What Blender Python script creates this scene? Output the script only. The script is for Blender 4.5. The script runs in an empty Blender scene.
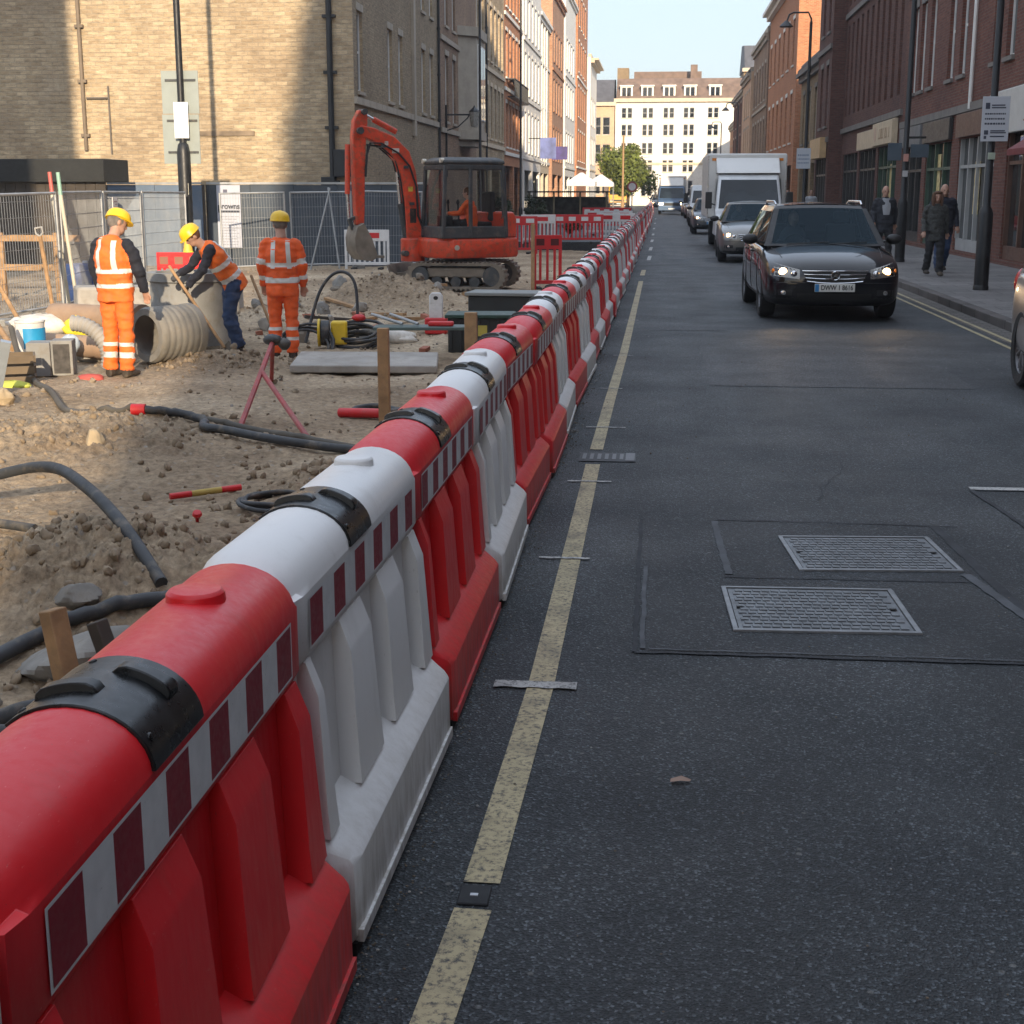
import bpy, bmesh, math, random
import numpy as np
from mathutils import Vector, Matrix, Euler
from mathutils.bvhtree import BVHTree
random.seed(7)
rng = np.random.default_rng(7)
SC = bpy.context.scene
COL = SC.collection
PI = math.pi
R = math.radians

# ---------------------------------------------------------------- mesh builder
class MB:
    def __init__(s):
        s.v = []; s.f = []; s.m = []
    def add(s, vs, fs, m=0):
        o = len(s.v)
        s.v += [tuple(p) for p in vs]
        for i, f in enumerate(fs):
            s.f.append(tuple(o + k for k in f))
            s.m.append(m[i] if isinstance(m, list) else m)
        return s
    def quad(s, a, b, c, d, m=0):
        return s.add([a, b, c, d], [(0, 1, 2, 3)], m)
    def box(s, x0, x1, y0, y1, z0, z1, m=0, M=None):
        vs = [(x0,y0,z0),(x1,y0,z0),(x1,y1,z0),(x0,y1,z0),(x0,y0,z1),(x1,y0,z1),(x1,y1,z1),(x0,y1,z1)]
        if M is not None: vs = [M @ Vector(p) for p in vs]
        return s.add(vs, [(3,2,1,0),(4,5,6,7),(0,1,5,4),(1,2,6,5),(2,3,7,6),(3,0,4,7)], m)
    def bar(s, p0, p1, w, h, m=0, up=(0,0,1)):
        p0 = Vector(p0); p1 = Vector(p1); d = (p1 - p0); L = d.length; d.normalize()
        u = Vector(up)
        if abs(d.dot(u)) > .98: u = Vector((0,1,0))
        x = d.cross(u).normalized(); z = x.cross(d)
        vs = []
        for p in (p0, p1):
            for a, b in ((-1,-1),(1,-1),(1,1),(-1,1)):
                vs.append(p + x*(a*w/2) + z*(b*h/2))
        return s.add(vs, [(0,1,2,3),(7,6,5,4),(0,4,5,1),(1,5,6,2),(2,6,7,3),(3,7,4,0)], m)
    def tube(s, path, r, n=8, m=0, cap=True):
        P = [Vector(p) for p in path]; N = len(P)
        rs = r if isinstance(r, (list, tuple)) else [r]*N
        T = []
        for i in range(N):
            t = P[min(i+1, N-1)] - P[max(i-1, 0)]
            T.append(t.normalized() if t.length > 1e-9 else Vector((0,0,1)))
        u = Vector((0,0,1)) if abs(T[0].z) < .9 else Vector((1,0,0))
        x = T[0].cross(u).normalized()
        vs = []
        for i in range(N):
            x = (x - T[i]*x.dot(T[i])).normalized(); y = T[i].cross(x)
            for k in range(n):
                a = 2*PI*k/n
                vs.append(P[i] + (x*math.cos(a) + y*math.sin(a))*rs[i])
        fs = []
        for i in range(N-1):
            for k in range(n):
                k2 = (k+1) % n
                fs.append((i*n+k, i*n+k2, (i+1)*n+k2, (i+1)*n+k))
        if cap:
            fs.append(tuple(range(n-1, -1, -1))); fs.append(tuple((N-1)*n+k for k in range(n)))
        return s.add(vs, fs, m)
    def cyl(s, p0, p1, r0, r1=None, n=12, m=0, cap=True):
        return s.tube([p0, p1], [r0, r0 if r1 is None else r1], n, m, cap)
    def lathe(s, prof, n=16, m=0, M=None):
        vs = []; fs = []; ms = []
        for r, z in prof:
            for k in range(n):
                a = 2*PI*k/n
                vs.append(Vector((r*math.cos(a), r*math.sin(a), z)))
        for i in range(len(prof)-1):
            for k in range(n):
                k2 = (k+1) % n
                fs.append((i*n+k, i*n+k2, (i+1)*n+k2, (i+1)*n+k))
                ms.append(m[i] if isinstance(m, list) else m)
        if M is not None: vs = [M @ p for p in vs]
        return s.add(vs, fs, ms)
    def loft(s, rings, m=0, cap=True, closed=True):
        n = len(rings[0]); vs = [p for r in rings for p in r]; fs = []; ms = []
        for i in range(len(rings)-1):
            for k in range(n if closed else n-1):
                k2 = (k+1) % n
                fs.append((i*n+k, i*n+k2, (i+1)*n+k2, (i+1)*n+k)); ms.append(m[i] if isinstance(m, list) else m)
        if cap:
            fs.append(tuple(range(n-1, -1, -1))); ms.append(m[0] if isinstance(m, list) else m)
            fs.append(tuple((len(rings)-1)*n+k for k in range(n))); ms.append(m[-1] if isinstance(m, list) else m)
        return s.add(vs, fs, ms)
    def prism(s, poly, fn0, fn1, m=0):
        a = [fn0(*p) for p in poly]; b = [fn1(*p) for p in poly]
        return s.loft([a, b], m)
    def ell(s, c, rx, ry, rz, n=12, k=8, m=0, M=None, jit=0):
        vs = []; fs = []
        for i in range(k+1):
            t = PI*i/k
            for j in range(n):
                a = 2*PI*j/n
                q = 1 + (random.uniform(-jit, jit) if jit else 0)
                p = Vector((rx*math.sin(t)*math.cos(a)*q, ry*math.sin(t)*math.sin(a)*q, rz*math.cos(t)*q))
                if M is not None: p = M @ p
                vs.append(p + Vector(c))
        for i in range(k):
            for j in range(n):
                j2 = (j+1) % n
                fs.append((i*n+j, (i+1)*n+j, (i+1)*n+j2, i*n+j2))
        return s.add(vs, fs, m)
    def mesh(s, name, mats, smooth=None):
        me = bpy.data.meshes.new(name)
        me.from_pydata(s.v, [], s.f)
        if not isinstance(mats, (list, tuple)): mats = [mats]
        for mt in mats: me.materials.append(mt)
        me.polygons.foreach_set('material_index', s.m)
        bm = bmesh.new(); bm.from_mesh(me)
        bmesh.ops.remove_doubles(bm, verts=bm.verts, dist=1e-5)
        uv = bm.loops.layers.uv.new('m')
        for f in bm.faces:
            n = f.normal; ax = max(range(3), key=lambda i: abs(n[i]))
            for l in f.loops:
                c = l.vert.co
                l[uv].uv = (c.y, c.z) if ax == 0 else ((c.x, c.z) if ax == 1 else (c.x, c.y))
        bm.to_mesh(me); bm.free()
        if smooth is not None:
            me.shade_smooth()
            me.set_sharp_from_angle(angle=R(smooth))
        return me
    def build(s, name, mats, parent=None, bevel=0, seg=2, smooth=None, sub=0, loc=None, rot=None):
        me = s.mesh(name, mats, smooth if not bevel else (smooth or 50))
        return link(name, me, parent, bevel, seg, sub, loc, rot)

def link(name, me, parent=None, bevel=0, seg=2, sub=0, loc=None, rot=None):
    o = bpy.data.objects.new(name, me); COL.objects.link(o)
    if parent is not None: o.parent = parent
    if loc is not None: o.location = loc
    if rot is not None: o.rotation_euler = rot
    if sub:
        md = o.modifiers.new('sub', 'SUBSURF'); md.levels = sub; md.render_levels = sub
    if bevel:
        md = o.modifiers.new('bev', 'BEVEL'); md.width = bevel; md.segments = seg; md.limit_method = 'ANGLE'; md.angle_limit = R(35)
    return o

def tag(o, label=None, cat=None, group=None, kind=None):
    if label: o['label'] = label
    if cat: o['category'] = cat
    if group: o['group'] = group
    if kind: o['kind'] = kind
    return o
def thing(name, label, cat, loc=(0,0,0), rz=0, group=None):
    o = bpy.data.objects.new(name, None); COL.objects.link(o)
    o.empty_display_size = .1
    o.location = loc; o.rotation_euler = (0, 0, rz)
    return tag(o, label, cat, group)
def copy_tree(o, parent=None):
    c = o.copy(); COL.objects.link(c)
    if parent is not None: c.parent = parent
    for ch in list(o.children): copy_tree(ch, c)
    return c
def struct(mb, name, mats, **k):
    return tag(mb.build(name, mats, **k), kind='structure')
def text_obj(txt, size, mt, parent, loc, rot, name='lettering', depth=.002, bold=0, squeeze=1):
    cu = bpy.data.curves.new('t', 'FONT'); cu.body = txt; cu.size = size; cu.align_x = 'CENTER'; cu.align_y = 'CENTER'; cu.extrude = depth; cu.offset = bold
    to = bpy.data.objects.new('t', cu); COL.objects.link(to)
    dg = bpy.context.evaluated_depsgraph_get()
    me = bpy.data.meshes.new_from_object(to.evaluated_get(dg))
    bpy.data.objects.remove(to)
    me.materials.clear(); me.materials.append(mt)
    o = link(name, me, parent, loc=loc, rot=rot); o.scale = (squeeze, 1, 1)
    return o

# ---------------------------------------------------------------- materials
MAT = {}
def nt(name):
    m = bpy.data.materials.new(name); m.use_nodes = True
    t = m.node_tree; b = t.nodes['Principled BSDF']
    return m, t, b
def nd(t, typ, **k):
    n = t.nodes.new(typ)
    for a, v in k.items():
        if a.startswith('_'): setattr(n, a[1:], v)
        else: n.inputs[a.replace('_', ' ')].default_value = v
    return n
def ramp(t, fac, stops):
    r = t.nodes.new('ShaderNodeValToRGB'); e = r.color_ramp.elements
    while len(e) < len(stops): e.new(.5)
    for i, (p, c) in enumerate(stops):
        e[i].position = p; e[i].color = (*c, 1) if len(c) == 3 else c
    t.links.new(fac, r.inputs[0]); return r.outputs[0]
def mix(t, fac, a, b, mode='MIX'):
    m = t.nodes.new('ShaderNodeMix'); m.data_type = 'RGBA'; m.blend_type = mode
    for sock, v in ((m.inputs[0], fac), (m.inputs[6], a), (m.inputs[7], b)):
        if hasattr(v, 'links'): t.links.new(v, sock)
        elif isinstance(v, (int, float)): sock.default_value = v
        else: sock.default_value = (*v, 1)
    return m.outputs[2]
def obj_coord(t): return t.nodes.new('ShaderNodeTexCoord').outputs['Object']
def noise(t, vec, scale, detail=4, rough=.55, out=0):
    n = t.nodes.new('ShaderNodeTexNoise'); n.inputs['Scale'].default_value = scale; n.inputs['Detail'].default_value = detail; n.inputs['Roughness'].default_value = rough
    if vec is not None: t.links.new(vec, n.inputs['Vector'])
    return n.outputs[out]
def bump(t, b, h, strength, dist=.01):
    n = t.nodes.new('ShaderNodeBump'); n.inputs['Strength'].default_value = strength; n.inputs['Distance'].default_value = dist
    t.links.new(h, n.inputs['Height']); t.links.new(n.outputs[0], b.inputs['Normal'])
def plain(name, c, rough=.5, metal=0, var=.15, vs=3., bmp=0, bs=60., spec=.5, coat=0, dirt=None, da=.4):
    """base colour with blotchy variation and optional dirt patches"""
    if name in MAT: return MAT[name]
    m, t, b = nt(name)
    oc = obj_coord(t)
    k = noise(t, oc, vs, 5)
    col = ramp(t, k, [(.3, tuple(x*(1-var) for x in c)), (.7, tuple(min(1, x*(1+var)) for x in c))])
    if dirt is not None:
        d = ramp(t, noise(t, oc, vs*2.3, 8, .65), [(.5, (0,0,0)), (.72, (da,)*3)])
        col = mix(t, d, col, dirt)
    t.links.new(col, b.inputs['Base Color'])
    rr = ramp(t, noise(t, oc, vs*4, 4), [(.3, (max(.02, rough-.08),)*3), (.7, (min(1, rough+.1),)*3)])
    t.links.new(rr, b.inputs['Roughness'])
    b.inputs['Metallic'].default_value = metal
    b.inputs['Specular IOR Level'].default_value = spec
    b.inputs['Coat Weight'].default_value = coat
    b.inputs['Coat Roughness'].default_value = .06
    if bmp: bump(t, b, noise(t, oc, bs, 5), bmp)
    MAT[name] = m; return m
def emit(name, c, s):
    if name in MAT: return MAT[name]
    m, t, b = nt(name)
    b.inputs['Base Color'].default_value = (*c, 1); b.inputs['Emission Color'].default_value = (*c, 1); b.inputs['Emission Strength'].default_value = s
    MAT[name] = m; return m
def brick(name, c1, c2, mortar, w=.225, h=.075, stain=(.1,.08,.06), sa=.5, bm=.5, msize=.012, big=.35, pale=None):
    if name in MAT: return MAT[name]
    m, t, b = nt(name)
    uv = t.nodes.new('ShaderNodeUVMap'); uv.uv_map = 'm'; u = uv.outputs[0]
    br = t.nodes.new('ShaderNodeTexBrick')
    br.inputs['Scale'].default_value = 1; br.inputs['Brick Width'].default_value = w; br.inputs['Row Height'].default_value = h
    br.inputs['Mortar Size'].default_value = msize; br.inputs['Mortar Smooth'].default_value = .4; br.inputs['Bias'].default_value = 0
    for i, c in (('Color1', c1), ('Color2', c2), ('Mortar', mortar)): br.inputs[i].default_value = (*c, 1)
    t.links.new(u, br.inputs['Vector'])
    col = br.outputs[0]
    # per-patch tone
    st = t.nodes.new('ShaderNodeMapping'); st.inputs['Scale'].default_value = (2.2, 9, 1); t.links.new(u, st.inputs[0])
    p = ramp(t, noise(t, st.outputs[0], 1.6, 3, .7), [(.32, (.55,)*3), (.5, (1,)*3), (.68, (1.22,)*3)])
    col = mix(t, .75, col, p, 'MULTIPLY')
    n2 = ramp(t, noise(t, u, big, 6, .6), [(.42, (0,0,0)), (.75, (sa,)*3)])
    col = mix(t, n2, col, stain)
    if pale is not None:
        n3 = ramp(t, noise(t, u, .9, 6, .7), [(.55, (0,0,0)), (.75, (.5,)*3)])
        col = mix(t, n3, col, pale)
    n4 = ramp(t, noise(t, u, 26, 4, .7), [(.3, (.8,)*3), (.7, (1.15,)*3)])
    col = mix(t, .8, col, n4, 'MULTIPLY')
    t.links.new(col, b.inputs['Base Color'])
    b.inputs['Roughness'].default_value = .88
    b.inputs['Specular IOR Level'].default_value = .25
    hh = mix(t, .3, br.outputs['Fac'], noise(t, u, 40, 4))
    inv = nd(t, 'ShaderNodeInvert'); t.links.new(hh, inv.inputs['Color'])
    bump(t, b, inv.outputs[0], bm, .012)
    MAT[name] = m; return m
def stucco(name, c, stain=(.25,.2,.15), sa=.35, rough=.8):
    if name in MAT: return MAT[name]
    m, t, b = nt(name)
    uv = t.nodes.new('ShaderNodeUVMap'); uv.uv_map = 'm'; u = uv.outputs[0]
    mp = t.nodes.new('ShaderNodeMapping'); mp.inputs['Scale'].default_value = (1.6, .25, 1); t.links.new(u, mp.inputs[0])
    k = ramp(t, noise(t, mp.outputs[0], 1.2, 7, .65), [(.45, (0,0,0)), (.78, (sa,)*3)])
    col = mix(t, k, c, stain)
    n4 = ramp(t, noise(t, u, 2.5, 6, .7), [(.3, (.86,)*3), (.7, (1.06,)*3)])
    col = mix(t, 1, col, n4, 'MULTIPLY')
    t.links.new(col, b.inputs['Base Color']); b.inputs['Roughness'].default_value = rough
    bump(t, b, noise(t, u, 30, 5), .15, .01)
    MAT[name] = m; return m
def glass_dark(name, c=(.012,.016,.02), rough=.04, spec=.7):
    if name in MAT: return MAT[name]
    m, t, b = nt(name)
    oc = obj_coord(t)
    col = ramp(t, noise(t, oc, .7, 2), [(.35, tuple(x*.5 for x in c)), (.65, tuple(x*1.8 for x in c))])
    t.links.new(col, b.inputs['Base Color'])
    b.inputs['Roughness'].default_value = rough; b.inputs['Specular IOR Level'].default_value = spec
    bump(t, b, noise(t, oc, 1.1, 2), .06, .05)
    MAT[name] = m; return m
def glass_clear(name, tint=(.45,.52,.52), gl=.04, ior=1.5, gcol=(1,1,1)):
    if name in MAT: return MAT[name]
    m, t, b = nt(name)
    t.nodes.remove(b)
    tr = nd(t, 'ShaderNodeBsdfTransparent'); tr.inputs[0].default_value = (*tint, 1)
    g = nd(t, 'ShaderNodeBsdfGlossy'); g.inputs['Roughness'].default_value = gl; g.inputs[0].default_value = (*gcol, 1)
    fr = nd(t, 'ShaderNodeFresnel'); fr.inputs[0].default_value = ior
    mx = nd(t, 'ShaderNodeMixShader')
    t.links.new(fr.outputs[0], mx.inputs[0]); t.links.new(tr.outputs[0], mx.inputs[1]); t.links.new(g.outputs[0], mx.inputs[2])
    t.links.new(mx.outputs[0], t.nodes['Material Output'].inputs[0])
    MAT[name] = m; return m

# numpy value noise -------------------------------------------------------
_perm = rng.random((256, 256))
def vnoise(x, y):
    xi = np.floor(x).astype(int); yi = np.floor(y).astype(int)
    fx = x - xi; fy = y - yi
    fx = fx*fx*(3-2*fx); fy = fy*fy*(3-2*fy)
    g = lambda a, b: _perm[a & 255, b & 255]
    return (g(xi,yi)*(1-fx)+g(xi+1,yi)*fx)*(1-fy) + (g(xi,yi+1)*(1-fx)+g(xi+1,yi+1)*fx)*fy - .5
def fbm(x, y, sc, o=4, r=.5):
    s = 0; a = 1
    for i in range(o):
        s = s + a*vnoise(x*sc + 17.3*i, y*sc + 9.1*i); sc *= 2.03; a *= r
    return s
# ---------------------------------------------------------------- camera, sun, sky
CAM_H = 1.75; FPX = 1422.
PITCH = math.atan(320/FPX); YAW = math.atan(148*math.cos(PITCH)/FPX)
cd = bpy.data.cameras.new('camera'); cam = bpy.data.objects.new('camera', cd); COL.objects.link(cam)
cd.sensor_width = 36; cd.lens = 36*FPX/1024; cd.clip_start = .05; cd.clip_end = 5000
cam.location = (0, 0, CAM_H); cam.rotation_euler = (PI/2 - PITCH, 0, YAW)
SC.camera = cam
SUN_EL = R(16); SUN_H = Vector((.215, -.977, 0)).normalized()   # towards the sun
sun_dir = Vector((SUN_H.x*math.cos(SUN_EL), SUN_H.y*math.cos(SUN_EL), math.sin(SUN_EL)))
sl = bpy.data.lights.new('sun', 'SUN'); sl.energy = 5.0; sl.angle = R(.5); sl.color = (1, .82, .60)
so = bpy.data.objects.new('sun', sl); COL.objects.link(so)
so.rotation_euler = (-sun_dir).to_track_quat('-Z', 'Y').to_euler()
w = bpy.data.worlds.new('World'); SC.world = w; w.use_nodes = True
wt = w.node_tree; bg = wt.nodes['Background']
sky = wt.nodes.new('ShaderNodeTexSky'); sky.sky_type = 'NISHITA'; sky.sun_disc = False
sky.sun_elevation = SUN_EL; sky.sun_rotation = math.atan2(SUN_H.x, SUN_H.y)
sky.altitude = 0; sky.air_density = 1.0; sky.dust_density = .6; sky.ozone_density = 2.0
wt.links.new(sky.outputs[0], bg.inputs[0]); bg.inputs[1].default_value = .05
# pale haze veil added to the sky, brighter overhead to lift the shade
bg2 = wt.nodes.new('ShaderNodeBackground'); bg2.inputs[1].default_value = 1.0
tc = wt.nodes.new('ShaderNodeTexCoord'); sxyz = wt.nodes.new('ShaderNodeSeparateXYZ'); wt.links.new(tc.outputs['Generated'], sxyz.inputs[0])
vr = ramp(wt, sxyz.outputs[2], [(0, (.27,.285,.31)), (.22, (.40,.45,.53)), (1, (.78,.86,1.0))])
wt.links.new(vr, bg2.inputs[0])
addn = wt.nodes.new('ShaderNodeAddShader'); wt.links.new(bg.outputs[0], addn.inputs[0]); wt.links.new(bg2.outputs[0], addn.inputs[1])
wt.links.new(addn.outputs[0], wt.nodes['World Output'].inputs[0])
SC.view_settings.view_transform = 'Standard'; SC.view_settings.look = 'None'
SC.view_settings.exposure = 0.58; SC.view_settings.gamma = 1
SC.cycles.max_bounces = 6; SC.cycles.diffuse_bounces = 3; SC.cycles.glossy_bounces = 3
SC.cycles.transparent_max_bounces = 12; SC.cycles.sample_clamp_indirect = 6

# ---------------------------------------------------------------- setting: ground, road, pavement
def asphalt_mat():
    m, t, b = nt('asphalt'); oc = obj_coord(t)
    base = ramp(t, noise(t, oc, .55, 6, .6), [(.30, (.022,.026,.031)), (.5, (.039,.045,.050)), (.72, (.062,.067,.072))])
    mp = t.nodes.new('ShaderNodeMapping'); mp.inputs['Scale'].default_value = (1.8, .06, 1); t.links.new(oc, mp.inputs[0])
    tr = ramp(t, noise(t, mp.outputs[0], 1, 4, .5), [(.33, (.72,)*3), (.65, (1.2,)*3)])     # wheel-track wear along the street
    base = mix(t, .8, base, tr, 'MULTIPLY')
    vo = t.nodes.new('ShaderNodeTexVoronoi'); vo.inputs['Scale'].default_value = 140; t.links.new(oc, vo.inputs['Vector'])
    sep = t.nodes.new('ShaderNodeSeparateColor'); t.links.new(vo.outputs['Color'], sep.inputs[0])
    st = ramp(t, sep.outputs[0], [(.0, (.45,)*3), (.72, (1.0,)*3), (.9, (2.0,)*3), (1, (4.2,)*3)])
    col = mix(t, .85, base, st, 'MULTIPLY')
    vo2 = t.nodes.new('ShaderNodeTexVoronoi'); vo2.inputs['Scale'].default_value = 34; t.links.new(oc, vo2.inputs['Vector'])
    s2 = t.nodes.new('ShaderNodeSeparateColor'); t.links.new(vo2.outputs['Color'], s2.inputs[0])
    g = ramp(t, s2.outputs[1], [(.95, (0,0,0)), (.99, (.6,)*3)])
    dd = ramp(t, vo2.outputs['Distance'], [(.2, (1,)*3), (.34, (0,)*3)])
    col = mix(t, mix(t, 1, g, dd, 'MULTIPLY'), col, (.22,.22,.21))
    oil = ramp(t, noise(t, oc, .35, 5, .6), [(.6, (0,0,0)), (.75, (.35,)*3)])
    col = mix(t, oil, col, (.02,.021,.024))
    t.links.new(col, b.inputs['Base Color'])
    rr = ramp(t, noise(t, oc, 1.2, 5), [(.3, (.55,)*3), (.7, (.72,)*3)])
    t.links.new(rr, b.inputs['Roughness']); b.inputs['Specular IOR Level'].default_value = .4
    h = mix(t, .5, vo.outputs['Distance'], noise(t, oc, 60, 6, .7))
    bump(t, b, h, 1.0, .013)
    return m
ASPH = asphalt_mat()
def patch_mat(k, name):
    m = ASPH.copy(); m.name = name
    return m
def paint_mat(name, c, wear=.5):
    m, t, b = nt(name); oc = obj_coord(t)
    k = ramp(t, noise(t, oc, 55, 5, .75), [(wear-.12, (0,0,0)), (wear+.04, (1,)*3)])
    k2 = ramp(t, noise(t, oc, 3.0, 4, .6), [(.25, (.25,)*3), (.5, (1,)*3)])
    f = mix(t, 1, k, k2, 'MULTIPLY')
    n = ramp(t, noise(t, oc, 9, 4), [(.3, tuple(x*.8 for x in c)), (.7, c)])
    t.links.new(mix(t, f, (.055,.056,.056), n), b.inputs['Base Color'])
    b.inputs['Roughness'].default_value = .7
    bump(t, b, noise(t, oc, 70, 5), .6, .006)
    return m
YEL = paint_mat('yellow_line_paint', (.50,.42,.25), .475)
YEL2 = paint_mat('yellow_line_paint_far', (.40,.34,.19), .44)
WHT = paint_mat('white_line_paint', (.5,.5,.48), .47)

def soil_mat(name, wet=0.):
    m, t, b = nt(name); oc = obj_coord(t)
    a = ramp(t, noise(t, oc, .5, 7, .62), [(.28, (.20,.145,.096)), (.5, (.36,.275,.185)), (.72, (.52,.42,.30))])
    v = ramp(t, noise(t, oc, 14, 6, .7), [(.3, (.5,)*3), (.52, (1,)*3), (.72, (1.5,)*3)])
    c = mix(t, .9, a, v, 'MULTIPLY')
    vo = t.nodes.new('ShaderNodeTexVoronoi'); vo.inputs['Scale'].default_value = 22; t.links.new(oc, vo.inputs['Vector'])
    sp = t.nodes.new('ShaderNodeSeparateColor'); t.links.new(vo.outputs['Color'], sp.inputs[0])
    g = ramp(t, sp.outputs[0], [(.86, (0,0,0)), (.9, (.75,)*3)])
    dd = ramp(t, vo.outputs['Distance'], [(.25, (1,)*3), (.4, (0,)*3)])
    c = mix(t, mix(t, 1, g, dd, 'MULTIPLY'), c, (.34,.31,.27))
    t.links.new(c, b.inputs['Base Color']); b.inputs['Roughness'].default_value = .95; b.inputs['Specular IOR Level'].default_value = .2
    h = mix(t, .5, noise(t, oc, 35, 7, .72), noise(t, oc, 9, 5, .6))
    bump(t, b, h, 1.0, .05)
    return m
SOIL = soil_mat('soil')

HEAPS = [(-2.95,7.0,.75,.8,.36,1.), (-4.7,11.2,1.1,1.1,.20,.8), (-4.95,26.2,1.35,1.0,.55,1.), (-5.1,16.9,.7,.6,.14,1.),
         (-7.4,13.2,1.0,1.0,.16,.6), (-2.2,9.6,.5,.9,.08,.6), (-6.4,23.5,1.6,1.3,.16,.9), (-2.0,5.0,.6,.7,.06,.9), (-7.5,20.2,1.3,1.2,.14,.7), (-2.6,23.0,1.2,2.5,.18,.9)]
def gh_arr(x, y):
    z = -.31 + .07*fbm(x, y, .35, 3) + .035*fbm(x, y, 1.7, 3)
    ro = np.full_like(z, .25)
    for hx, hy, sx, sy, h, r in HEAPS:
        wx = x + .25*fbm(x, y, 1.3, 3) ; wy = y + .25*fbm(y, x, 1.1, 3)
        g = np.exp(-(((wx-hx)/sx)**2 + ((wy-hy)/sy)**2)**1.15)
        z = z + h*g; ro = np.maximum(ro, r*np.clip(g*1.6, 0, 1))
    c = np.abs(fbm(x, y, 4.5, 5, .62))
    c2 = np.abs(fbm(x+3.1, y, 13, 4, .6)); c3 = fbm(x, y+1.7, 34, 3, .6)
    z = z + ro*(.12*(c-.15) + .050*(c2-.2)) + (.012*c3 + .014*fbm(x, y, 11, 3, .6))*(.35+ro)
    return z
def gh(x, y): return float(gh_arr(np.array([float(x)]), np.array([float(y)]))[0])

ys = [1.2]
while ys[-1] < 52: ys.append(ys[-1] + max(.018, ys[-1]*.0042))
ys = np.array(ys); xs_t = np.linspace(0, 1, 430)
V = []
for y in ys:
    xl = -1.25 - max(3.2, min(22, y*.62)); V.append(np.stack([-1.25 + (xl+1.25)*xs_t, np.full_like(xs_t, y)], 1))
V = np.concatenate(V); Z = gh_arr(V[:,0], V[:,1]); Z[V[:,0] > -1.27] = -.5
nx = len(xs_t); ny = len(ys)
me = bpy.data.meshes.new('excavated_ground')
idx = np.arange(nx*ny).reshape(ny, nx)
F = np.stack([idx[:-1,:-1], idx[1:,:-1], idx[1:,1:], idx[:-1,1:]], -1).reshape(-1, 4)[:, ::-1]
me.vertices.add(nx*ny); me.vertices.foreach_set('co', np.column_stack([V, Z]).astype(np.float32).ravel())
me.loops.add(F.size); me.loops.foreach_set('vertex_index', F.ravel().astype(np.int32))
me.polygons.add(len(F)); me.polygons.foreach_set('loop_start', np.arange(0, F.size, 4, dtype=np.int32))
me.update(calc_edges=True); me.validate(); me.shade_smooth(); me.materials.append(SOIL)
tag(link('excavated_ground', me), kind='structure')
me.flip_normals() if me.polygons[0].normal.z < 0 else None

b = MB(); b.quad((-900,-900,-.62),(900,-900,-.62),(900,1200,-.62),(-900,1200,-.62))
struct(b, 'ground', plain('far_ground', (.2,.17,.13), .95))
b = MB(); b.box(-1.24, 4.5, -60, 300, -.6, 0)
b.box(-9.2, -1.26, 52, 300, -.6, -.004)
b.box(-9.2, -1.26, -60, 1.0, -.6, -.004)
struct(b, 'road', ASPH)
PAVE = brick('paving', (.15,.145,.14), (.20,.19,.185), (.09,.088,.085), w=.75, h=.55, stain=(.07,.07,.07), sa=.5, bm=.3, msize=.012)
b = MB(); b.box(4.66, 8.2, -60, 200, -.6, .12); struct(b, 'pavement', PAVE)
b = MB()
y = -20.
while y < 120:
    b.box(4.5, 4.655, y+.005, y+.905, -.6, .122 + random.uniform(-.002,.002)); y += .91
struct(b, 'kerb', plain('kerb_stone', (.085,.075,.07), .8, var=.35, vs=1.2, bmp=.3), bevel=.012)
# drain channel of small setts beside the kerb
b = MB(); b.quad((4.14,-20,.004),(4.499,-20,.004),(4.499,160,.004),(4.14,160,.004))
struct(b, 'gutter', brick('gutter_setts', (.10,.092,.085), (.15,.14,.128), (.06,.058,.055), w=.2, h=.11, sa=.4, bm=.5))
def strip(b, pts, w, z):
    for i in range(len(pts)-1):
        p = Vector(pts[i]); q = Vector(pts[i+1]); d = (q-p).normalized(); n = Vector((-d.y, d.x))*w/2
        b.quad((*(p-n), z), (*(p+n), z), (*(q+n), z), (*(q-n), z)) if False else b.quad((p.x+n.x,p.y+n.y,z),(p.x-n.x,p.y-n.y,z),(q.x-n.x,q.y-n.y,z),(q.x+n.x,q.y+n.y,z))
b = MB(); strip(b, [(-.47,-3),(-.45,2.7),(-.425,3.22)], .095, .004); strip(b, [(-.42,3.36),(-.39,4.9),(-.395,8.2),(-.40,9.2)], .095, .004)
strip(b, [(-.40,9.75),(-.39,12.0),(-.36,16),(-.34,29)], .09, .004); strip(b, [(-.34,31),(-.33,33.2)], .1, .004)
struct(b, 'yellow_line', YEL)
b = MB(); strip(b, [(4.03,-20),(4.03,150)], .055, .005); strip(b, [(4.21,-20),(4.21,150)], .055, .009)
struct(b, 'double_yellow_lines', YEL2)
b = MB()
for y, x0, x1, w_ in ((4.88,-.56,-.26,.07),(6.72,-.55,-.3,.03),(8.62,-.53,-.26,.03),(10.7,-.52,-.22,.025),(12.9,-.5,-.3,.025),(15.6,-.47,-.25,.025),(20,-.45,-.25,.03)):
    n = 9
    for i in range(n):     # ragged ends and slight wobble of a hand-sprayed tick
        xa = x0 + (x1-x0)*i/n; xb = x0 + (x1-x0)*(i+1)/n
        wa = wb = w_/2
        b.quad((xa,y-wa+.006*math.sin(i*2.1+y),.008),(xb,y-wb+.006*math.sin(i*2.1+2.1+y),.008),(xb,y+wb,.008),(xa,y+wa,.008))
for y in (38,44.5,52,60,70,82,96): strip(b, [(-.26,y),(-.24,y+2.6)], .1, .005)
b.quad((1.9,8.60,.005),(2.6,8.60,.005),(2.6,8.69,.005),(1.9,8.69,.005))
struct(b, 'white_road_marks', WHT)
b = MB()
b.quad((-.50,9.30,.006),(-.12,9.30,.006),(-.12,9.62,.006),(-.50,9.62,.006), 0)
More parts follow.
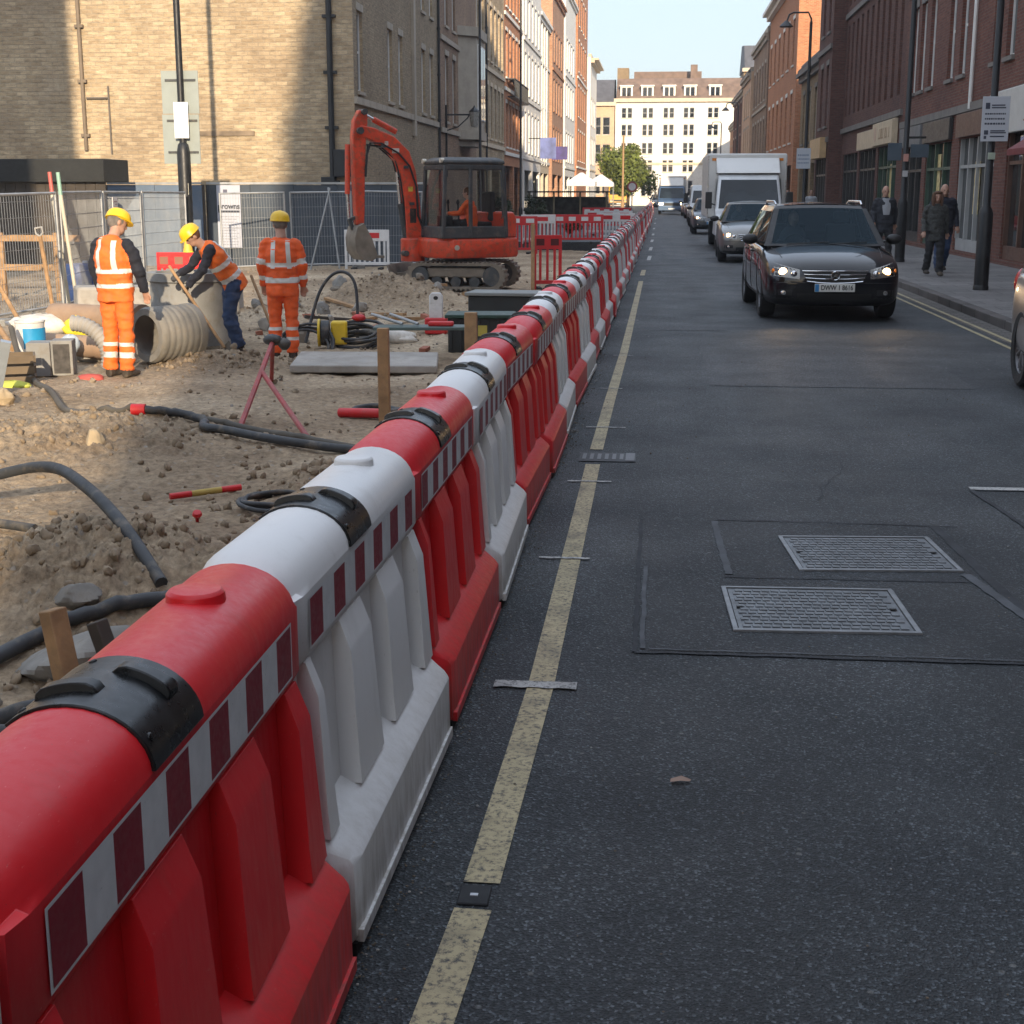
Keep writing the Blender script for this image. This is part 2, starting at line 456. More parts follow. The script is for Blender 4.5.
for x0 in (-.19,): b.quad((x0,9.32,.010),(x0+.06,9.32,.010),(x0+.06,9.60,.010),(x0,9.60,.010), 1)
for k in range(6): b.quad((-.48+k*.05,9.36,.010),(-.455+k*.05,9.36,.010),(-.455+k*.05,9.56,.010),(-.48+k*.05,9.56,.010), 1)
struct(b, 'painted_box_mark', [plain('mark_dark', (.08,.085,.09), .8), plain('mark_grey', (.2,.21,.22), .8)])
# tar seams and reinstated trench patches
SEAM = plain('tar_seam', (.028,.031,.036), .85, var=.4, vs=6)
SEAM2 = plain('worn_seam', (.07,.076,.085), .8, var=.4, vs=8)
b = MB(); b.quad((-.06,5.30,.003),(1.62,5.30,.003),(1.62,7.62,.003),(-.06,7.62,.003))
PM = ASPH.copy(); PM.name = 'asphalt_patch'
for n in PM.node_tree.nodes:
    if n.type == 'VALTORGB' and abs(n.color_ramp.elements[0].color[0]-.022) < .001:
        n.color_ramp.elements[0].color = (.020,.024,.029,1); n.color_ramp.elements[1].color = (.033,.038,.043,1); n.color_ramp.elements[2].color = (.046,.051,.057,1)
struct(b, 'road_patch', PM)
def wob(p, q, n=26, a=.005):
    return [(p[0]+(q[0]-p[0])*i/n + random.uniform(-a,a), p[1]+(q[1]-p[1])*i/n + random.uniform(-a,a)) for i in range(n+1)]
b = MB()
for p, q, w_, z in (((-.06,5.3),(1.62,5.3),.016,.0052),((-.06,5.3),(-.06,7.6),.018,.0064),((.34,6.45),(1.5,6.47),.02,.0052),((.34,7.65),(1.62,7.6),.018,.0052),((1.62,5.3),(1.5,7.6),.05,.0058),((1.9,8.6),(2.05,6.9),.03,.0058),((1.9,8.6),(4.0,8.6),.02,.0050)):
    strip(b, wob(p, q), w_, z)
struct(b, 'dark_tar_seam', SEAM)
b = MB()
for p, q, w_, z in (((-.03,5.34),(-.03,6.6),.02,.0075),((.36,6.5),(.33,7.6),.035,.0075),((1.46,6.6),(1.66,5.4),.05,.0075),((0.0,5.34),(1.5,5.335),.012,.0075)):
    strip(b, wob(p, q, 26, .004), w_, z)
struct(b, 'worn_seam', SEAM2)

# older repairs, cracks and grit
b = MB()
for x0, x1, y0, y1 in ((.5,2.9,13.2,16.8),(2.6,4.1,25.5,33),(.2,1.5,39,47),(-.1,.9,18.6,19.4)): b.quad((x0,y0,.0035),(x1,y0,.0035),(x1,y1,.0035),(x0,y1,.0035))
OLDP = ASPH.copy(); OLDP.name = 'asphalt_old_patch'
for n in OLDP.node_tree.nodes:
    if n.type == 'VALTORGB' and abs(n.color_ramp.elements[0].color[0]-.022) < .001:
        n.color_ramp.elements[0].color = (.034,.038,.042,1); n.color_ramp.elements[1].color = (.050,.054,.059,1)
struct(b, 'old_road_patch', OLDP)
b = MB(); rc = random.Random(4)
for x, y, n_, dx, dy in ((1.25,3.3,26,.006,.045),(.95,8.2,22,.012,.06),(1.9,4.4,18,.03,.03)):
    pts = [(x, y)]
    for k in range(n_): pts.append((pts[-1][0]+dx+rc.uniform(-.022,.022), pts[-1][1]+dy))
    strip(b, pts, .004, .0072)
struct(b, 'road_cracks', SEAM)
b = MB(); rc = random.Random(8)
for k in range(2200):
    y = 1.5 + 22*rc.random()**1.5; x = -.665 + abs(rc.gauss(0, .055)) if rc.random() < .8 else rc.uniform(-.6, 4.0)
    r = rc.uniform(.0015,.005)*(1 if y < 9 else 1.6); b.ell((x, y, .004+r*.4), r, r*rc.uniform(.6,1), r*.6, 5, 3, rc.choice((0,0,1)))
tag(b.build('road_grit', [plain('grit_brown',(.15,.12,.09),.95), plain('grit_pale',(.32,.31,.29),.9)]), kind='stuff')
b = MB(); b.loft([[(-.03,-.012,.004),(0,-.014,.010),(.03,-.006,.006)],[(-.028,.012,.005),(.004,.016,.014),(.034,.010,.005)]], closed=False, cap=False)
tag(b.build('dead_leaf', plain('leaf_dry',(.30,.20,.15),.8), loc=(.10,4.06,.004), smooth=60), 'small dried leaf lying on the road near the yellow line', 'leaf')
# iron covers
IRON = plain('cast_iron', (.145,.155,.165), .5, metal=.4, var=.35, vs=9, bmp=.2, dirt=(.07,.06,.05), da=.5)
IRON2 = plain('worn_iron_edge', (.22,.23,.24), .5, metal=.4, var=.25, vs=14)
def cover(label, loc, rz, w_, d):
    t = thing('manhole_cover', label, 'manhole cover', loc, rz, 'iron covers in the road')
    b = MB()
    for x0, x1, y0, y1 in ((-w_/2,w_/2,-d/2,-d/2+.022),(-w_/2,w_/2,d/2-.022,d/2),(-w_/2,-w_/2+.022,-d/2+.022,d/2-.022),(w_/2-.022,w_/2,-d/2+.022,d/2-.022)):
        b.box(x0, x1, y0, y1, -.02, .009)
    b.build('frame', IRON2, t, bevel=.002, seg=1)
    b = MB(); b.box(-w_/2+.026, w_/2-.026, -d/2+.026, d/2-.026, -.02, .004)
    nx_ = 17; ny_ = 12; cw = (w_-.08)/nx_; ch = (d-.08)/ny_
    for j in range(ny_):
        for i in range(nx_):
            x = -w_/2+.04 + (i+.5*(1+(j%2)*.6))*cw; y = -d/2+.04+(j+.5)*ch
            if x > w_/2-.05: continue
            b.box(x-cw*.40, x+cw*.40, y-ch*.33, y+ch*.33, .004, .0085)
    b.build('lid', IRON, t)
    for x in (-w_/2+.055, w_/2-.055):
        b = MB(); b.box(x-.014, x+.014, -.012, .012, .0086, .0092); b.build('keyhole', plain('hole_black', (.008,.008,.008), .9), t)
cover('nearer rectangular iron manhole cover in the road patch', (.705,5.95,.004), R(2), .76, .66)
cover('farther rectangular iron manhole cover, offset to the right behind the other', (1.055,6.96,.004), R(4), .77, .68)
b = MB(); b.box(-.04,.04,-.05,.05,-.002,.006); t = thing('road_stud', 'small black road stud in the gap of the yellow line', 'road stud', (-.43,3.29,.002))
b.build('housing', plain('stud_dark', (.024,.026,.029), .8), t, bevel=.004); b = MB(); b.box(-.010,.010,-.012,.0,.0062,.0085); b.build('reflector', plain('stud_glass', (.5,.52,.55), .2), t)
# loose stones on the dig (stuff: nobody could count them)
b = MB(); N = 2200
for i in range(N):
    y = 3.2 + 36*random.random()**1.6; x = -1.5 - random.random()*min(12, y*.55)
    r = random.choice((.005,.006,.008,.01,.012,.016,.022))*random.uniform(.7,1.4)*(1 if y < 14 else 1.5)
    z = gh(x, y)
    M = Euler((random.random()*6, random.random()*6, random.random()*6)).to_matrix()
    b.ell((x, y, z + r*.25), r, r*random.uniform(.6,1), r*random.uniform(.45,.8), 7, 5, random.choice((0,1,1,3,3)), M, .3)
for i in range(3200):     # clods thrown about the heaps
    hx, hy, sx_, sy_, h_, r_ = random.choice(HEAPS); x = random.gauss(hx, sx_*.75); y = random.gauss(hy, sy_*.75)
    if x > -1.4 or y < 3: continue
    r = random.choice((.008,.010,.014,.02,.03,.04))*random.uniform(.7,1.2); z = gh(x, y)
    b.ell((x, y, z + r*.2), r, r*random.uniform(.6,1), r*random.uniform(.5,.8), 8, 6, 3, Euler((random.random()*6, random.random()*6, random.random()*6)).to_matrix(), .22)
tag(b.build('loose_stones', [plain('stone_grey', (.22,.2,.175), .95, var=.3, vs=12), plain('stone_brown', (.24,.19,.135), .95, var=.3, vs=12), plain('stone_pale', (.34,.31,.26), .95, var=.3, vs=12), plain('clod', (.24,.185,.125), 1, var=.3, vs=12)], smooth=60), kind='stuff')
# ---------------------------------------------------------------- water-filled road barriers
def plastic(name, c, fade, dirt, scuff):
    m, t, b = nt(name); oc = obj_coord(t)
    inf = nd(t, 'ShaderNodeObjectInfo')
    col = ramp(t, noise(t, oc, 1.4, 4), [(.3, c), (.75, fade)])
    mp = t.nodes.new('ShaderNodeMapping'); mp.inputs['Scale'].default_value = (6, 6, 1.2); t.links.new(oc, mp.inputs[0])
    add = t.nodes.new('ShaderNodeVectorMath'); add.operation = 'ADD'; t.links.new(mp.outputs[0], add.inputs[0]); t.links.new(inf.outputs['Location'], add.inputs[1])
    k = ramp(t, noise(t, add.outputs[0], 1.6, 8, .68), [(.55, (0,0,0)), (.78, (.22,)*3)])
    col = mix(t, k, col, dirt)
    # road splash on the foot (dirt of the thing itself)
    sx = t.nodes.new('ShaderNodeSeparateXYZ'); t.links.new(oc, sx.inputs[0])
    lo = ramp(t, sx.outputs[2], [(.02, (.85,)*3), (.34, (0,)*3)])
    lo = mix(t, 1, lo, ramp(t, noise(t, add.outputs[0], 5, 7, .7), [(.4, (0,0,0)), (.62, (1,)*3)]), 'MULTIPLY')
    col = mix(t, lo, col, dirt)
    m3 = t.nodes.new('ShaderNodeMapping'); m3.inputs['Scale'].default_value = (14, 3.0, 30); m3.inputs['Rotation'].default_value = (.4,.2,.3); t.links.new(add.outputs[0], m3.inputs[0])
    sc = ramp(t, noise(t, m3.outputs[0], 2.2, 5, .75), [(.64, (0,0,0)), (.70, (.5,)*3)])
    col = mix(t, sc, col, scuff)
    spl = ramp(t, noise(t, add.outputs[0], 38, 3, .6), [(.69, (0,0,0)), (.73, (.55,)*3)])
    col = mix(t, spl, col, dirt)
    t.links.new(col, b.inputs['Base Color'])
    rr = ramp(t, noise(t, add.outputs[0], 9, 5), [(.3, (.33,)*3), (.7, (.5,)*3)]); t.links.new(rr, b.inputs['Roughness'])
    b.inputs['Specular IOR Level'].default_value = .55
    bump(t, b, noise(t, oc, 160, 4), .12, .002)
    return m
RED = plastic('barrier_red', (.70,.010,.018), (.72,.028,.036), (.24,.07,.05), (.78,.22,.20))
WHITE = plastic('barrier_white', (.80,.80,.79), (.73,.735,.73), (.36,.33,.28), (.52,.51,.49))
BLACK = plain('black_plastic', (.007,.008,.009), .30, var=.3, vs=8, dirt=(.06,.055,.05), da=.3)
RUB = plain('rubber', (.018,.018,.018), .8)
S_RED = plain('strip_red', (.27,.008,.025), .4, var=.12, vs=20)
S_WHT = plain('strip_silver', (.74,.76,.77), .35, metal=0, var=.08, vs=25)
BL = 1.43
def arc_pts(r, z0, n, a0=0, a1=PI, k=1.0):
    return [(r*math.cos(a0+(a1-a0)*i/n), z0 + k*r*math.sin(a0+(a1-a0)*i/n)) for i in range(n+1)]
def barrier_meshes():
    L = BL; half = L/2
    # body: section across x, run along y
    Z0 = .872; KZ = .80
    dome = arc_pts(.130, Z0, 16, 0, PI, KZ)
    def sec(s, dz=0, ft=1):   # s squeezes the end shoulders of the dome
        right = [(.225,.03),(.238,.045),(.235,.228),(.224,.243),(.160,.292),(.122,.312),(.104,.690),(.122,.716),(.130,.730),(.130,Z0)]
        right = [(max(.15, x*ft) if z < .29 else x*(1-(1-ft)*.25), z) for x, z in right]
        return right + [(x*s, Z0 + (z-Z0)*s - dz) for x, z in dome[1:-1]] + [(-x, z) for x, z in reversed(right)]
    b = MB()
    st = [(-half+.010,.78,.020,.70),(-half+.06,.88,.012,.97),(-half+.12,1,0,1),(half-.055,1,0,1),(half-.025,.95,.006,.96),(half-.012,.86,.012,.84)]
    b.loft([[(x, y, z) for x, z in sec(s, dz, ft)] for y, s, dz, ft in st])
    # ribs with sloped shoulders, each side: end posts and two broad ribs
    for sgn in (1, -1):
        prof = [(.03,.297),(.178,.292),(.172,.36),(.154,.632),(.148,.648),(.125,.712),(.03,.712)]
        if sgn < 0: prof = [(-x, z) for x, z in reversed(prof)]
        for y0, y1 in ((-half+.055,-.575),(-.335,-.065),(.10,.365),(.56,half-.022)):
            tp = .020
            b.loft([[(x, y0 + tp*(z-.29)/.4, z) for x, z in prof], [(x, y1 - tp*(z-.29)/.4, z) for x, z in prof]])
    # moulded lip at the foot
    for sgn in (1, -1):
        x0, x1 = sorted((sgn*.225, sgn*.246)); b.box(x0, x1, -half+.07, half-.05, .03, .062)
    # filler bung
    b.lathe([(0,.992),(.050,.990),(.057,.983),(.060,.955),(.066,.945)][::-1], 20, 0, Matrix.Translation((.0,.41,0)))
    body = b
    c = MB()   # black cover straddling the dome with two raised lugs
    a0, a1 = R(2), R(140)
    def arc(r, n, q0, q1): return [(r*math.cos(q0+(q1-q0)*i/n), Z0 + r*KZ*math.sin(q0+(q1-q0)*i/n)) for i in range(n+1)]
    sh = arc(.1365, 18, a0, a1) + list(reversed(arc(.126, 18, a0, a1)))
    c.loft([[(x, -.215, z) for x, z in sh], [(x, .025, z) for x, z in sh]])
    for q0, q1, y0, y1, h in ((R(36),R(86),-.075,-.015,.019),(R(78),R(126),-.17,-.11,.019)):
        n = 10; oo = []
        for i in range(n+1):
            a = q0+(q1-q0)*i/n; r = .1345 + h*min(1, math.sin(PI*i/n)*2.4)
            oo.append((r*math.cos(a), Z0+r*KZ*math.sin(a)))
        sh2 = oo + list(reversed(arc(.128, n, q0, q1)))
        c.loft([[(x, y0+.012*(z-.87)/.1, z) for x, z in sh2], [(x, y1-.012*(z-.87)/.1, z) for x, z in sh2]])
    for (y, a) in ((-.19,R(128)),(0.005,R(110)),(-.19,R(28))):
        p = Vector((.1365*math.cos(a), y, Z0+.1365*KZ*math.sin(a))); d = Vector((math.cos(a),0,math.sin(a)))
        c.cyl(p - d*.004, p + d*.003, .008, n=8)
    s = MB()
    for sgn in (1, -1):
        x = .1325*sgn; n = 11; y0 = -half+.105; y1 = half-.10
        X = x - .0006*sgn
        s.quad(*[(X, a, z) for a, z in ((y0-.008,.737),(y1+.008,.737),(y1+.008,.860),(y0-.008,.860))][::sgn], 1)
        for k in range(n):
            a = y0+(y1-y0)*k/n; e = y0+(y1-y0)*(k+1)/n
            s.quad(*[(x, a, .743), (x, e, .743), (x, e, .854), (x, a, .854)][::sgn], 0 if k % 2 == 0 else 1)
    f = MB()
    f.box(-.231, .231, -.66, .66, 0, .033)
    return body, c, s, f
_b, _c, _s, _f = barrier_meshes()
BODY = {k: _b.mesh('body', m, 50) for k, m in (('red', RED), ('white', WHITE))}
CAP = _c.mesh('cap', BLACK, 40); STRIP = _s.mesh('reflective_strip', [S_RED, S_WHT]); FEET = _f.mesh('rubber_base', RUB)
ORD = ['nearest','second','third','fourth','fifth','sixth','seventh','eighth','ninth','tenth','eleventh','twelfth']
cnt = {'red': 0, 'white': 0}
seq = ['white','red','white','red','white','red','red','white','red','white']
NB = 82
for i in range(NB):
    y = .05 + BL*(i + .5)*1.003
    c = seq[i] if i < len(seq) else ('red' if (i % 2 == 0) else 'white')
    x = -.895 + .21*min(1, y/87) + (.012*math.sin(i*2.3) if i > 2 else 0)
    n = cnt[c]; cnt[c] += 1
    if i == 0: lab = 'white plastic barrier cut by the lower left corner of the photo'
    elif i == 1: lab = 'large red plastic barrier with black cover, nearest in the roadside row'
    elif i < 24: lab = f'{ORD[n if c=="red" else n-1]} {c} plastic barrier from the camera in the roadside row'
    else: lab = f'small {c} plastic barrier in the far stretch of the roadside row beyond the excavator'
    t = thing('traffic_barrier', lab, 'barrier', (x, y, .001), R(random.uniform(-1.1,1.1)) if i > 1 else 0, 'water-filled barriers along the roadside')
    link('body', BODY[c], t, bevel=.011 if i < 14 else 0, seg=3 if i < 4 else 2)
    if i < 60: link('cap', CAP, t, bevel=.004 if i < 8 else 0)
    link('reflective_strip', STRIP, t)
    if i < 45: link('rubber_base', FEET, t)
# ---------------------------------------------------------------- buildings
B_TAN = brick('tan_brick', (.38,.285,.175), (.54,.42,.27), (.40,.33,.23), w=.34, h=.125, stain=(.15,.105,.07), sa=.75, bm=.8, msize=.016, big=.45, pale=(.62,.52,.37))
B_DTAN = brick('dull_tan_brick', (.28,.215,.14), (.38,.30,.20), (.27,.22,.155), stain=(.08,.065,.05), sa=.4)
B_RED = brick('dark_red_brick', (.135,.048,.034), (.195,.074,.050), (.15,.105,.085), stain=(.06,.03,.028), sa=.5)
B_RED2 = brick('plum_brick', (.115,.047,.034), (.165,.070,.050), (.12,.085,.07), stain=(.05,.03,.03), sa=.5)
B_ORG = brick('orange_brick', (.42,.15,.065), (.55,.22,.10), (.42,.29,.19), stain=(.30,.13,.07), sa=.4)
B_ORG2 = brick('light_orange_brick', (.42,.20,.11), (.52,.27,.16), (.42,.31,.22), stain=(.22,.11,.07), sa=.4)
B_YEL = brick('london_stock', (.25,.17,.085), (.33,.23,.12), (.24,.19,.13), stain=(.08,.06,.04), sa=.55)
B_BRN = brick('brown_brick', (.27,.175,.115), (.36,.24,.16), (.23,.18,.13), stain=(.09,.06,.05), sa=.5)
STO = stucco('stone_trim', (.40,.35,.28), (.16,.13,.1), .5)
STO_D = stucco('dark_stone_trim', (.19,.17,.15), (.05,.045,.04), .5)
STW = stucco('white_stucco', (.80,.77,.70), (.42,.36,.28), .35)
STC = stucco('cream_stucco', (.62,.52,.38), (.36,.28,.19), .4)
STP = stucco('peach_stucco', (.60,.40,.26), (.36,.24,.16), .4)
SLATE = plain('slate', (.085,.085,.095), .7, var=.3, vs=1.5, bmp=.4, bs=14)
TILE = plain('roof_tile', (.17,.115,.085), .8, var=.3, vs=1.5, bmp=.4, bs=12)
FR_W = plain('white_joinery', (.72,.71,.68), .45, var=.06)
FR_G = plain('grey_joinery', (.35,.35,.34), .5, var=.1)
PIPEB = plain('black_iron', (.016,.017,.018), .5, var=.3)
LEAD = plain('lead_grey', (.13,.135,.14), .55, var=.2)
GLS = glass_dark('window_glass')
GLS2 = glass_dark('shop_glass', (.02,.022,.022), .025, .8)
POTT = plain('terracotta', (.36,.14,.07), .8)

WMESH = {}
def win_meshes(w, h, fm, mull):
    k = (round(w,2), round(h,2), fm.name, mull)
    if k in WMESH: return WMESH[k]
    b = MB(); t = .07
    b.box(0, t, .10, .17, 0, h); b.box(w-t, w, .10, .17, 0, h); b.box(t, w-t, .10, .17, 0, t); b.box(t, w-t, .10, .17, h-t, h)
    b.box(t, w-t, .115, .165, h*.5-.03, h*.5+.03)
    if mull:
        n = mull
        for i in range(1, n+1): b.box(w*i/(n+1)-.022, w*i/(n+1)+.022, .12, .16, t, h-t)
    p = MB(); p.box(t-.01, w-t+.01, .138, .146, t-.01, h-t+.01)
    s = MB(); s.box(-.07, w+.07, -.07, .2, -.10, -.002)
    l = MB(); l.box(-.08, w+.08, -.025, .02, h+.002, h+.22)
    WMESH[k] = (b.mesh('window', fm), p.mesh('pane', GLS), s, l)
    return WMESH[k]
SM = {}
def put_window(root, o, rot, w, h, fm, mull, sill, lintel):
    f, p, s, l = win_meshes(w, h, fm, mull)
    wo = link('window', f, root, loc=o, rot=(0,0,rot)); link('pane', p, wo)
    if sill:
        k = (id(s), sill.name)
        if k not in SM: SM[k] = s.mesh('sill', sill)
        link('sill', SM[k], wo)
    if lintel:
        k = (id(l), lintel.name)
        if k not in SM: SM[k] = l.mesh('lintel', lintel)
        link('lintel', SM[k], wo)
def facade(b, O, u, L, z0, z1, ops, depth=.24, m=0, mrev=None):
    """wall sheet from O along u with openings (u0,u1,v0,v1) and their reveals"""
    U = Vector((u[0], u[1], 0)); N = Vector((u[1], -u[0], 0)); O = Vector((O[0], O[1], 0))
    P = lambda a, v, d=0: tuple(O + U*a - N*d + Vector((0,0,v)))
    us = sorted({0, L, *[q for o in ops for q in o[:2]]}); vs = sorted({z0, z1, *[q for o in ops for q in o[2:4]]})
    for i in range(len(us)-1):
        for j in range(len(vs)-1):
            cu, cv = (us[i]+us[i+1])/2, (vs[j]+vs[j+1])/2
            if any(o[0] < cu < o[1] and o[2] < cv < o[3] for o in ops): continue
            b.quad(P(us[i],vs[j]), P(us[i+1],vs[j]), P(us[i+1],vs[j+1]), P(us[i],vs[j+1]), m)
    r = m if mrev is None else mrev
    for a0, a1, v0, v1 in [o[:4] for o in ops]:
        b.quad(P(a0,v0), P(a0,v0,depth), P(a0,v1,depth), P(a0,v1), r); b.quad(P(a1,v0,depth), P(a1,v0), P(a1,v1), P(a1,v1,depth), r)
        b.quad(P(a0,v1), P(a0,v1,depth), P(a1,v1,depth), P(a1,v1), r); b.quad(P(a0,v0,depth), P(a0,v0), P(a1,v0), P(a1,v0,depth), r)
def building(label, side, X, y0, y1, H, wall, rows, cols, ww=1.0, fm=FR_W, trim=STO, cornice=.3, base=4.0, mull=0, sill=True, lintel=True,
             depth=10, shop=None, pipes=(), roof='flat', bands=(), gable=None, pilasters=(), cat='building', gcols=(), zb=-.55, lo=0):
    """terrace building facing the street. side -1: left row (faces +x), +1: right row (faces -x). cols: window positions in metres from y0 (centres)"""
    t = thing('terrace_building', label, cat, (X, (y0+y1)/2, 0))
    L = y1 - y0; yc = (y0+y1)/2
    if side < 0: O = (0, y0-yc); u = (0, 1); rot = PI/2; uc = lambda c: c
    else: O = (0, y1-yc); u = (0, -1); rot = -PI/2; uc = lambda c: L - c
    sx = side     # interior direction
    ops = []; wins = []
    for z0, z1 in rows:
        for c in cols:
            a = uc(c) - ww/2; ops.append((a, a+ww, z0, z1)); wins.append((a, z0, ww, z1-z0))
    sops = []
    if shop:
        for c0, c1, ztop in shop:
            a0, a1 = sorted((uc(c0), uc(c1))); sops.append((a0, a1, .25, ztop))
    b = MB(); facade(b, O, u, L, zb, H, ops + sops)
    # flank and rear walls
    D = depth
    xa, xb = (0, sx*D)
    def flank(y, sgn, m=0):
        pts = [(xa, y, zb), (xb, y, zb), (xb, y, H), (xa, y, H)]
        b.quad(*(pts if (sgn*sx < 0) else pts[::-1]), m)
    flank(y0-yc, -1) if gable is None else None
    flank(y1-yc, 1)
    if gable is not None:
        gops = []
        for gx, gw, gz0, gz1 in gable: gops.append((gx, gx+gw, gz0, gz1))
        GO = ((-D if side < 0 else 0), y0-yc)
        facade(b, GO, (1, 0), D, zb, H, gops)
    b.quad((xb, y0-yc, zb), (xb, y1-yc, zb), (xb, y1-yc, H), (xb, y0-yc, H))
    xl, xh = sorted((xa, xb))
    b.quad((xl, y0-yc, H), (xh, y0-yc, H), (xh, y1-yc, H), (xl, y1-yc, H))
    b.build('wall', wall, t)
    U = Vector((u[0], u[1], 0)); O3 = Vector((O[0], O[1], 0))
    for a, z, w_, h in wins:
        put_window(t, O3 + U*a + Vector((0,0,z)), rot, w_, h, fm, mull, trim if sill else None, trim if lintel else None)
    if gable is not None:
        for gx, gw, gz0, gz1 in gable:
            put_window(t, Vector((GO[0]+gx, GO[1], gz0)), 0, gw, gz1-gz0, fm, mull, trim, None)
    ox = lambda d: -sx*d       # outwards from the face
    def tb(b, d0, d1, ya, yb, za, zb_):
        x0, x1 = sorted((ox(d0), ox(d1))); b.box(x0, x1, ya-yc, yb-yc, za, zb_)
    if cornice:
        b = MB(); tb(b, -.02, cornice*.5, y0+.003, y1-.003, H-.62, H-.34); tb(b, -.02, cornice, y0+.003, y1-.003, H-.337, H-.12); tb(b, -.3, .06, y0+.003, y1-.003, H-.117, H+.35)
        b.build('cornice', trim, t)
    for z in bands:
        b = MB(); tb(b, -.02, .09, y0+.003, y1-.003, z, z+.2); b.build('string_course', trim, t)
    for c in pilasters:
        b = MB(); tb(b, -.02, .11, y0+c-.2, y0+c+.2, base-.2, H-.64); b.build('pilaster', trim, t)
    for c in pipes:
        b = MB(); b.cyl((ox(.08), y0+c-yc, 0), (ox(.08), y0+c-yc, H-.65), .055, n=8)
        for z in np.arange(1, H-1, 1.8): b.cyl((ox(.08), y0+c-yc, z), (ox(.08), y0+c-yc, z+.08), .075, n=8)
        b.build('downpipe', PIPEB, t, smooth=50)
    if roof == 'pitch':
        b = MB(); e = .25; rz = H + 3.0
        pr = [(ox(e), H-.05), (ox(e), H+.08), (sx*D/2, rz), (sx*(D+e), H+.08), (sx*(D+e), H-.05)]
        b.loft([[(x, y0-yc+.02, z) for x, z in pr], [(x, y1-yc-.02, z) for x, z in pr]])
        b.build('roof', SLATE, t)
    if roof == 'mansard':
        b = MB(); pr = [(sx*.25, H+.1), (sx*1.3, H+2.6), (sx*(D-1.3), H+2.9), (sx*(D-.2), H+.1)]
        b.loft([[(x, y0-yc+.3, z) for x, z in pr], [(x, y1-yc-.3, z) for x, z in pr]])
        ro = b.build('roof', SLATE, t)
    if roof != 'none':
        for yy in (y0+.6,):
            b = MB(); b.box(*sorted((sx*2.2, sx*4.6)), yy-yc-.35, yy-yc+.45, H+.02, H+3.6 if roof != 'flat' else H+2.0)
            hh = H+3.6 if roof != 'flat' else H+2.0
            ch = b.build('chimney', wall, t)
            for k in range(4):
                p = MB(); p.lathe([(.13,hh),(.11,hh+.5),(.14,hh+.55),(.14,hh+.62),(.09,hh+.62)], 10, 0, Matrix.Translation((sx*(2.5+k*.6), yy-yc+.05, 0)))
                p.build('chimney_pot', POTT, ch, smooth=40)
    t['_shop'] = 0; del t['_shop']
    return t, yc, tb
SHOPC = {}
def shopfront(t, yc, X, side, ya, yb, ztop, col, fascia=None, door=True, lit=None, stall=.55):
    """timber shop front in the ground-floor opening; local to building t"""
    sx = side
    bx = lambda b, d0, d1, a, e, z0, z1, m=0: b.box(*sorted((-sx*d0, -sx*d1)), a-yc, e-yc, z0, z1, m)
    f = MB(); g = MB()
    bx(f, -.22, -.06, ya+.004, yb-.004, .255, stall)
    n = max(2, round((yb-ya)/1.15)); 
    for i in range(n+1):
        c = ya+.05+(yb-ya-.1)*i/n; bx(f, -.20, -.04, c-.045, c+.045, stall+.002, ztop-.003)
    bx(f, -.19, -.05, ya+.1, yb-.1, ztop-.75, ztop-.67)
    fo = f.build('shop_front', col, t)
    bx(g, -.16, -.14, ya+.1, yb-.1, stall-.01, ztop-.005)
    g.build('pane', GLS2, fo)
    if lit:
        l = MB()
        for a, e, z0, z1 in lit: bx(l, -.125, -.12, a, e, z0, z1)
        l.build('painted_reflection', plain('reflection_warm', (.80,.55,.26), .5, var=.5, vs=7), fo)  # warm panels painting the sunlit facade's reflection onto the shop glass
    if fascia:
        z0, z1, mt, d = fascia
        q = MB(); bx(q, .02, d, ya-.1, yb+.1, z0, z1); 
        q.build('fascia', mt, t, bevel=.01)
def glyphs(b, y0, y1, z, h, x, seed, fill=.8):
    """rows of illegible letter-like strokes on a plane at x (facing -x)"""
    r = random.Random(seed); y = y0
    while y < y1 - h*.6:
        w_ = h*r.uniform(.4,.75)
        if r.random() < fill:
            k = r.randint(0, 3)
            b.box(x-.004, x+.004, y, y+h*.16, z, z+h)
            if k != 0: b.box(x-.004, x+.004, y+h*.165, y+w_, z+h*.84, z+h)
            if k != 1: b.box(x-.004, x+.004, y+h*.165, y+w_, z, z+h*.16)
            if k > 1: b.box(x-.004, x+.004, y+w_-h*.14, y+w_, z+h*.17, z+h*.83)
        y += w_ + h*.22

# ---- left row
XL = -9.2
t, yc, _ = building('tan brick corner building whose blank sunlit side wall faces the dig', -1, XL, 43.7, 60.5, 12.5, [B_TAN], [(4.75,7.1),(8.5,10.8)], [1.0,6.0,8.0,13.0,15.0], .85, trim=STO, bands=(4.35,), pilasters=(10.5,), pipes=(16.5,), depth=26, roof='flat', gable=[], sill=True)
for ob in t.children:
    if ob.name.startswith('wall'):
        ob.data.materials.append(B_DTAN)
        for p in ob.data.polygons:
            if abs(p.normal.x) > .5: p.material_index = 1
# side wall fittings: pipes, a bracket lamp arm, timber strip, dark ledge
gy = 43.7 - yc
def gpipe(x, z0, z1, r, mt):
    b = MB(); b.cyl((x, gy-.09, z0), (x, gy-.09, z1), r, n=8)
    for z in np.arange(z0+.4, z1, 1.6): b.box(x-r*2.2, x+r*2.2, gy-.13, gy+.01, z, z+.09)
    b.build('downpipe', mt, t, smooth=50)
gpipe(-17.6+9.2, 3.0, 12.4, .06, plain('rust_pipe', (.17,.13,.09), .7)); gpipe(-9.9+9.2, 0, 12.4, .09, PIPEB)
b = MB(); b.cyl((-16.8+9.2, gy-.08, 2.9),(-16.8+9.2, gy-.08, 4.9), .025, n=6); b.cyl((-17.5+9.2, gy-.08, 4.55),(-16.8+9.2, gy-.08, 4.55), .03, n=6); b.build('conduit', plain('conduit', (.13,.11,.09), .7), t)
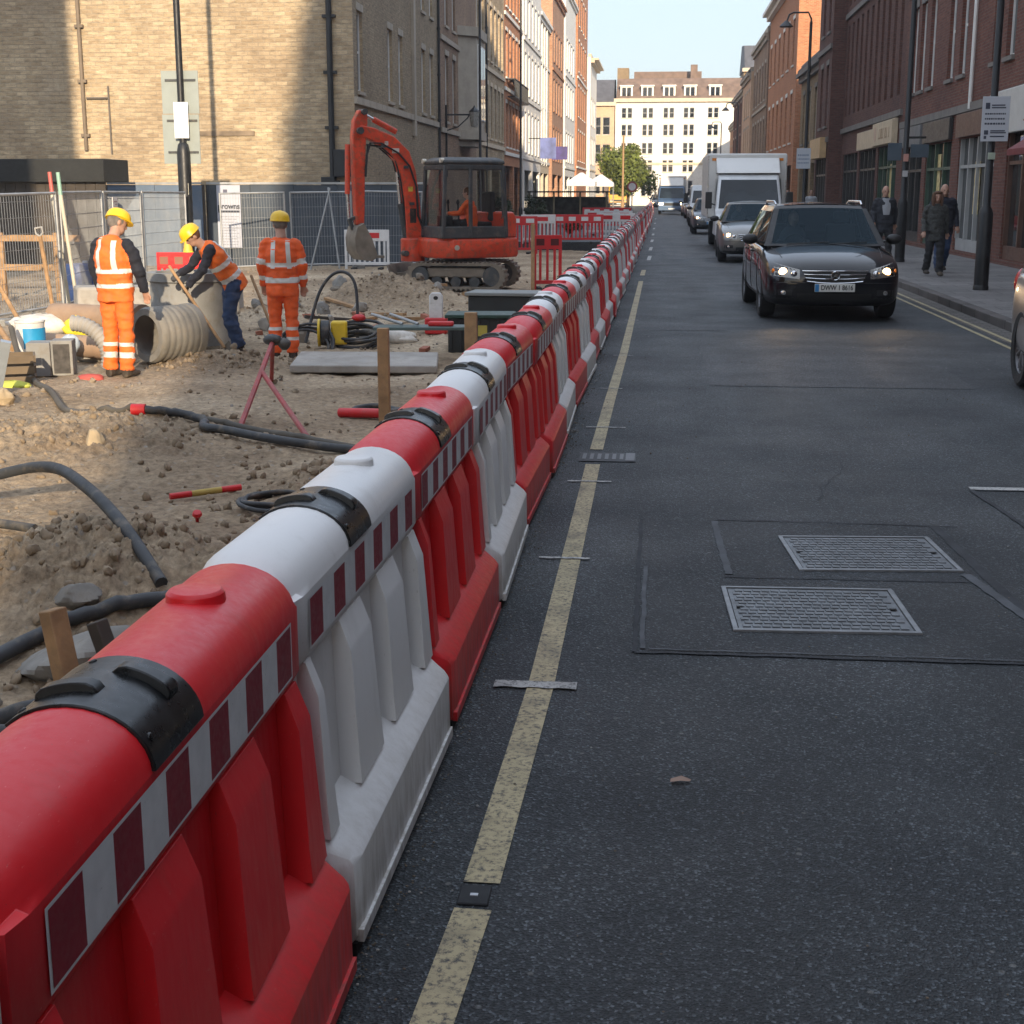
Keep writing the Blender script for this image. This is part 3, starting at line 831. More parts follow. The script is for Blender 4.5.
b = MB(); b.box(-14.2+9.2, -12.3+9.2, gy-.05, gy+.01, 3.42, 3.56); b.build('timber_batten', plain('old_timber', (.2,.15,.1), .8, var=.4, vs=3), t)
b = MB(); b.box(-.62, -.06, gy-.30, gy-.001, 2.2, 3.0); b.box(-1.05, -.62, gy-.2, gy-.001, 1.5, 2.2); b.build('meter_box', PIPEB, t, bevel=.02)

t, yc, tb = building('brown brick house with stone oriel bay, next to the tan corner building', -1, XL+.05, 60.6, 72.5, 13.5, [B_BRN], [(4.7,7.4),(8.6,11.0)], [2.0,4.2], .95, trim=STO, bands=(4.2,7.9), shop=None, pipes=(), roof='pitch')
b = MB()
for z0, z1, e in ((4.5,8.6,0),(8.6,9.0,.18),(4.1,4.5,.14),(3.8,4.1,-.2)):
    pr = [(-.0,-2.2-e),(.75+e*.6,-1.4-e),(.75+e*.6,1.4+e),(0,2.2+e)]
    b.loft([[(x, y+1.8, z0) for x, y in pr], [(x, y+1.8, z1) for x, y in pr]])
bay = b.build('oriel_bay', STO, t)
wf = MB(); wp = MB()
for ya, yb in ((.6,1.25),(1.5,2.15),(2.4,3.05)):
    wf.box(.74,.80, ya-.06, yb+.06, 5.0, 8.3); wp.box(.79,.805, ya, yb, 5.06, 8.24)
wfo = wf.build('window', FR_W, bay); wp.build('pane', GLS, wfo)
building('golden tan brick building with close ranks of tall windows on the left row', -1, XL, 72.6, 86, 15, [B_ORG2, B_TAN][1], [(4.6,7.3),(8.6,11.4)], [1.2,3.1,5.0,6.9,8.8,10.7,12.4], .95, trim=STC, bands=(4.1,8.0), shop=[(.6,6,3.4),(7,12.8,3.4)], pipes=(4.1,), roof='mansard')
tB, ycB, _ = building('orange brick building with white windows and iron balcony on the left row', -1, XL, 86.1, 97, 16, B_ORG, [(4.4,6.9),(8.4,11),(12.4,14.6)], [1.4,3.4,5.4,7.4,9.4], 1.05, trim=STW, bands=(3.9,7.6,11.8), shop=[(.6,5.2,3.3),(5.8,10.4,3.3)])
b = MB()
for z in (7.25, 8.25): b.box(.1, .55, 1-5.45, 9.9-5.45, z, z+.06)
for k in range(45): b.box(.5, .53, 1-5.45+k*.2, 1.03-5.45+k*.2, 7.31, 8.25)
b.build('balcony_railing', PIPEB, tB)
building('tall bright white stucco house on the left row', -1, XL+.1, 97.1, 111, 17, STW, [(4.4,7),(8.2,10.8),(12,14.4)], [1.6,4.2,6.8,9.4,12], 1.0, trim=STW, bands=(3.9,7.7,11.5), shop=[(.8,6.4,3.2),(7.2,13,3.2)], roof='mansard')
building('cream house with tall pilasters, past the tall white house', -1, XL-.1, 111.1, 122, 15, STC, [(4.4,7),(8.2,10.8)], [1.6,4,6.4,8.8], 1.1, trim=STW, bands=(3.9,11.3), shop=[(.8,5,3.2),(5.8,10,3.2)], pilasters=(2.8,5.2,7.6))
building('orange brick gabled house with round attic window on the left row', -1, XL+.15, 122.1, 136, 18, B_ORG2, [(4.4,7),(8.4,11),(12.4,14.8)], [2,5,8,11], 1.2, trim=B_ORG, bands=(11.6,), shop=[(.8,6.4,3.2),(7.2,13,3.2)])
building('narrow white stucco house with dark windows on the left row', -1, XL+.3, 136.1, 152, 20, STW, [(4.6,7.2),(8.8,11.6),(13,15.6)], [2.5,5.5,9,12.5], 1.5, fm=FR_G, trim=STW, bands=(3.9,12.2), shop=[(.8,7,3.2),(8,15,3.2)])
building('tallest orange brick building with corner turret at the far end of the left row', -1, XL+.5, 152.1, 172, 25, B_ORG, [(5,8),(9.5,12.5),(14,17),(18.5,21.5)], [3,7,11,15], 1.4, trim=STW, bands=(4.2,13.2), cornice=.9)
building('pale stone building with projecting cornice beyond the orange turret building', -1, XL+.9, 172.1, 188, 17, STW, [(5,8),(9.5,12.5)], [3,7,11], 1.4, trim=STC, cornice=.9, bands=(4.2,))

# ---- right row
XR = 7.8
SC_CREAM = plain('sign_cream', (.55,.44,.30), .5, var=.1)
SC_TAN = plain('sign_tan', (.50,.33,.16), .5, var=.15)
SC_WHITE = plain('sign_white', (.62,.60,.57), .45, var=.05)
SC_MAROON = plain('awning_maroon', (.17,.03,.03), .7)
SHOP_DK = plain('shop_dark', (.035,.033,.032), .45, var=.2)
SHOP_GR = plain('shop_green', (.05,.09,.06), .45, var=.2)
SHOP_BR = plain('shop_brown', (.12,.06,.04), .5, var=.2)
t, yc, tb = building('dark red brick building with paired white sash windows above the shops', 1, XR, 24, 49, 13, B_RED, [(4.75,7.3),(8.4,10.8)], [2.2,4.2,7.4,10.6,12.0,15.9,17.5,20.4,22.0,23.4], .85, trim=STO_D, bands=(3.75,7.75), shop=[(1,5,3.1),(6.2,10.2,3.1),(11.4,15.6,3.1),(16.6,20.4,3.1),(21,24.6,3.1)], pipes=(), lo=1)
b = MB(); b.cyl((-.08, 14.2-12.5, 3.8), (-.08, 14.2-12.5, 12.3), .05, n=8); b.build('white_downpipe', FR_W, t)
shopfront(t, yc, XR, 1, 25, 29, 3.1, SHOP_DK, (3.13,3.7,SC_MAROON,.16))
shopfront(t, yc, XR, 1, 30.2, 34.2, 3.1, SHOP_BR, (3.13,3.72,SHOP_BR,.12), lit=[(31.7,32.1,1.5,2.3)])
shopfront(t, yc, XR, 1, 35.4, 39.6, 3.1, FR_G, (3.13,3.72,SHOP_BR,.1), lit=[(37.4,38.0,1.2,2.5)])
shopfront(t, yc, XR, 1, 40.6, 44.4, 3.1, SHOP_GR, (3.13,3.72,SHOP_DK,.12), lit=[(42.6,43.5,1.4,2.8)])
shopfront(t, yc, XR, 1, 45, 48.6, 3.1, SHOP_DK, (3.13,3.72,LEAD,.12))
t, yc, tb = building('plum brick building with tall ranked brick piers over lit shop signs', 1, XR+.02, 49.1, 65, 14, B_RED2, [(4.9,8.6),(9.4,12.4)], [1.2,2.6,4.0,5.4,6.8,8.2,9.6,11.0,12.4,13.8,15.1], .6, fm=FR_G, trim=STO_D, bands=(4.2,8.9), shop=[(.8,5,3.3),(5.6,10,3.3),(10.6,15.2,3.3)], sill=False, lintel=False)
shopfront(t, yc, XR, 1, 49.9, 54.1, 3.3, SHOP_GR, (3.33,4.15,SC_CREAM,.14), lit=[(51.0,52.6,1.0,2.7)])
shopfront(t, yc, XR, 1, 54.7, 59.1, 3.3, SHOP_DK, (3.33,4.0,SC_CREAM,.12))
shopfront(t, yc, XR, 1, 59.7, 64.3, 3.3, SHOP_DK, None)
t2, yc2, _ = building('narrow dark house with projecting cornices and white windows, before the yellow brick house', 1, XR-.55, 65.1, 70.5, 12.2, B_RED2, [(4.6,7.2),(8.6,11)], [1.4,3.6], .95, trim=STO_D, cornice=.55, bands=(3.9,7.8), depth=8, shop=[(.6,4.8,3.2)])
shopfront(t2, yc2, XR-.55, 1, 65.7, 69.9, 3.2, SHOP_DK, (3.22,4.1,SC_TAN,.3))
building('low yellow brick house with slate roof on the right row', 1, XR-.1, 70.6, 83.5, 8.2, B_YEL, [(4.3,6.9)], [2,5,8,11], 1.1, trim=STO_D, roof='pitch', cornice=.35, gable=[(1.2,.9,4.3,7.0)], shop=[(1,6,3.2),(7,12,3.2)])
tG, ycG, _ = building('orange brick building with sunlit gable and big chimney stack on the right row', 1, XR-.2, 86, 108, 14.2, B_ORG, [(4.6,7.4),(9,11.6)], [2.5,6,9.5,13,16.5,20], 1.2, trim=STW, cornice=.6, depth=14, gable=[(4.2,1.0,8.6,10.6)], shop=[(1,8,3.3),(9,20,3.3)], roof='none')
b = MB(); pr = [(1.4,14.22),(3.6,17.2),(14,17.2),(14,14.22)]
b.loft([[(x,-11+.003,z) for x,z in pr],[(x,11,z) for x,z in pr]]); b.build('attic_gable', B_ORG, tG)
b = MB(); b.box(5.6,10.2,-10.99,-8.5,17.21,22); b.box(5.4,10.4,-11.2,-8.3,19.0,19.4); b.box(5.4,10.4,-11.2,-8.3,21.6,22.1); b.build('chimney', B_ORG, tG)
b = MB(); b.box(3.6,8,-11.05,10,17.22,17.45); b.build('coping', STW, tG)
building('brown brick house with stone string courses beyond the orange gable', 1, XR-.3, 108.1, 124, 13, B_BRN, [(4.4,7),(8.4,11)], [2,5,8,11,14], 1.2, trim=STO, bands=(4,7.8), shop=[(1,14,3.3)], roof='mansard')
building('peach rendered house with chimney on the right row', 1, XR-.5, 124.1, 136, 11.5, STP, [(4.4,7),(8,10)], [2,5,8], 1.2, trim=STO, bands=(4,), gable=[], roof='pitch')
building('dark brick house in shade on the far right row', 1, XR-.3, 136.1, 156, 11, B_RED, [(4.4,7),(8,10)], [2,6,10,14,18], 1.2, trim=STO, bands=(4,), gable=[], roof='pitch')
building('low brick house at the far end of the right row', 1, XR+.6, 156.1, 182, 9.5, B_ORG2, [(4.4,7)], [2,6,10,14,18,22], 1.2, trim=STO, bands=(4,), gable=[], roof='pitch')

# ---- building closing the street
def cross_building(label, x0, x1, Y, H, wall, rows, cols, ww, pairs=True, roofm=SLATE, dorm=(), rh=5.5, zground=-.5):
    t = thing('terrace_building', label, 'building', ((x0+x1)/2, Y, 0)); xc = (x0+x1)/2; L = x1-x0
    ops = []
    for z0, z1 in rows:
        for c in cols:
            for k in ((-ww*.62, ww*.62) if pairs else (0,)): ops.append((c-x0+k-ww/2, c-x0+k+ww/2, z0, z1))
    b = MB(); facade(b, (x0-xc, 0), (1,0), L, zground, H, ops)
    b.box(x0-xc+.002, x1-xc-.002, .5, 13, zground, H-.01)
    b.box(x0-xc, x0-xc+.002, 0, .5, zground, H); b.box(x1-xc-.002, x1-xc, 0, .5, zground, H)
    b.build('wall', wall, t)
    for a0, a1, v0, v1 in ops: put_window(t, (a0+x0-xc, 0, v0), 0, a1-a0, v1-v0, FR_G, 0, STC, None)
    b = MB(); b.box(x0-xc-.2, x1-xc+.2, -.45, .4, H+.002, H+.45); b.box(x0-xc, x1-xc, -.12, .1, 5.2, 5.5); b.build('cornice', STC, t)
    b = MB(); pr = [(.0,H+.455),(2.6,H+rh),(9,H+rh+.5),(13,H+.455)]
    b.loft([[(x0-xc+.1, y, z) for y, z in pr],[(x1-xc-.1, y, z) for y, z in pr]])
    b.build('roof', roofm, t)
    for c in dorm:
        b = MB(); b.box(c-xc-.8, c-xc+.8, .35, 3.4, H+.5, H+2.0); b.box(c-xc-.9, c-xc+.9, .2, 3.5, H+2.002, H+2.15)
        d = b.build('dormer', STW, t)
        p = MB()
        for k in (-.32,.32): p.box(c-xc+k-.25, c-xc+k+.25, .33, .345, H+.75, H+1.85)
        p.build('pane', GLS, d)
    return t, xc
Y = 192
tW, xc = cross_building('large white stucco block with four dormers closing the street', -6.0, 10.4, Y, 13.1, STW, [(1.2,3.2),(4.3,5.8),(6.6,8.0),(8.9,10.3),(11.1,12.4)], [-4.5,-1.8,.9,3.5,6.6], .62, dorm=(-4.6,-1.9,.9,3.6,6.8), roofm=TILE, rh=3.1)
b = MB(); b.box(-8.1,-6.6,3,6,13.4,17.6); b.build('chimney', B_YEL, tW)
b = MB(); b.box(-6,3,8,12,16.4,17.5); b.box(1.5,2.4,6,7,16,18.2); b.build('chimney', TILE, tW)
cross_building('peach house with slate roof left of the white closing block', -11.5, -6.1, Y-1, 12.6, STP, [(1.5,4),(5.6,7.8),(9,11.2)], [-10.2,-7.7], .95, dorm=(-10,), rh=3.4)
cross_building('stock brick block behind the right shoulder of the white block', 10.5, 20, Y+3, 17, B_YEL, [(6,8.2),(9.2,11.2),(12.6,14.6)], [12.2,15,18], .95, rh=3.5)

# ---- unseen rows behind the camera, sized to throw the street into shade
building('unseen tall red brick mansion block behind the camera, sized for its shadow', 1, XR, -44, -4, 29.6, B_RED, [(4.8,7.2),(8.4,10.8),(12,14.4)], [3,8,13,18,23,28,33,38], 1.1, depth=16, roof='none', cornice=0)
b = MB(); b.loft([[(XR+.1,-43.5,29.61),(XR+15,-43.5,29.61),(XR+15,-4.2,29.61),(XR+.1,-4.2,29.61)],[(XR+.1,-41.5,31.6),(XR+15,-41.5,31.6),(XR+15,-4.2,31.6),(XR+.1,-4.2,31.6)],[(XR+.1,-36.5,34.6),(XR+15,-36.5,34.6),(XR+15,-4.2,34.6),(XR+.1,-4.2,34.6)]])  # unseen top storey, slanted to shape the shadow edge on the tan wall
tag(b.build('shadow_storey', B_RED2), 'unseen sloping top storey added behind the camera to shape the shadow edge', 'unseen shade storey')
building('red brick terrace beside the camera on the right', 1, XR, -3.9, 23.9, 11.5, B_RED2, [(4.8,7.2),(8.2,10.4)], [3,8,13,18,22], 1.1, depth=12, roof='none', shop=[(1,6,3.2),(8,14,3.2),(16,22,3.2)])
building('unseen brown brick building behind the camera on the left, placed for its shadow', -1, XL, -16, 4, 26, B_BRN, [(4.8,7.2),(8.4,10.8)], [3,8,13,18], 1.1, depth=5, roof='none')  # unseen; added so its edge shades the left of the tan wall
# ---------------------------------------------------------------- vehicles
def carpaint(name, c, metal=.35, rough=.32):
    if name in MAT: return MAT[name]
    m, t, b = nt(name); oc = obj_coord(t)
    k = ramp(t, noise(t, oc, 2.2, 5), [(.35, tuple(x*.88 for x in c)), (.65, tuple(x*1.1 for x in c))])
    sx = t.nodes.new('ShaderNodeSeparateXYZ'); t.links.new(oc, sx.inputs[0])
    dz = ramp(t, sx.outputs[2], [(.15, (.4,)*3), (.52, (0,)*3)])
    dz = mix(t, 1, dz, ramp(t, noise(t, oc, 7, 6, .7), [(.35, (.2,)*3), (.65, (1,)*3)]), 'MULTIPLY')
    t.links.new(mix(t, dz, k, (.11,.095,.075)), b.inputs['Base Color'])
    b.inputs['Metallic'].default_value = metal; b.inputs['Roughness'].default_value = rough
    b.inputs['Coat Weight'].default_value = .6; b.inputs['Coat Roughness'].default_value = .04
    MAT[name] = m; return m
TYRE = plain('tyre', (.018,.018,.018), .85, var=.3, vs=6, bmp=.2, bs=40)
RIM = plain('alloy', (.42,.42,.43), .3, metal=.85)
RIMD = plain('alloy_dark', (.12,.12,.125), .35, metal=.8)
CHR = plain('chrome', (.72,.73,.75), .12, metal=1, var=.03)
TRIMB = plain('trim_black', (.014,.014,.015), .5)
INT = plain('cabin_dark', (.02,.02,.021), .8)
CGL = glass_clear('car_glass', (.42,.52,.54), .01, 1.30, (.45,.62,.75))
CGD = glass_dark('car_tinted', (.010,.016,.02), .02, .45)
LENS = glass_clear('lamp_lens', (.85,.85,.85), .02)
LIT = emit('headlamp_lit', (1, .62, .27), 9)
LIT2 = emit('headlamp_glow', (1, .80, .5), 7)
AMB = plain('amber_lens', (.7,.22,.02), .2)
REDL = plain('red_lens', (.45,.01,.012), .18)
PLATE = plain('plate_white', (.72,.72,.68), .4, var=.05)
PLBLUE = plain('plate_blue', (.03,.22,.50), .4)
INK = plain('ink_black', (.012,.012,.012), .5)
SKIN = plain('skin', (.42,.24,.17), .55, var=.12, vs=14)

def wheel(root, x, y, r, wd, side, rim=RIM, name='wheel'):
    w_ = thing('wheel', None, None, (x, y, r)); w_.parent = root
    M = Matrix.Rotation(PI/2*side, 4, 'Y')
    b = MB(); h = wd/2
    b.lathe([(r*.66,-h*.9),(r*.9,-h),(r*.97,-h*.85),(r,-h*.5),(r,h*.5),(r*.97,h*.85),(r*.9,h),(r*.68,h*.92),(r*.66,h*.6)], 28, 0, M)
    b.build('tyre', TYRE, w_, smooth=40)
    b = MB()
    b.lathe([(r*.67,h*.75),(r*.64,h*.8),(r*.60,h*.55),(r*.58,-h*.2),(0,-h*.2)], 28, 1, M)
    b.lathe([(r*.16,h*.45),(r*.15,h*.72),(0,h*.74)], 16, 0, M)
    for k in range(7):
        a = 2*PI*k/7
        for da in (-.12, .12):
            p0 = M @ Vector((r*.12*math.cos(a), r*.12*math.sin(a), h*.62)); p1 = M @ Vector((r*.63*math.cos(a+da), r*.63*math.sin(a+da), h*.60))
            b.bar(p0, p1, r*.055, r*.075, 0, up=M @ Vector((0,0,1)))
    b.build('rim', [rim, RIMD], w_, smooth=35)
    return w_

def sellip(cx, z0, z1, w_, n=24, p=3.2):
    out = []
    for k in range(n):
        a = 2*PI*k/n; c, s = math.cos(a), math.sin(a)
        out.append((w_*math.copysign(abs(c)**(2/p), c), (z0+z1)/2 + (z1-z0)/2*math.copysign(abs(s)**(2/p), s)))
    return out

def car(label, loc, rz, paint, S=None, L=4.5, W=1.82, H=1.6, lights=True, rails=False, plate=True, detail=True, group='cars on the road', name='parked_car', driver=True, rim=RIM, beltz=1.0, wb=2.72, suv=True):
    """front of the car points along local -y; origin on the ground under the front axle centre"""
    t = thing(name, label, 'car', loc, rz, group)
    hw = W/2; fo = .92; f = -fo; rr = L - fo       # y of nose and tail
    wr = .355 if suv else .32
    # ---- lower body: lofted sections, nose to tail: (y, halfwidth, zbottom, zshoulder, ztop centre)
    st = [(f+.00,.60,.36,.56,.62),(f+.03,.80,.27,.62,.72),(f+.12,.90,.215,.70,.80),(f+.30,.965,.20,.79,.875),(f+.6,.99,.20,.86,.945),(f+1.0,1.0,.20,.91,1.0),(f+1.38,1.0,.20,beltz-.05,beltz+.045),
          (f+1.9,1.0,.20,beltz-.02,beltz+.02),(f+2.7,1.0,.20,beltz,beltz+.02),(rr-.9,1.0,.20,beltz+.02,beltz+.03),(rr-.35,.975,.22,beltz+.02,beltz+.03),(rr-.10,.92,.27,beltz-.0,beltz+.02),(rr-.02,.82,.34,beltz-.06,beltz-.03),(rr,.70,.42,beltz-.12,beltz-.10)]
    rings = []
    for y, w_, zb, zs, zt in st:
        q = hw*w_; zm = zb + (zs-zb)*.45
        half = [(0,zb),(q*.62,zb),(q*.90,zb+.02),(q*.985,zb+.10),(q*1.0,zm),(q*.995,zm+(zs-zm)*.55),(q*.965,zs-.015),(q*.90,zs+.012),(q*.60,zs+(zt-zs)*.75),(q*.3,zs+(zt-zs)*.95),(0,zt)]
        rings.append([(x, y, z) for x, z in half] + [(-x, y, z) for x, z in reversed(half[1:-1])])
    b = MB(); b.loft(rings)
    o = b.build('body', [paint, TRIMB], t, smooth=60, sub=2)
    if True:   # cut wheel arches
        dg = bpy.context.evaluated_depsgraph_get()
        me = bpy.data.meshes.new_from_object(o.evaluated_get(dg)); o.modifiers.clear(); o.data = me
        cutb = MB()
        for y in (0, wb):
            for s_ in (1, -1): cutb.cyl((s_*hw*.62, y, wr+.01), (s_*hw*1.2, y, wr+.01), wr*1.16, n=32, m=1)
        c = cutb.build('cut', [paint, TRIMB]); md = o.modifiers.new('cut', 'BOOLEAN'); md.operation = 'DIFFERENCE'; md.object = c; md.solver = 'EXACT'
        dg = bpy.context.evaluated_depsgraph_get()
        me = bpy.data.meshes.new_from_object(o.evaluated_get(dg)); o.modifiers.clear(); o.data = me
        bpy.data.objects.remove(c)
        for p in me.polygons:      # black lower cladding
            cz = p.center.z
            if cz < .30: p.material_index = 1
            if suv and cz < .335 and abs(p.normal.z) < .7: p.material_index = 1
        me.shade_smooth(); me.set_sharp_from_angle(angle=R(35))
    # ---- greenhouse: pillars + roof as one shell with window openings
    yb0 = f+1.22; yr0 = f+1.95; yr1 = rr-.95; yb1 = rr-.22     # screen base, roof front, roof rear, tail base
    wb_ = hw*.90; wt = hw*.685; zt = H-.055; zb = beltz-.01
    def P(u, v):   # side surface: u along 0..1 , v up 0..1
        ya = yb0 + (yb1-yb0)*u; yt = yr0 + (yr1-yr0)*u
        bow = .03*math.sin(PI*u)
        vv = v
        x = (wb_+bow)*(1-vv) + (wt+bow)*vv + .035*math.sin(PI*vv)
        return Vector((x, ya*(1-v)+yt*v, zb + (zt-zb)*v))
    g = MB(); gl = []
    U = [0,.045,.36,.40,.70,.745,.93,1.0]; Vv = [0,.10,.86,1.0]
    def mir(p): return Vector((-p.x, p.y, p.z))
    for sgn in (1, -1):
        mf = (lambda p: p) if sgn > 0 else mir
        for i in range(len(U)-1):
            for j in range(len(Vv)-1):
                q = [mf(P(U[i],Vv[j])), mf(P(U[i+1],Vv[j])), mf(P(U[i+1],Vv[j+1])), mf(P(U[i],Vv[j+1]))]
                if sgn < 0: q = q[::-1]
                if j == 1 and i in (1,3,5): gl.append(('side_window', q))
                else: g.quad(*q, 0 if j != 1 else 1)
    def S2(u, v, front):   # windscreen / rear screen surface
        e = P(0, v) if front else P(1, v)
        x = e.x*(2*u-1); bulge = (1-(2*u-1)**2)
        return Vector((x, e.y + (-1 if front else 1)*bulge*.10*(1-.4*v), e.z + bulge*.02*v))
    for front in (True, False):
        uu = [0,.055,.28,.5,.72,.945,1]; vs_ = [0,.05,.92,1] if front else [0,.18,.88,1]
        for i in range(6):
            for j in range(3):
                q = [S2(uu[i],vs_[j],front), S2(uu[i+1],vs_[j],front), S2(uu[i+1],vs_[j+1],front), S2(uu[i],vs_[j+1],front)]
                if not front: q = q[::-1]
                if j == 1 and 0 < i < 5: gl.append(('windscreen' if front else 'rear_window', q))
                else: g.quad(*q, 0 if (j == 2 or not front) else 1)
    # roof
    n = 8; ru = [0,.12,.3,.5,.7,.88,1]
    prev = None
    for k in range(n+1):
        v = k/n; row = []
        for u in ru:
            e = P(v, 1); x = e.x*(2*u-1); bl = 1-(2*u-1)**2
            yf = S2(u,1,True).y; yr = S2(u,1,False).y
            row.append(Vector((x, yf+(yr-yf)*v, zt + bl*(.02+.035*math.sin(PI*(.12+.76*v))))))
        if prev:
            for i in range(6): g.quad(prev[i], prev[i+1], row[i+1], row[i], 0)
        prev = row
    go = g.build('roof', [paint, TRIMB], t, smooth=40)
    for kind in ('windscreen','rear_window'):
        q = MB()
        for k_, f_ in gl:
            if k_ == kind: q.quad(*f_)
        q.build(kind, CGL if kind == 'windscreen' else CGD, t, smooth=60)
    for k_, f_ in gl:
        if k_ == 'side_window':
            q = MB(); q.quad(*f_); q.build('side_window', CGL if detail else CGD, t)
    # interior
    b = MB(); b.box(-hw*.84, hw*.84, yb0+.02, yb0+.42, beltz-.25, beltz+.03)
    b.build('dashboard', INT, t, bevel=.04)
    for x in (-.38, .38):
        b = MB(); b.box(x-.23, x+.23, yr0+.35, yr0+.50, beltz-.4, beltz+.28); b.box(x-.12, x+.12, yr0+.40, yr0+.48, beltz+.30, beltz+.47)
        b.build('seat', INT, t, bevel=.05)
    if driver:   # right-hand drive seen from the front: driver sits at local +x... placed by caller side
        b = MB(); x = -.36; y = yr0+.18
        b.ell((x,y,beltz+.02), .21,.13,.26, 12, 8); b.ell((x-.2,y-.12,beltz-.02), .07,.16,.08,8,6); b.ell((x+.2,y-.12,beltz-.02), .07,.16,.08,8,6)
        b.build('driver_torso', plain('dark_top', (.03,.032,.04), .8), t, smooth=60)
        b = MB(); b.ell((x,y-.03,beltz+.36), .078,.095,.115, 12, 10); b.cyl((x,y,beltz+.2),(x,y-.02,beltz+.3),.05); b.ell((x,y-.125,beltz+.345),.016,.022,.022,6,5)
        b.build('driver_head', SKIN, t, smooth=60)
        b = MB(); 
        pts = [(x+.17*math.cos(a), yb0+.50+.05*math.sin(a), beltz-.03+.17*math.sin(a)) for a in np.linspace(0, 2*PI, 20)]
        b.tube(pts, .014, 6, 0, False); b.build('steering_wheel', INT, t, smooth=60)
    # ---- nose: project pieces onto the front of the body with a ray cast
    dg = bpy.context.evaluated_depsgraph_get(); bv = BVHTree.FromObject(o, dg)
    def front_y(x, z, default):
        h = bv.ray_cast(Vector((x, f-1, z)), Vector((0,1,0)))
        return h[0].y if h[0] is not None else default
    def patch(name, pts_fn, nu, nv, mt, off=.006, th=.02, bevel=0, parent=t):
        """curved plate hugging the nose; pts_fn(u,v)->(x,z)"""
        q = MB(); A = []
        for j in range(nv+1):
            for i in range(nu+1):
                x, z = pts_fn(i/nu, j/nv); y = front_y(x, z, f+.25)
                A.append((x, y-off, z))
        B = [(x, y+th, z) for x, y, z in A]
        N_ = (nu+1)*(nv+1); fs = []
        for j in range(nv):
            for i in range(nu):
                k = j*(nu+1)+i; fs.append((k,k+1,k+nu+2,k+nu+1))
        edge = [i for i in range(nu+1)] + [j*(nu+1)+nu for j in range(1,nv+1)] + [nv*(nu+1)+i for i in range(nu-1,-1,-1)] + [j*(nu+1) for j in range(nv-1,0,-1)]
        for a_, b_ in zip(edge, edge[1:]+edge[:1]): fs.append((a_+N_, b_+N_, b_, a_))
        q.add(A+B, fs); return q.build(name, mt, parent, smooth=50)
    for s_ in (1, -1):
        lamp = patch('headlight', lambda u, v: (s_*(hw*.50+(hw*.40)*u), (.585+.045*u)+(.125+.055*u)*v), 8, 3, TRIMB if not lights else plain('lamp_bowl',(.25,.24,.22),.25,metal=.8), .004)
        x = s_*hw*.735; z = .682; y = front_y(x, z, f+.2)
        q = MB(); M = Matrix.Translation((x, y-.012, z)) @ Matrix.Rotation(PI/2, 4, 'X')
        q.lathe([(0,.022),(.030,.018),(.052,.004),(.055,-.01)], 16, 0, M); q.build('lamp_bulb', LIT if lights else CHR, lamp, smooth=60)
        x = s_*hw*.58; y = front_y(x, .655, f+.2); q = MB(); M = Matrix.Translation((x, y-.012, .655)) @ Matrix.Rotation(PI/2, 4, 'X')
        q.lathe([(0,.012),(.036,.010),(.042,0),(.044,-.01)], 14, 0, M); q.build('lamp_reflector', CHR, lamp, smooth=60)
        x = s_*hw*.87; y = front_y(x, .69, f+.3); q = MB(); q.ell((x, y-.002, .69), .02,.02,.035, 8,6); q.build('indicator', AMB, lamp, smooth=60)
        fg = patch('fog_light', lambda u, v: (s_*(hw*.60+hw*.24*u), .365+.075*v), 4, 2, TRIMB, .003)
        x = s_*hw*.72; y = front_y(x, .40, f+.2); q = MB(); M = Matrix.Translation((x, y-.008, .40)) @ Matrix.Rotation(PI/2, 4, 'X')
        q.lathe([(0,.012),(.03,.010),(.034,0),(.04,-.01)], 12, 0, M); q.build('fog_lamp_glass', CHR, fg, smooth=60)
        # mirrors
        mp = P(.10, 0); q = MB(); x0 = s_*(mp.x+.02)
        q.ell((s_*(mp.x+.17), mp.y+.02, beltz+.075), .115,.07,.075, 14, 10); q.bar((s_*(mp.x-.03), mp.y+.03, beltz+.02), (s_*(mp.x+.10), mp.y+.03, beltz+.05), .05, .035)
        mo = q.build('wing_mirror', TRIMB if detail else paint, t, smooth=60)
        if rails:
            q = MB(); pts = []
            for k in range(9):
                u = .06+.86*k/8; e = P(u, 1); hgt = .05*min(1, 2.6*math.sin(PI*k/8)) ; pts.append((s_*(e.x-.03), e.y, e.z+.012+hgt))
            q.tube(pts, .018, 8); q.build('roof_rail', CHR, t, smooth=60)
        # door handles, seams, sill strip
        for u in (.37, .68):
            e = P(u, 0); q = MB(); q.box(*sorted((s_*(hw*.985), s_*(hw*1.012))), e.y-.10, e.y+.08, beltz-.13, beltz-.10); q.build('door_handle', paint, t, bevel=.008)
        # tail lamps
        yb = rr-.16; q = MB(); q.ell((s_*hw*.80, yb+.02, beltz-.10), .12,.13,.16, 12, 10); q.build('tail_light', REDL, t, smooth=60)
    gr = patch('grille', lambda u, v: ((u-.5)*hw*(.78+.16*v), .548+.155*v-.025*(1-(2*u-1)**2)*(1-v)), 12, 4, INK, .003)
    for k in range(4):
        v = (.06,.36,.66,.95)[k]
        q = MB(); pts = []
        for i in range(13):
            u = i/12; x = (u-.5)*hw*(.78+.16*v); z = .548+.155*v-.025*(1-(2*u-1)**2)*(1-v); pts.append((x, front_y(x, z, f)-.010, z))
        q.tube(pts, .0085 if k in (0,3) else .0065, 6); q.build('grille_bar', CHR, gr, smooth=60)
    yb = front_y(0, .63, f)
    M = Matrix.Translation((0, yb-.016, .632)) @ Matrix.Rotation(PI/2, 4, 'X')
    q = MB(); q.lathe([(.062,-.01),(.064,.010),(.056,.014),(.050,.010)], 24, 0, M); q.lathe([(.0495,.004),(0,.004)], 24, 1, M)
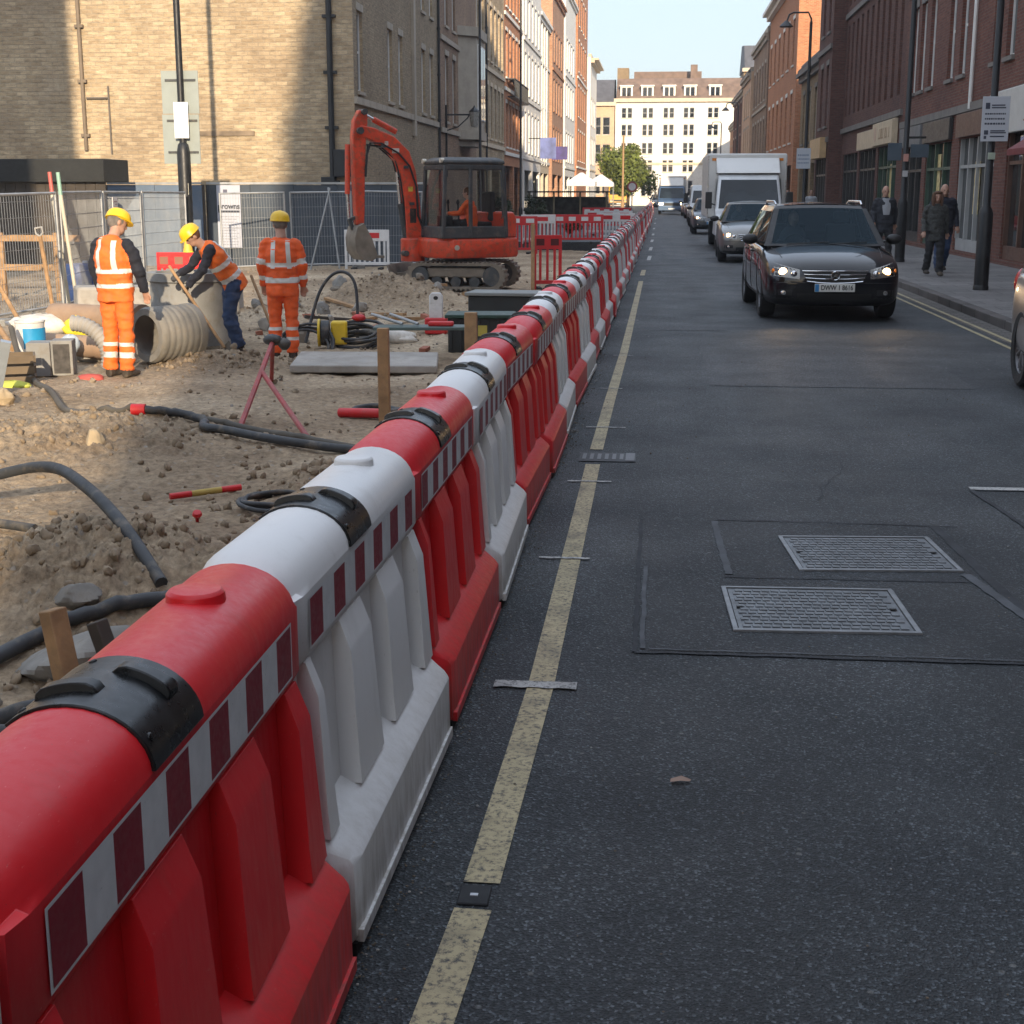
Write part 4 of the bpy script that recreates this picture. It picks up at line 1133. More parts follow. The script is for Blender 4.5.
    for p0, p1 in (((-.036,-.022),(.016,.032)),((.016,.032),(.022,-.026)),((-.030,-.005),(.030,.002))):
        q.bar(M @ Vector((*p0,.012)), M @ Vector((*p1,.012)), .010, .008, 0, up=(0,-1,0))
    q.build('badge', [CHR, INK], t)
    patch('lower_grille', lambda u, v: ((u-.5)*hw*1.05, .29+.10*v), 10, 2, INK, .003)
    if plate:
        yy = front_y(0, .47, f)-.022
        q = MB(); q.box(-.27,.27, yy, yy+.03, .415, .525); pl = q.build('number_plate', PLATE, t, bevel=.006)
        q = MB(); q.box(-.267,-.215, yy-.003, yy-.0005, .419, .521); q.build('plate_band', PLBLUE, pl)
        if isinstance(plate, str): text_obj(plate, .092, INK, pl, (.028, yy-.003, .470), (PI/2, 0, 0), 'plate_lettering', .0012, .0018, .80)
    # bonnet shut lines and wipers
    if detail:
        for s_ in (1,-1):
            q = MB(); pts = []
            for k in range(7):
                u = k/6; y = f+.42+u*.78; h = bv.ray_cast(Vector((s_*hw*(.72+.08*u), y, 2)), Vector((0,0,-1)))
                if h[0] is not None: pts.append(h[0]+Vector((0,0,.0015)))
            q.tube(pts, .005, 5); q.build('bonnet_seam', TRIMB, t)
        for s_ in (1,-1):      # door shuts, bumper joint
            for yy in (f+1.28, f+2.33, f+3.2):
                q = MB(); pts = []
                for k in range(9):
                    z = .34+(beltz-.06-.34)*k/8; h = bv.ray_cast(Vector((s_*3, yy+.04*math.sin(k*.4), z)), Vector((-s_,0,0)))
                    if h[0] is not None: pts.append(h[0]+Vector((s_*.0015,0,0)))
                if len(pts) > 3: q.tube(pts, .004, 5); q.build('door_seam', TRIMB, t)
        q = MB(); pts = [(x_, front_y(x_, .535, f+.3)-.001, .535) for x_ in np.linspace(-hw*.86, hw*.86, 25)]; q.tube(pts, .0045, 5); q.build('bumper_seam', TRIMB, t)
        for x0, x1 in ((-.55,.05),(.05,.6)):
            q = MB(); p0 = S2(.5+x0/(2*wb_), .03, True); p1 = S2(.5+x1/(2*wb_), .08, True); q.tube([p0+Vector((0,-.012,.01)), (p0+p1)/2+Vector((0,-.03,.012)), p1+Vector((0,-.012,.01))], .009, 5); q.build('wiper', TRIMB, t)
    for y in (0, wb):
        for s_ in (1, -1): wheel(t, s_*(hw-.115), y, wr, .22, s_, rim)
    return t
def headlights_spot(root, xs, e):
    for x in xs:
        l = bpy.data.lights.new('headlamp_beam', 'SPOT'); l.energy = e; l.color = (1,.66,.34); l.spot_size = R(70); l.spot_blend = .8; l.shadow_soft_size = .05
        o = bpy.data.objects.new('headlamp_beam', l); COL.objects.link(o); o.parent = root; o.location = (x, -1.02, .68); o.rotation_euler = (R(78), 0, PI)

BLK = carpaint('paint_black', (.004,.005,.008), 0, .3)
BLK.node_tree.nodes['Principled BSDF'].inputs['Coat Weight'].default_value = .9; BLK.node_tree.nodes['Principled BSDF'].inputs['Coat Roughness'].default_value = .015; BLK.node_tree.nodes['Principled BSDF'].inputs['Specular IOR Level'].default_value = .1
BRZ = carpaint('paint_bronze', (.17,.165,.155), .6, .3)
GRY = carpaint('paint_grey', (.085,.095,.105), .6, .3)
SLV = carpaint('paint_silver', (.40,.38,.37), .6, .3)
WHP = carpaint('paint_white', (.62,.63,.63), 0, .35)
BLP = carpaint('paint_blue', (.06,.11,.19), .3, .35)
SC_YEL = carpaint('paint_yellow', (.75,.40,.03), 0, .4)

bc = car('black estate car with lit headlights and chrome roof rails, leading the oncoming traffic', (2.38, 20.85, .004), R(1.2), BLK, W=1.90, H=1.60, rails=True, plate='DWW 1 8616', L=4.65, wb=2.76)
headlights_spot(bc, (-.70,.70), 9)
bc2 = car('bronze grey hatchback with one lit headlight, directly behind the black estate car', (2.42, 37.6, .004), R(-1), BRZ, W=1.82, H=1.52, L=4.2, wb=2.55, suv=False)
car('small dark grey hatchback beside the left edge of the white box lorry', (2.25, 62.5, .004), R(0), GRY, W=1.76, H=1.52, L=4.0, wb=2.5, suv=False)
car('silver car cut off by the right edge of the photo', (4.14, 10.62, .004), R(-1.5), SLV, W=1.86, H=1.62, plate=None, L=4.5, wb=2.75, driver=False)
car('small grey distant car glimpsed left of the blue van, beyond it', (-.0, 150, .004), 0, GRY, W=1.76, H=1.52, L=4.0, wb=2.5, suv=False, detail=False)
for (x, y, pm, lab) in ((2.55,99,GRY,'dark distant car in the far queue, just behind the white distant car'),(2.5,109,BRZ,'bronze distant car in the far queue beyond the white van'),(1.1,133,BLK,'black distant car right behind the blue van'),(2.6,140,WHP,'pale distant car at the far end of the queue by the right pavement'),(-.3,172,BLP,'tiny blue car at the very end of the street')):
    car(lab, (x, y, .004), 0, pm, W=1.78, H=1.5, L=4.1, wb=2.5, suv=False, detail=False)
car('white distant car behind the small dark grey hatchback', (2.5, 84, .004), 0, WHP, W=1.8, H=1.75, L=4.4, wb=2.6, detail=False)

def van(label, loc, rz, paint, boxm, W=2.0, H=2.5, L=5.5, box=None, name='van', cab_roof=2.25, screen=(1.25,2.05), lights=False, yf=0, group=None, cat='van'):
    """forward-control van or lorry, nose along local -y; box=(halfwidth,z0,z1,y0,y1) is a separate load box"""
    t = thing(name, label, cat, loc, rz, group); hw = W/2
    z0, z1 = screen
    prof = [(0,.42),(.0,.98),(.06,1.06),(.50,z0),(.95,z1),(1.10,cab_roof),(2.0,cab_roof+.03),(2.05,cab_roof-.02),(2.05,.42)]
    if box is None: prof = [(0,.42),(.0,.9),(.06,1.0),(.55,z0),(1.05,z1),(1.25,H-.02),(L-.1,H),(L,H-.1),(L,.42)]
    b = MB(); rings = []
    for x, ins in ((-hw,.06),(-hw+.07,0),(hw-.07,0),(hw,.06)):
        cx = sum(p[0] for p in prof)/len(prof); cz = sum(p[1] for p in prof)/len(prof)
        rings.append([(x*(1 if z < z0+.05 else 1-.10*(z-z0)/(cab_roof-z0)), y+ins*(1 if y < cx else -1), z-ins*(1 if z > cz else -1)*.6) for y, z in prof])
    b.loft(rings); b.build('cab' if box else 'body', [paint], t, bevel=.03, smooth=40)
    # screen plate
    q = MB(); k = .90*hw; top = .82*hw
    y0_, y1_ = (.50,.95) if box else (.55,1.05)
    n_ = Vector((0, -(z1-z0), (y1_-y0_))).normalized()*.012
    sl_ = (y1_-y0_)/(z1-z0); A = [Vector((-k,y0_+.05*sl_,z0+.05)),Vector((k,y0_+.05*sl_,z0+.05)),Vector((top,y1_-.04*sl_,z1-.04)),Vector((-top,y1_-.04*sl_,z1-.04))]
    q.quad(*[p+n_ for p in A]); q.build('windscreen', CGD, t)
    for s_ in (1,-1):
        q = MB(); X = s_*(hw+.006)
        pts = [(X,.75,z0+.05),(X,1.75,z0+.05),(X*.955,1.72,z1),(X*.955,1.12,z1)]
        q.quad(*(pts if s_ > 0 else pts[::-1])); q.build('side_window', CGD, t)
        q = MB(); q.box(*sorted((s_*(hw+.10), s_*(hw+.30))), .52, .62, z0+.05, z0+.55); q.bar((s_*hw*.97,.66,z0+.15),(s_*(hw+.12),.58,z0+.2),.04,.04); q.build('wing_mirror', TRIMB, t, bevel=.03)
        q = MB(); q.box(*sorted((s_*hw*.62, s_*hw*.93)), -.012, .05, .74, .92); hl = q.build('headlight', LIT2 if lights else plain('lamp_bowl',(.25,.24,.22),.25,metal=.8), t, bevel=.02)
    q = MB(); q.box(-hw*.55, hw*.55, -.008, .04, .68, .9); q.build('grille', INK, t, bevel=.01)
    q = MB(); q.box(-hw*.98, hw*.98, -.05, .12, .30, .60); q.build('bumper', TRIMB if not box else paint, t, bevel=.04)
    q = MB(); q.box(-.26,.26,-.063,-.052,.40,.51); q.build('number_plate', PLATE, t)
    if box:
        bw, bz0, bz1, by0, by1 = box
        b = MB(); b.box(-bw, bw, by0, by1, bz0, bz1); b.build('load_box', boxm, t, bevel=.05)
        q = MB()
        pr = [(by0-.75, cab_roof+.03),(by0-.004, cab_roof+.03),(by0-.004, bz1-.12)]
        q.loft([[(-bw*.80,y,z) for y,z in pr],[(bw*.80,y,z) for y,z in pr]]); q.build('wind_deflector', boxm, t, bevel=.03)
        for s_ in (1,-1):
            q = MB(); q.box(*sorted((s_*(bw-.35), s_*(bw-.12))), by0-.02, by0-.002, bz1-.22, bz1-.14); q.build('marker_lamp', AMB, t)
            q = MB(); x0, x1 = sorted((s_*(bw+.002), s_*(bw-.03))); q.box(x0, x1, by0-.012, by0-.003, bz0, bz1-.06); q.build('corner_trim', RIM, t)
        q = MB(); q.box(-.4,.4,.6,by1-.2,.45,.75); q.build('chassis', TRIMB, t)
        for y in (.85, by1-1.2):
            for s_ in (1,-1): wheel(t, s_*(hw-.16), y, .40, .26, s_, RIMD)
    else:
        for y in (.85, L-1.1):
            for s_ in (1,-1): wheel(t, s_*(hw-.09), y, .34, .22, s_, RIMD)
    return t
BOXM = plain('box_panel', (.66,.65,.62), .4, var=.04, vs=.8, dirt=(.4,.37,.33), da=.3)
van('white box lorry with high load box behind the bronze hatchback', (2.72, 44.5, .004), R(.5), WHP, BOXM, W=2.05, box=(1.22,.95,2.92,1.75,6.6), cab_roof=2.28, screen=(1.2,2.15), name='box_lorry', lights=False, cat='lorry')
van('blue van with white roof box and lit headlights, far up the street beside the barriers', (.95, 116, .004), 0, BLP, BOXM, W=2.2, box=(1.15,.9,3.0,1.8,6.2), cab_roof=2.2, screen=(1.2,2.1), lights=True, name='box_van')
van('white van far up the street, half hidden behind the dark grey hatchback', (2.5, 74, .004), 0, WHP, BOXM, W=1.95, H=2.1, L=5, cab_roof=2.1, screen=(1.15,1.85))
van('bright yellow works van parked under the far tree on the left', (-4.6, 165, .004), R(10), SC_YEL, BOXM, W=2.2, H=3.0, L=5.2, cab_roof=2.9, screen=(1.3,2.3), group=None)
# ---------------------------------------------------------------- people
ORANGE = plain('hi_vis_orange', (.80,.155,.02), .75, var=.12, vs=6, bmp=.25, bs=22, dirt=(.34,.13,.06), da=.6)
ORANGE_R = plain('hi_vis_orange_red', (.80,.115,.02), .75, var=.12, vs=6, bmp=.25, bs=22, dirt=(.30,.08,.04), da=.35)
BAND = plain('retro_silver', (.60,.60,.57), .4, var=.08, vs=9)
NAVY = plain('navy_cloth', (.014,.016,.026), .85, var=.25, vs=6)
DENIM = plain('denim', (.03,.055,.12), .9, var=.3, vs=5, bmp=.3, bs=25, dirt=(.12,.11,.09), da=.3)
BOOT = plain('boot_leather', (.05,.038,.028), .75, var=.3, dirt=(.2,.16,.11), da=.6)
GREYP = plain('dark_trousers', (.02,.02,.022), .85)
COAT = plain('dark_coat', (.022,.024,.030), .85, var=.2)
TWEED = plain('grey_jacket', (.055,.056,.052), .9, var=.45, vs=30)
SHIRT = plain('pale_shirt', (.34,.35,.37), .8)
HELM = plain('helmet_yellow', (.80,.50,.015), .35, var=.06)
HAIRB = plain('hair_brown', (.10,.045,.022), .7, var=.3, vs=20)
HAIRG = plain('hair_grey', (.16,.14,.125), .8, var=.3, vs=20)
EYE = plain('eye_dark', (.015,.012,.01), .3)
GLOVE = plain('work_glove', (.05,.05,.052), .8)

def lerp(a, b, t): return a + (b-a)*t
def resample(P, Rr, step=.02):
    out = []
    for i in range(len(P)-1):
        n = max(1, int((P[i+1]-P[i]).length/step))
        for k in range(n):
            t = k/n; ts = t
            out.append((lerp(P[i], P[i+1], t), [lerp(a, b, ts) for a, b in zip(Rr[i], Rr[i+1])]))
    out.append((P[-1], list(Rr[-1])))
    return out
def limb(b, P, Rr, lat, mats, step=.02, n=14, soft=True):
    """closed tube with elliptical sections; mats(t) gives the material along it"""
    P = [Vector(p) for p in P]; Rr = [r if isinstance(r, tuple) else (r, r) for r in Rr]
    S = resample(P, Rr, step)
    if soft and len(S) > 6:
        q = [s_[0] for s_ in S]
        for _ in range(3): q = [q[0]] + [(q[i-1]+q[i]*2+q[i+1])/4 for i in range(1, len(q)-1)] + [q[-1]]
        S = [(a, s_[1]) for a, s_ in zip(q, S)]
    tot = sum((S[i+1][0]-S[i][0]).length for i in range(len(S)-1)); acc = 0; rings = []; ms = []
    for i, (p, (rx, ry)) in enumerate(S):
        t = (S[min(i+1,len(S)-1)][0]-S[max(i-1,0)][0]).normalized()
        x = Vector(lat); x = (x - t*x.dot(t)).normalized(); y = t.cross(x)
        rings.append([p + x*rx*math.cos(2*PI*k/n) + y*ry*math.sin(2*PI*k/n) for k in range(n)])
        if i < len(S)-1:
            L = (S[i+1][0]-p).length; ms.append(mats((acc+L/2)/tot)); acc += L
    b.loft(rings, ms)
SPM = dict(skin=0, top=1, bottom=2, band=3, boot=4, inner=5, glove=6, eye=7)
def person(label, loc, rz, J, mats, vest=None, helmet=False, hair=None, bands=(), leg_bands=(), arm_bands=(), jacket_len=.80, bulk=1.0, glove=False, voxel=.010, scale=1.0, sleeves='top', longhair=False, open_shirt=False, group=None, headdir=(0,-1,0), boots=True, braces=False):
    t = thing('person', label, 'person', loc, rz, group); t.scale = (scale,)*3
    b = MB(); V3 = Vector
    pel, wai, che, nec = (V3(J[k]) for k in ('pelvis','waist','chest','neck'))
    lat = (V3(J['shoulder_l'])-V3(J['shoulder_r'])).normalized(); plat = V3((1,0,0)) if 'plat' not in J else V3(J['plat'])
    B = bulk
    # torso / jacket from hem to collar
    spine = (nec-pel).normalized(); hem = pel - (wai-pel).normalized()*(.92-jacket_len) if 'hem' not in J else V3(J['hem'])
    def tm(tt):
        for a, e in bands:
            if a < tt < e: return SPM['band']
        return SPM['top']
    sh = (V3(J['shoulder_l'])+V3(J['shoulder_r']))/2
    limb(b, [hem, pel, wai, che, sh+ (nec-sh)*.1, lerp(sh, nec, .75)], [(.185*B,.145*B),(.185*B,.145*B),(.178*B,.135*B),(.20*B,.140*B),(.165*B,.105*B),(.075,.07)], lat, tm, n=20)
    # hips
    limb(b, [pel+V3((0,0,.05)), pel-V3((0,0,.10))], [(.155,.115),(.15,.115)], plat, lambda q: SPM['bottom'])
    # neck, head
    hd = V3(J['head']); 
    limb(b, [nec-(hd-nec)*.3, lerp(nec, hd, .7)], [.064,.058], (1,0,0), lambda q: SPM['skin'], n=12)
    fd = V3(headdir).normalized(); upv = (hd-nec).normalized(); upv = (upv - fd*upv.dot(fd)).normalized() if abs(upv.dot(fd)) < .95 else V3((0,0,1)); sx_ = fd.cross(upv).normalized()
    HM = Matrix((sx_, -fd, upv)).transposed()      # head local: x side, -y face, z up
    hh = MB()
    b.ell(hd+upv*.02, .076,.096,.105, 16, 12, 0, HM); b.ell(hd+HM@V3((0,-.022,-.055)), .056,.068,.062, 14, 10, 0, HM)
    b.ell(hd+HM@V3((0,-.097,-.015)), .013,.020,.022, 8, 6, 0, HM)
    for s_ in (1,-1):
        b.ell(hd+HM@V3((s_*.078,.008,-.005)), .012,.022,.032, 8, 6, 0, HM)
        b.ell(hd+HM@V3((s_*.031,-.086,.012)), .013,.010,.009, 8, 6, 7, HM)
    b.ell(hd+HM@V3((0,-.086,-.060)), .024,.008,.006, 8, 5, 7, HM)
    # arms and hands
    for s_ in ('l','r'):
        S_, E_, W_ = (V3(J[k+s_]) for k in ('shoulder_','elbow_','wrist_'))
        def am(tt):
            for a, e in arm_bands:
                if a < tt < e: return SPM['band']
            return SPM[sleeves]
        limb(b, [S_-lat*(.07 if s_=='l' else -.07)+V3((0,0,.005)), S_-lat*(.015 if s_=='l' else -.015)-V3((0,0,.01)), lerp(S_,E_,.22), E_, lerp(E_,W_,.5), W_], [.045,.066*B,.066*B,.056*B,.05*B,.042], (0,1,0) , am, n=14)
        d = (W_-E_).normalized(); hm = SPM['glove'] if glove else SPM['skin']
        side = d.cross(V3((0,0,1))); side = side.normalized() if side.length > .1 else V3((1,0,0))
        pn = V3(J.get('palm_'+s_, d.cross(side)))          # curl direction
        pn = (pn - d*pn.dot(d)).normalized(); side = d.cross(pn).normalized()
        limb(b, [W_-d*.02, W_+d*.03, W_+d*.085], [(.03,.026),(.040,.019),(.041,.016)], side, lambda q: hm, n=12)
        cur = J.get('curl_'+s_, .6)
        for k, (o, L) in enumerate(((-.030,.065),(-.010,.075),(.010,.070),(.030,.055))):
            p0 = W_+d*.075+side*o; a = cur*.5; p1 = p0 + (d*math.cos(a)+pn*math.sin(a))*L*.55; a = cur*1.5; p2 = p1 + (d*math.cos(a)+pn*math.sin(a))*L*.5
            limb(b, [p0, p1, p2], [.0105,.0098,.0085], side, lambda q: hm, n=8, step=.03, soft=False)
        ts = -1 if s_ == 'l' else 1
        p0 = W_+d*.025-side*.03; p1 = p0 - side*.025 + d*.03 + pn*.012; p2 = p1 + d*.028 + pn*.018
        limb(b, [p0, p1, p2], [.013,.012,.010], side, lambda q: hm, n=8, step=.03, soft=False)
    # legs
    for s_ in ('l','r'):
        H_, K_, A_ = (V3(J[k+s_]) for k in ('hip_','knee_','ankle_'))
        def lm(tt):
            for a, e in leg_bands:
                if a < tt < e: return SPM['band']
            return SPM['bottom']
        cuff = A_ + (K_-A_).normalized()*(-.005)
        limb(b, [H_+V3((0,0,.03)), lerp(H_,K_,.3), K_, lerp(K_,A_,.45), cuff], [(.105,.112),(.098,.105),(.078,.082),(.078,.085),(.072,.078)], plat, lm, n=16)
        td = V3(J.get('toe_'+s_, (0,-1,0))).normalized()
        heel = A_ - td*.055; heel.z = A_.z-.045; toe = A_ + td*.20; toe.z = A_.z-.055
        limb(b, [heel, A_+td*.02-V3((0,0,.035)), A_+td*.10-V3((0,0,.045)), toe], [(.042,.042),(.05,.055),(.052,.042),(.038,.026)], td.cross(V3((0,0,1))), lambda q: SPM['boot'], n=12)
        limb(b, [A_+V3((0,0,.06)), A_-V3((0,0,.06))], [.05,.05], (1,0,0), lambda q: SPM['boot'], n=12)
    me = b.mesh('src', mats, None)
    src = link('src', me); bv = BVHTree.FromPolygons([v.co for v in me.vertices], [p.vertices[:] for p in me.polygons])
    smi = [p.material_index for p in me.polygons]
    md = src.modifiers.new('r', 'REMESH'); md.mode = 'VOXEL'; md.voxel_size = voxel
    m2 = src.modifiers.new('s', 'SMOOTH'); m2.iterations = 3; m2.factor = .4
    dg = bpy.context.evaluated_depsgraph_get(); out = bpy.data.meshes.new_from_object(src.evaluated_get(dg))
    bpy.data.objects.remove(src)
    out.materials.clear()
    for m_ in mats: out.materials.append(m_)
    for p in out.polygons:
        h = bv.find_nearest(p.center)
        if h[2] is not None: p.material_index = smi[h[2]]
    mset = {}      # creases in the cloth
    for p in out.polygons:
        for v in p.vertices: mset.setdefault(v, p.material_index)
    from mathutils import noise as mn
    nor = [v.normal.copy() for v in out.vertices]
    for v in out.vertices:
        k = mset.get(v.index, 0)
        if k in (1,2,3,5):
            q = v.co; f1 = mn.noise(Vector((q.x*6, q.y*6, q.z*13))); f2 = mn.noise(Vector((q.x*14+5, q.y*14, q.z*26)))
            v.co = q + nor[v.index]*(.019*f1 + .009*f2)
    out.shade_smooth(); out.name = 'body'
    link('body', out, t)
    if helmet:
        h = MB(); M = Matrix.Translation(hd+upv*.045) @ HM.to_4x4()
        prof = [(.128,-.005),(.132,.0),(.128,.012),(.122,.05),(.105,.085),(.075,.108),(.035,.119),(0,.122)]
        h.lathe(prof, 24, 0, M @ Matrix.Diagonal((.90,1.05,1,1))); h.lathe([(.122,.0),(.10,.0),(.09,-.012)], 24, 0, M @ Matrix.Diagonal((.90,1.05,1,1)))
        pk = [(.115*math.cos(a)*.9, -.125*abs(math.sin(a))-(.045*math.sin(a)**2)) for a in np.linspace(0, PI, 13)]
        inn = [(.112*math.cos(a)*.9, -.112*abs(math.sin(a))) for a in np.linspace(PI, 0, 13)]
        pl = pk + inn; h.loft([[M@V3((x,y,-.012)) for x,y in pl],[M@V3((x,y,.002)) for x,y in pl]])
        h.loft([[M@V3((x*.018, y, .122*math.sqrt(max(0,1-(y/.135)**2))+.006*(1-abs(x)))) for x in (-1,-.4,.4,1)] for y in np.linspace(-.11,.11,13)], closed=False, cap=False)
        h.build('hard_hat', HELM, t, smooth=50)
    if hair is not None:
        h = MB(); c = hd + HM@V3((0,.016,.028))
        h.ell(c, .086,.098,.100, 16, 12, 0, HM, .03)
        if longhair:
            h.ell(hd+HM@V3((0,.05,-.05)), .088,.06,.13, 14, 10, 0, HM, .05)
            for s_ in (1,-1): h.ell(hd+HM@V3((s_*.082,-.02,-.05)), .042,.06,.15, 10, 8, 0, HM, .05)
            h.ell(hd+HM@V3((0,-.045,.085)), .085,.055,.04, 10, 8, 0, HM, .05)
        h.build('hair', hair, t, smooth=60)
    if braces:      # silver tape over the shoulders, laid on the cloth
        bvb = BVHTree.FromPolygons([v.co for v in out.vertices], [p.vertices[:] for p in out.polygons])
        up_ = (nec-pel).normalized(); fwd = lat.cross(up_).normalized()
        if fwd.y > 0: fwd = -fwd
        for s_ in (1,-1):
            pts = []
            c0 = wai + up_*.02 + lat*s_*.10
            for k in range(13): pts.append((c0 - fwd*.5 + up_*.36*k/12 - lat*s_*.018*k/12, fwd))
            L_ = []; h = MB()
            for p_, d_ in pts:
                row = []
                for w_ in (-.026, -.009, .009, .026):
                    q = bvb.ray_cast(p_ + lat*w_, d_)
                    if q[0] is not None and q[3] < .62: row.append(q[0] - d_*.005)
                if len(row) == 4: L_.append(row)
            if len(L_) > 3: h.loft(L_, closed=False, cap=False); h.build('shoulder_tape', BAND, t, smooth=60)
    if open_shirt:
        h = MB(); f0 = sh + V3((0,-.118,-.0)); f1 = wai + V3((0,-.158,0)); 
        h.loft([[f0+V3((-.085,.03,.05)), f0+V3((0,-.02,.03)), f0+V3((.085,.03,.05))],[lerp(f0,f1,.5)+V3((-.095,-.01,0)), lerp(f0,f1,.5)+V3((0,-.045,0)), lerp(f0,f1,.5)+V3((.095,-.01,0))],[f1+V3((-.07,.0,0)), f1+V3((0,-.02,0)), f1+V3((.07,.0,0))]], closed=False, cap=False)
        h.build('shirt_front', SHIRT, t, smooth=60)
    return t
def stand(**o):
    J = dict(pelvis=(0,0,.93), waist=(0,.005,1.08), chest=(0,.01,1.27), neck=(0,.01,1.48), head=(0,-.02,1.595),
             shoulder_l=(.185,.01,1.41), shoulder_r=(-.185,.01,1.41), elbow_l=(.255,.04,1.13), elbow_r=(-.255,.04,1.13), wrist_l=(.27,-.05,.88), wrist_r=(-.27,-.05,.88),
             hip_l=(.092,0,.90), hip_r=(-.092,0,.90), knee_l=(.10,-.01,.49), knee_r=(-.10,-.01,.49), ankle_l=(.105,.02,.09), ankle_r=(-.105,.02,.09))
    J.update(o); return J
# worker in orange vest and trousers beside the pipe, seen from behind, leaning slightly to his right over the pipe
Z = lambda x, y: gh(x, y)
person('worker in orange vest and orange trousers with dark sleeves, standing over the big pipe', (-6.02,15.5,Z(-6.02,15.5)-.005), R(166),
       stand(head=(.0,-.10,1.60), neck=(0,-.03,1.48), elbow_l=(.27,-.02,1.14), elbow_r=(-.26,-.05,1.13), wrist_r=(-.25,-.16,.90), wrist_l=(.27,-.12,.90), ankle_l=(.10,.02,.09), ankle_r=(-.10,.02,.09)),
       [SKIN, ORANGE, ORANGE, BAND, BOOT, NAVY, GLOVE, EYE], helmet=True, hair=HAIRG, bands=((.20,.28),(.43,.51)), leg_bands=((.66,.72),(.79,.85)), sleeves='inner', jacket_len=.80, bulk=1.10, headdir=(-.55,-.75,-.35), scale=1.06, braces=True)
# bending worker
bx = dict(pelvis=(0,.10,.90), waist=(0,.0,1.03), chest=(0,-.13,1.20), neck=(0,-.29,1.35), head=(0,-.39,1.445), shoulder_l=(.185,-.22,1.31), shoulder_r=(-.185,-.22,1.31),
     elbow_l=(.25,-.34,1.06), elbow_r=(-.24,-.38,1.06), wrist_l=(.10,-.50,.86), wrist_r=(-.08,-.58,.98), hem=(0,.15,.80),
     hip_l=(.095,.10,.88), hip_r=(-.095,.10,.88), knee_l=(.13,-.02,.48), knee_r=(-.12,.06,.48), ankle_l=(.16,.10,.09), ankle_r=(-.15,.16,.09), curl_l=1.3, curl_r=1.3)
person('worker in orange vest and blue jeans, bending over a shovel', (-5.66,18.45,Z(-5.66,18.45)-.005), R(-58), stand(**bx),
       [SKIN, ORANGE, DENIM, BAND, BOOT, NAVY, GLOVE, EYE], helmet=True, hair=HAIRB, bands=((.22,.31),(.50,.58)), sleeves='inner', bulk=1.05, glove=True, headdir=(0,-.75,-.6), scale=1.05, braces=True)
# worker in full orange suit, back to the camera
person('worker in full orange suit and hard hat standing with his back turned', (-4.70,17.7,Z(-4.70,17.7)-.005), R(190),
       stand(head=(.01,-.04,1.61), elbow_l=(.245,.03,1.13), elbow_r=(-.245,.02,1.13), wrist_r=(-.24,-.10,.88), wrist_l=(.235,-.12,.89), ankle_l=(.11,.02,.09), ankle_r=(-.10,.02,.09)),
       [SKIN, ORANGE_R, ORANGE_R, BAND, BOOT, ORANGE_R, GLOVE, EYE], helmet=True, hair=HAIRG, bands=((.24,.32),(.50,.57)), leg_bands=((.63,.69),(.78,.84)), arm_bands=((.40,.50),(.72,.82)), jacket_len=.76, bulk=1.08, headdir=(.3,-.95,0), scale=1.04, braces=True)
# pedestrians on the pavement
walk = dict(ankle_l=(.09,-.16,.10), knee_l=(.095,-.12,.50), ankle_r=(-.09,.20,.12), knee_r=(-.095,.02,.49), wrist_l=(.27,.08,.88), wrist_r=(-.27,-.14,.90))
person('bald man in dark open coat and pale shirt walking behind the black car', (5.22,34.6,.12), R(8), stand(**walk), [SKIN, COAT, GREYP, BAND, BOOT, COAT, GLOVE, EYE], jacket_len=.68, bulk=1.12, open_shirt=True, voxel=.013, scale=1.03)
person('woman with long brown hair in a speckled grey jacket walking on the pavement', (5.42,29.3,.12), R(6), stand(elbow_l=(.235,.04,1.13), elbow_r=(-.235,.04,1.13), **walk), [SKIN, TWEED, GREYP, BAND, BOOT, TWEED, GLOVE, EYE], hair=HAIRB, longhair=True, jacket_len=.70, bulk=.98, voxel=.012, scale=.96)
person('man in black jacket and jeans walking beside the woman in the grey jacket', (5.82,30.7,.12), R(5), stand(ankle_l=(.09,.18,.12), ankle_r=(-.09,-.14,.10), knee_r=(-.095,-.12,.5), wrist_l=(.28,-.06,.90)), [SKIN, NAVY, DENIM, BAND, BOOT, NAVY, GLOVE, EYE], hair=None, jacket_len=.74, bulk=1.15, voxel=.013, scale=1.04)
person('far pedestrian in a pale top on the right pavement beside the lorry', (6.3,62,.12), R(0), stand(**walk), [SKIN, SHIRT, GREYP, BAND, BOOT, SHIRT, GLOVE, EYE], hair=HAIRB, voxel=.02)
person('far pedestrian in dark clothes on the right pavement by the yellow brick house', (6.0,70,.12), R(0), stand(**walk), [SKIN, COAT, GREYP, BAND, BOOT, COAT, GLOVE, EYE], hair=HAIRB, voxel=.02)
# ---------------------------------------------------------------- excavator
EXR = plain('excavator_red', (.60,.06,.022), .42, var=.2, vs=4.5, dirt=(.16,.09,.055), da=1)
EXD = plain('excavator_grey', (.045,.048,.05), .55, var=.25, dirt=(.16,.13,.1), da=.6)
MUD = plain('mud_steel', (.19,.16,.125), .9, var=.3, vs=4, bmp=.5, bs=20)
STEEL = plain('ram_steel', (.60,.60,.60), .2, metal=.9)
CABG = glass_clear('cab_glass', (.86,.89,.89), .02)
ex = thing('excavator', 'red mini excavator with dark glazed cab and raised arm', 'excavator', (-4.10, 30.4, -.22), R(211)); ex.scale = (.99,)*3
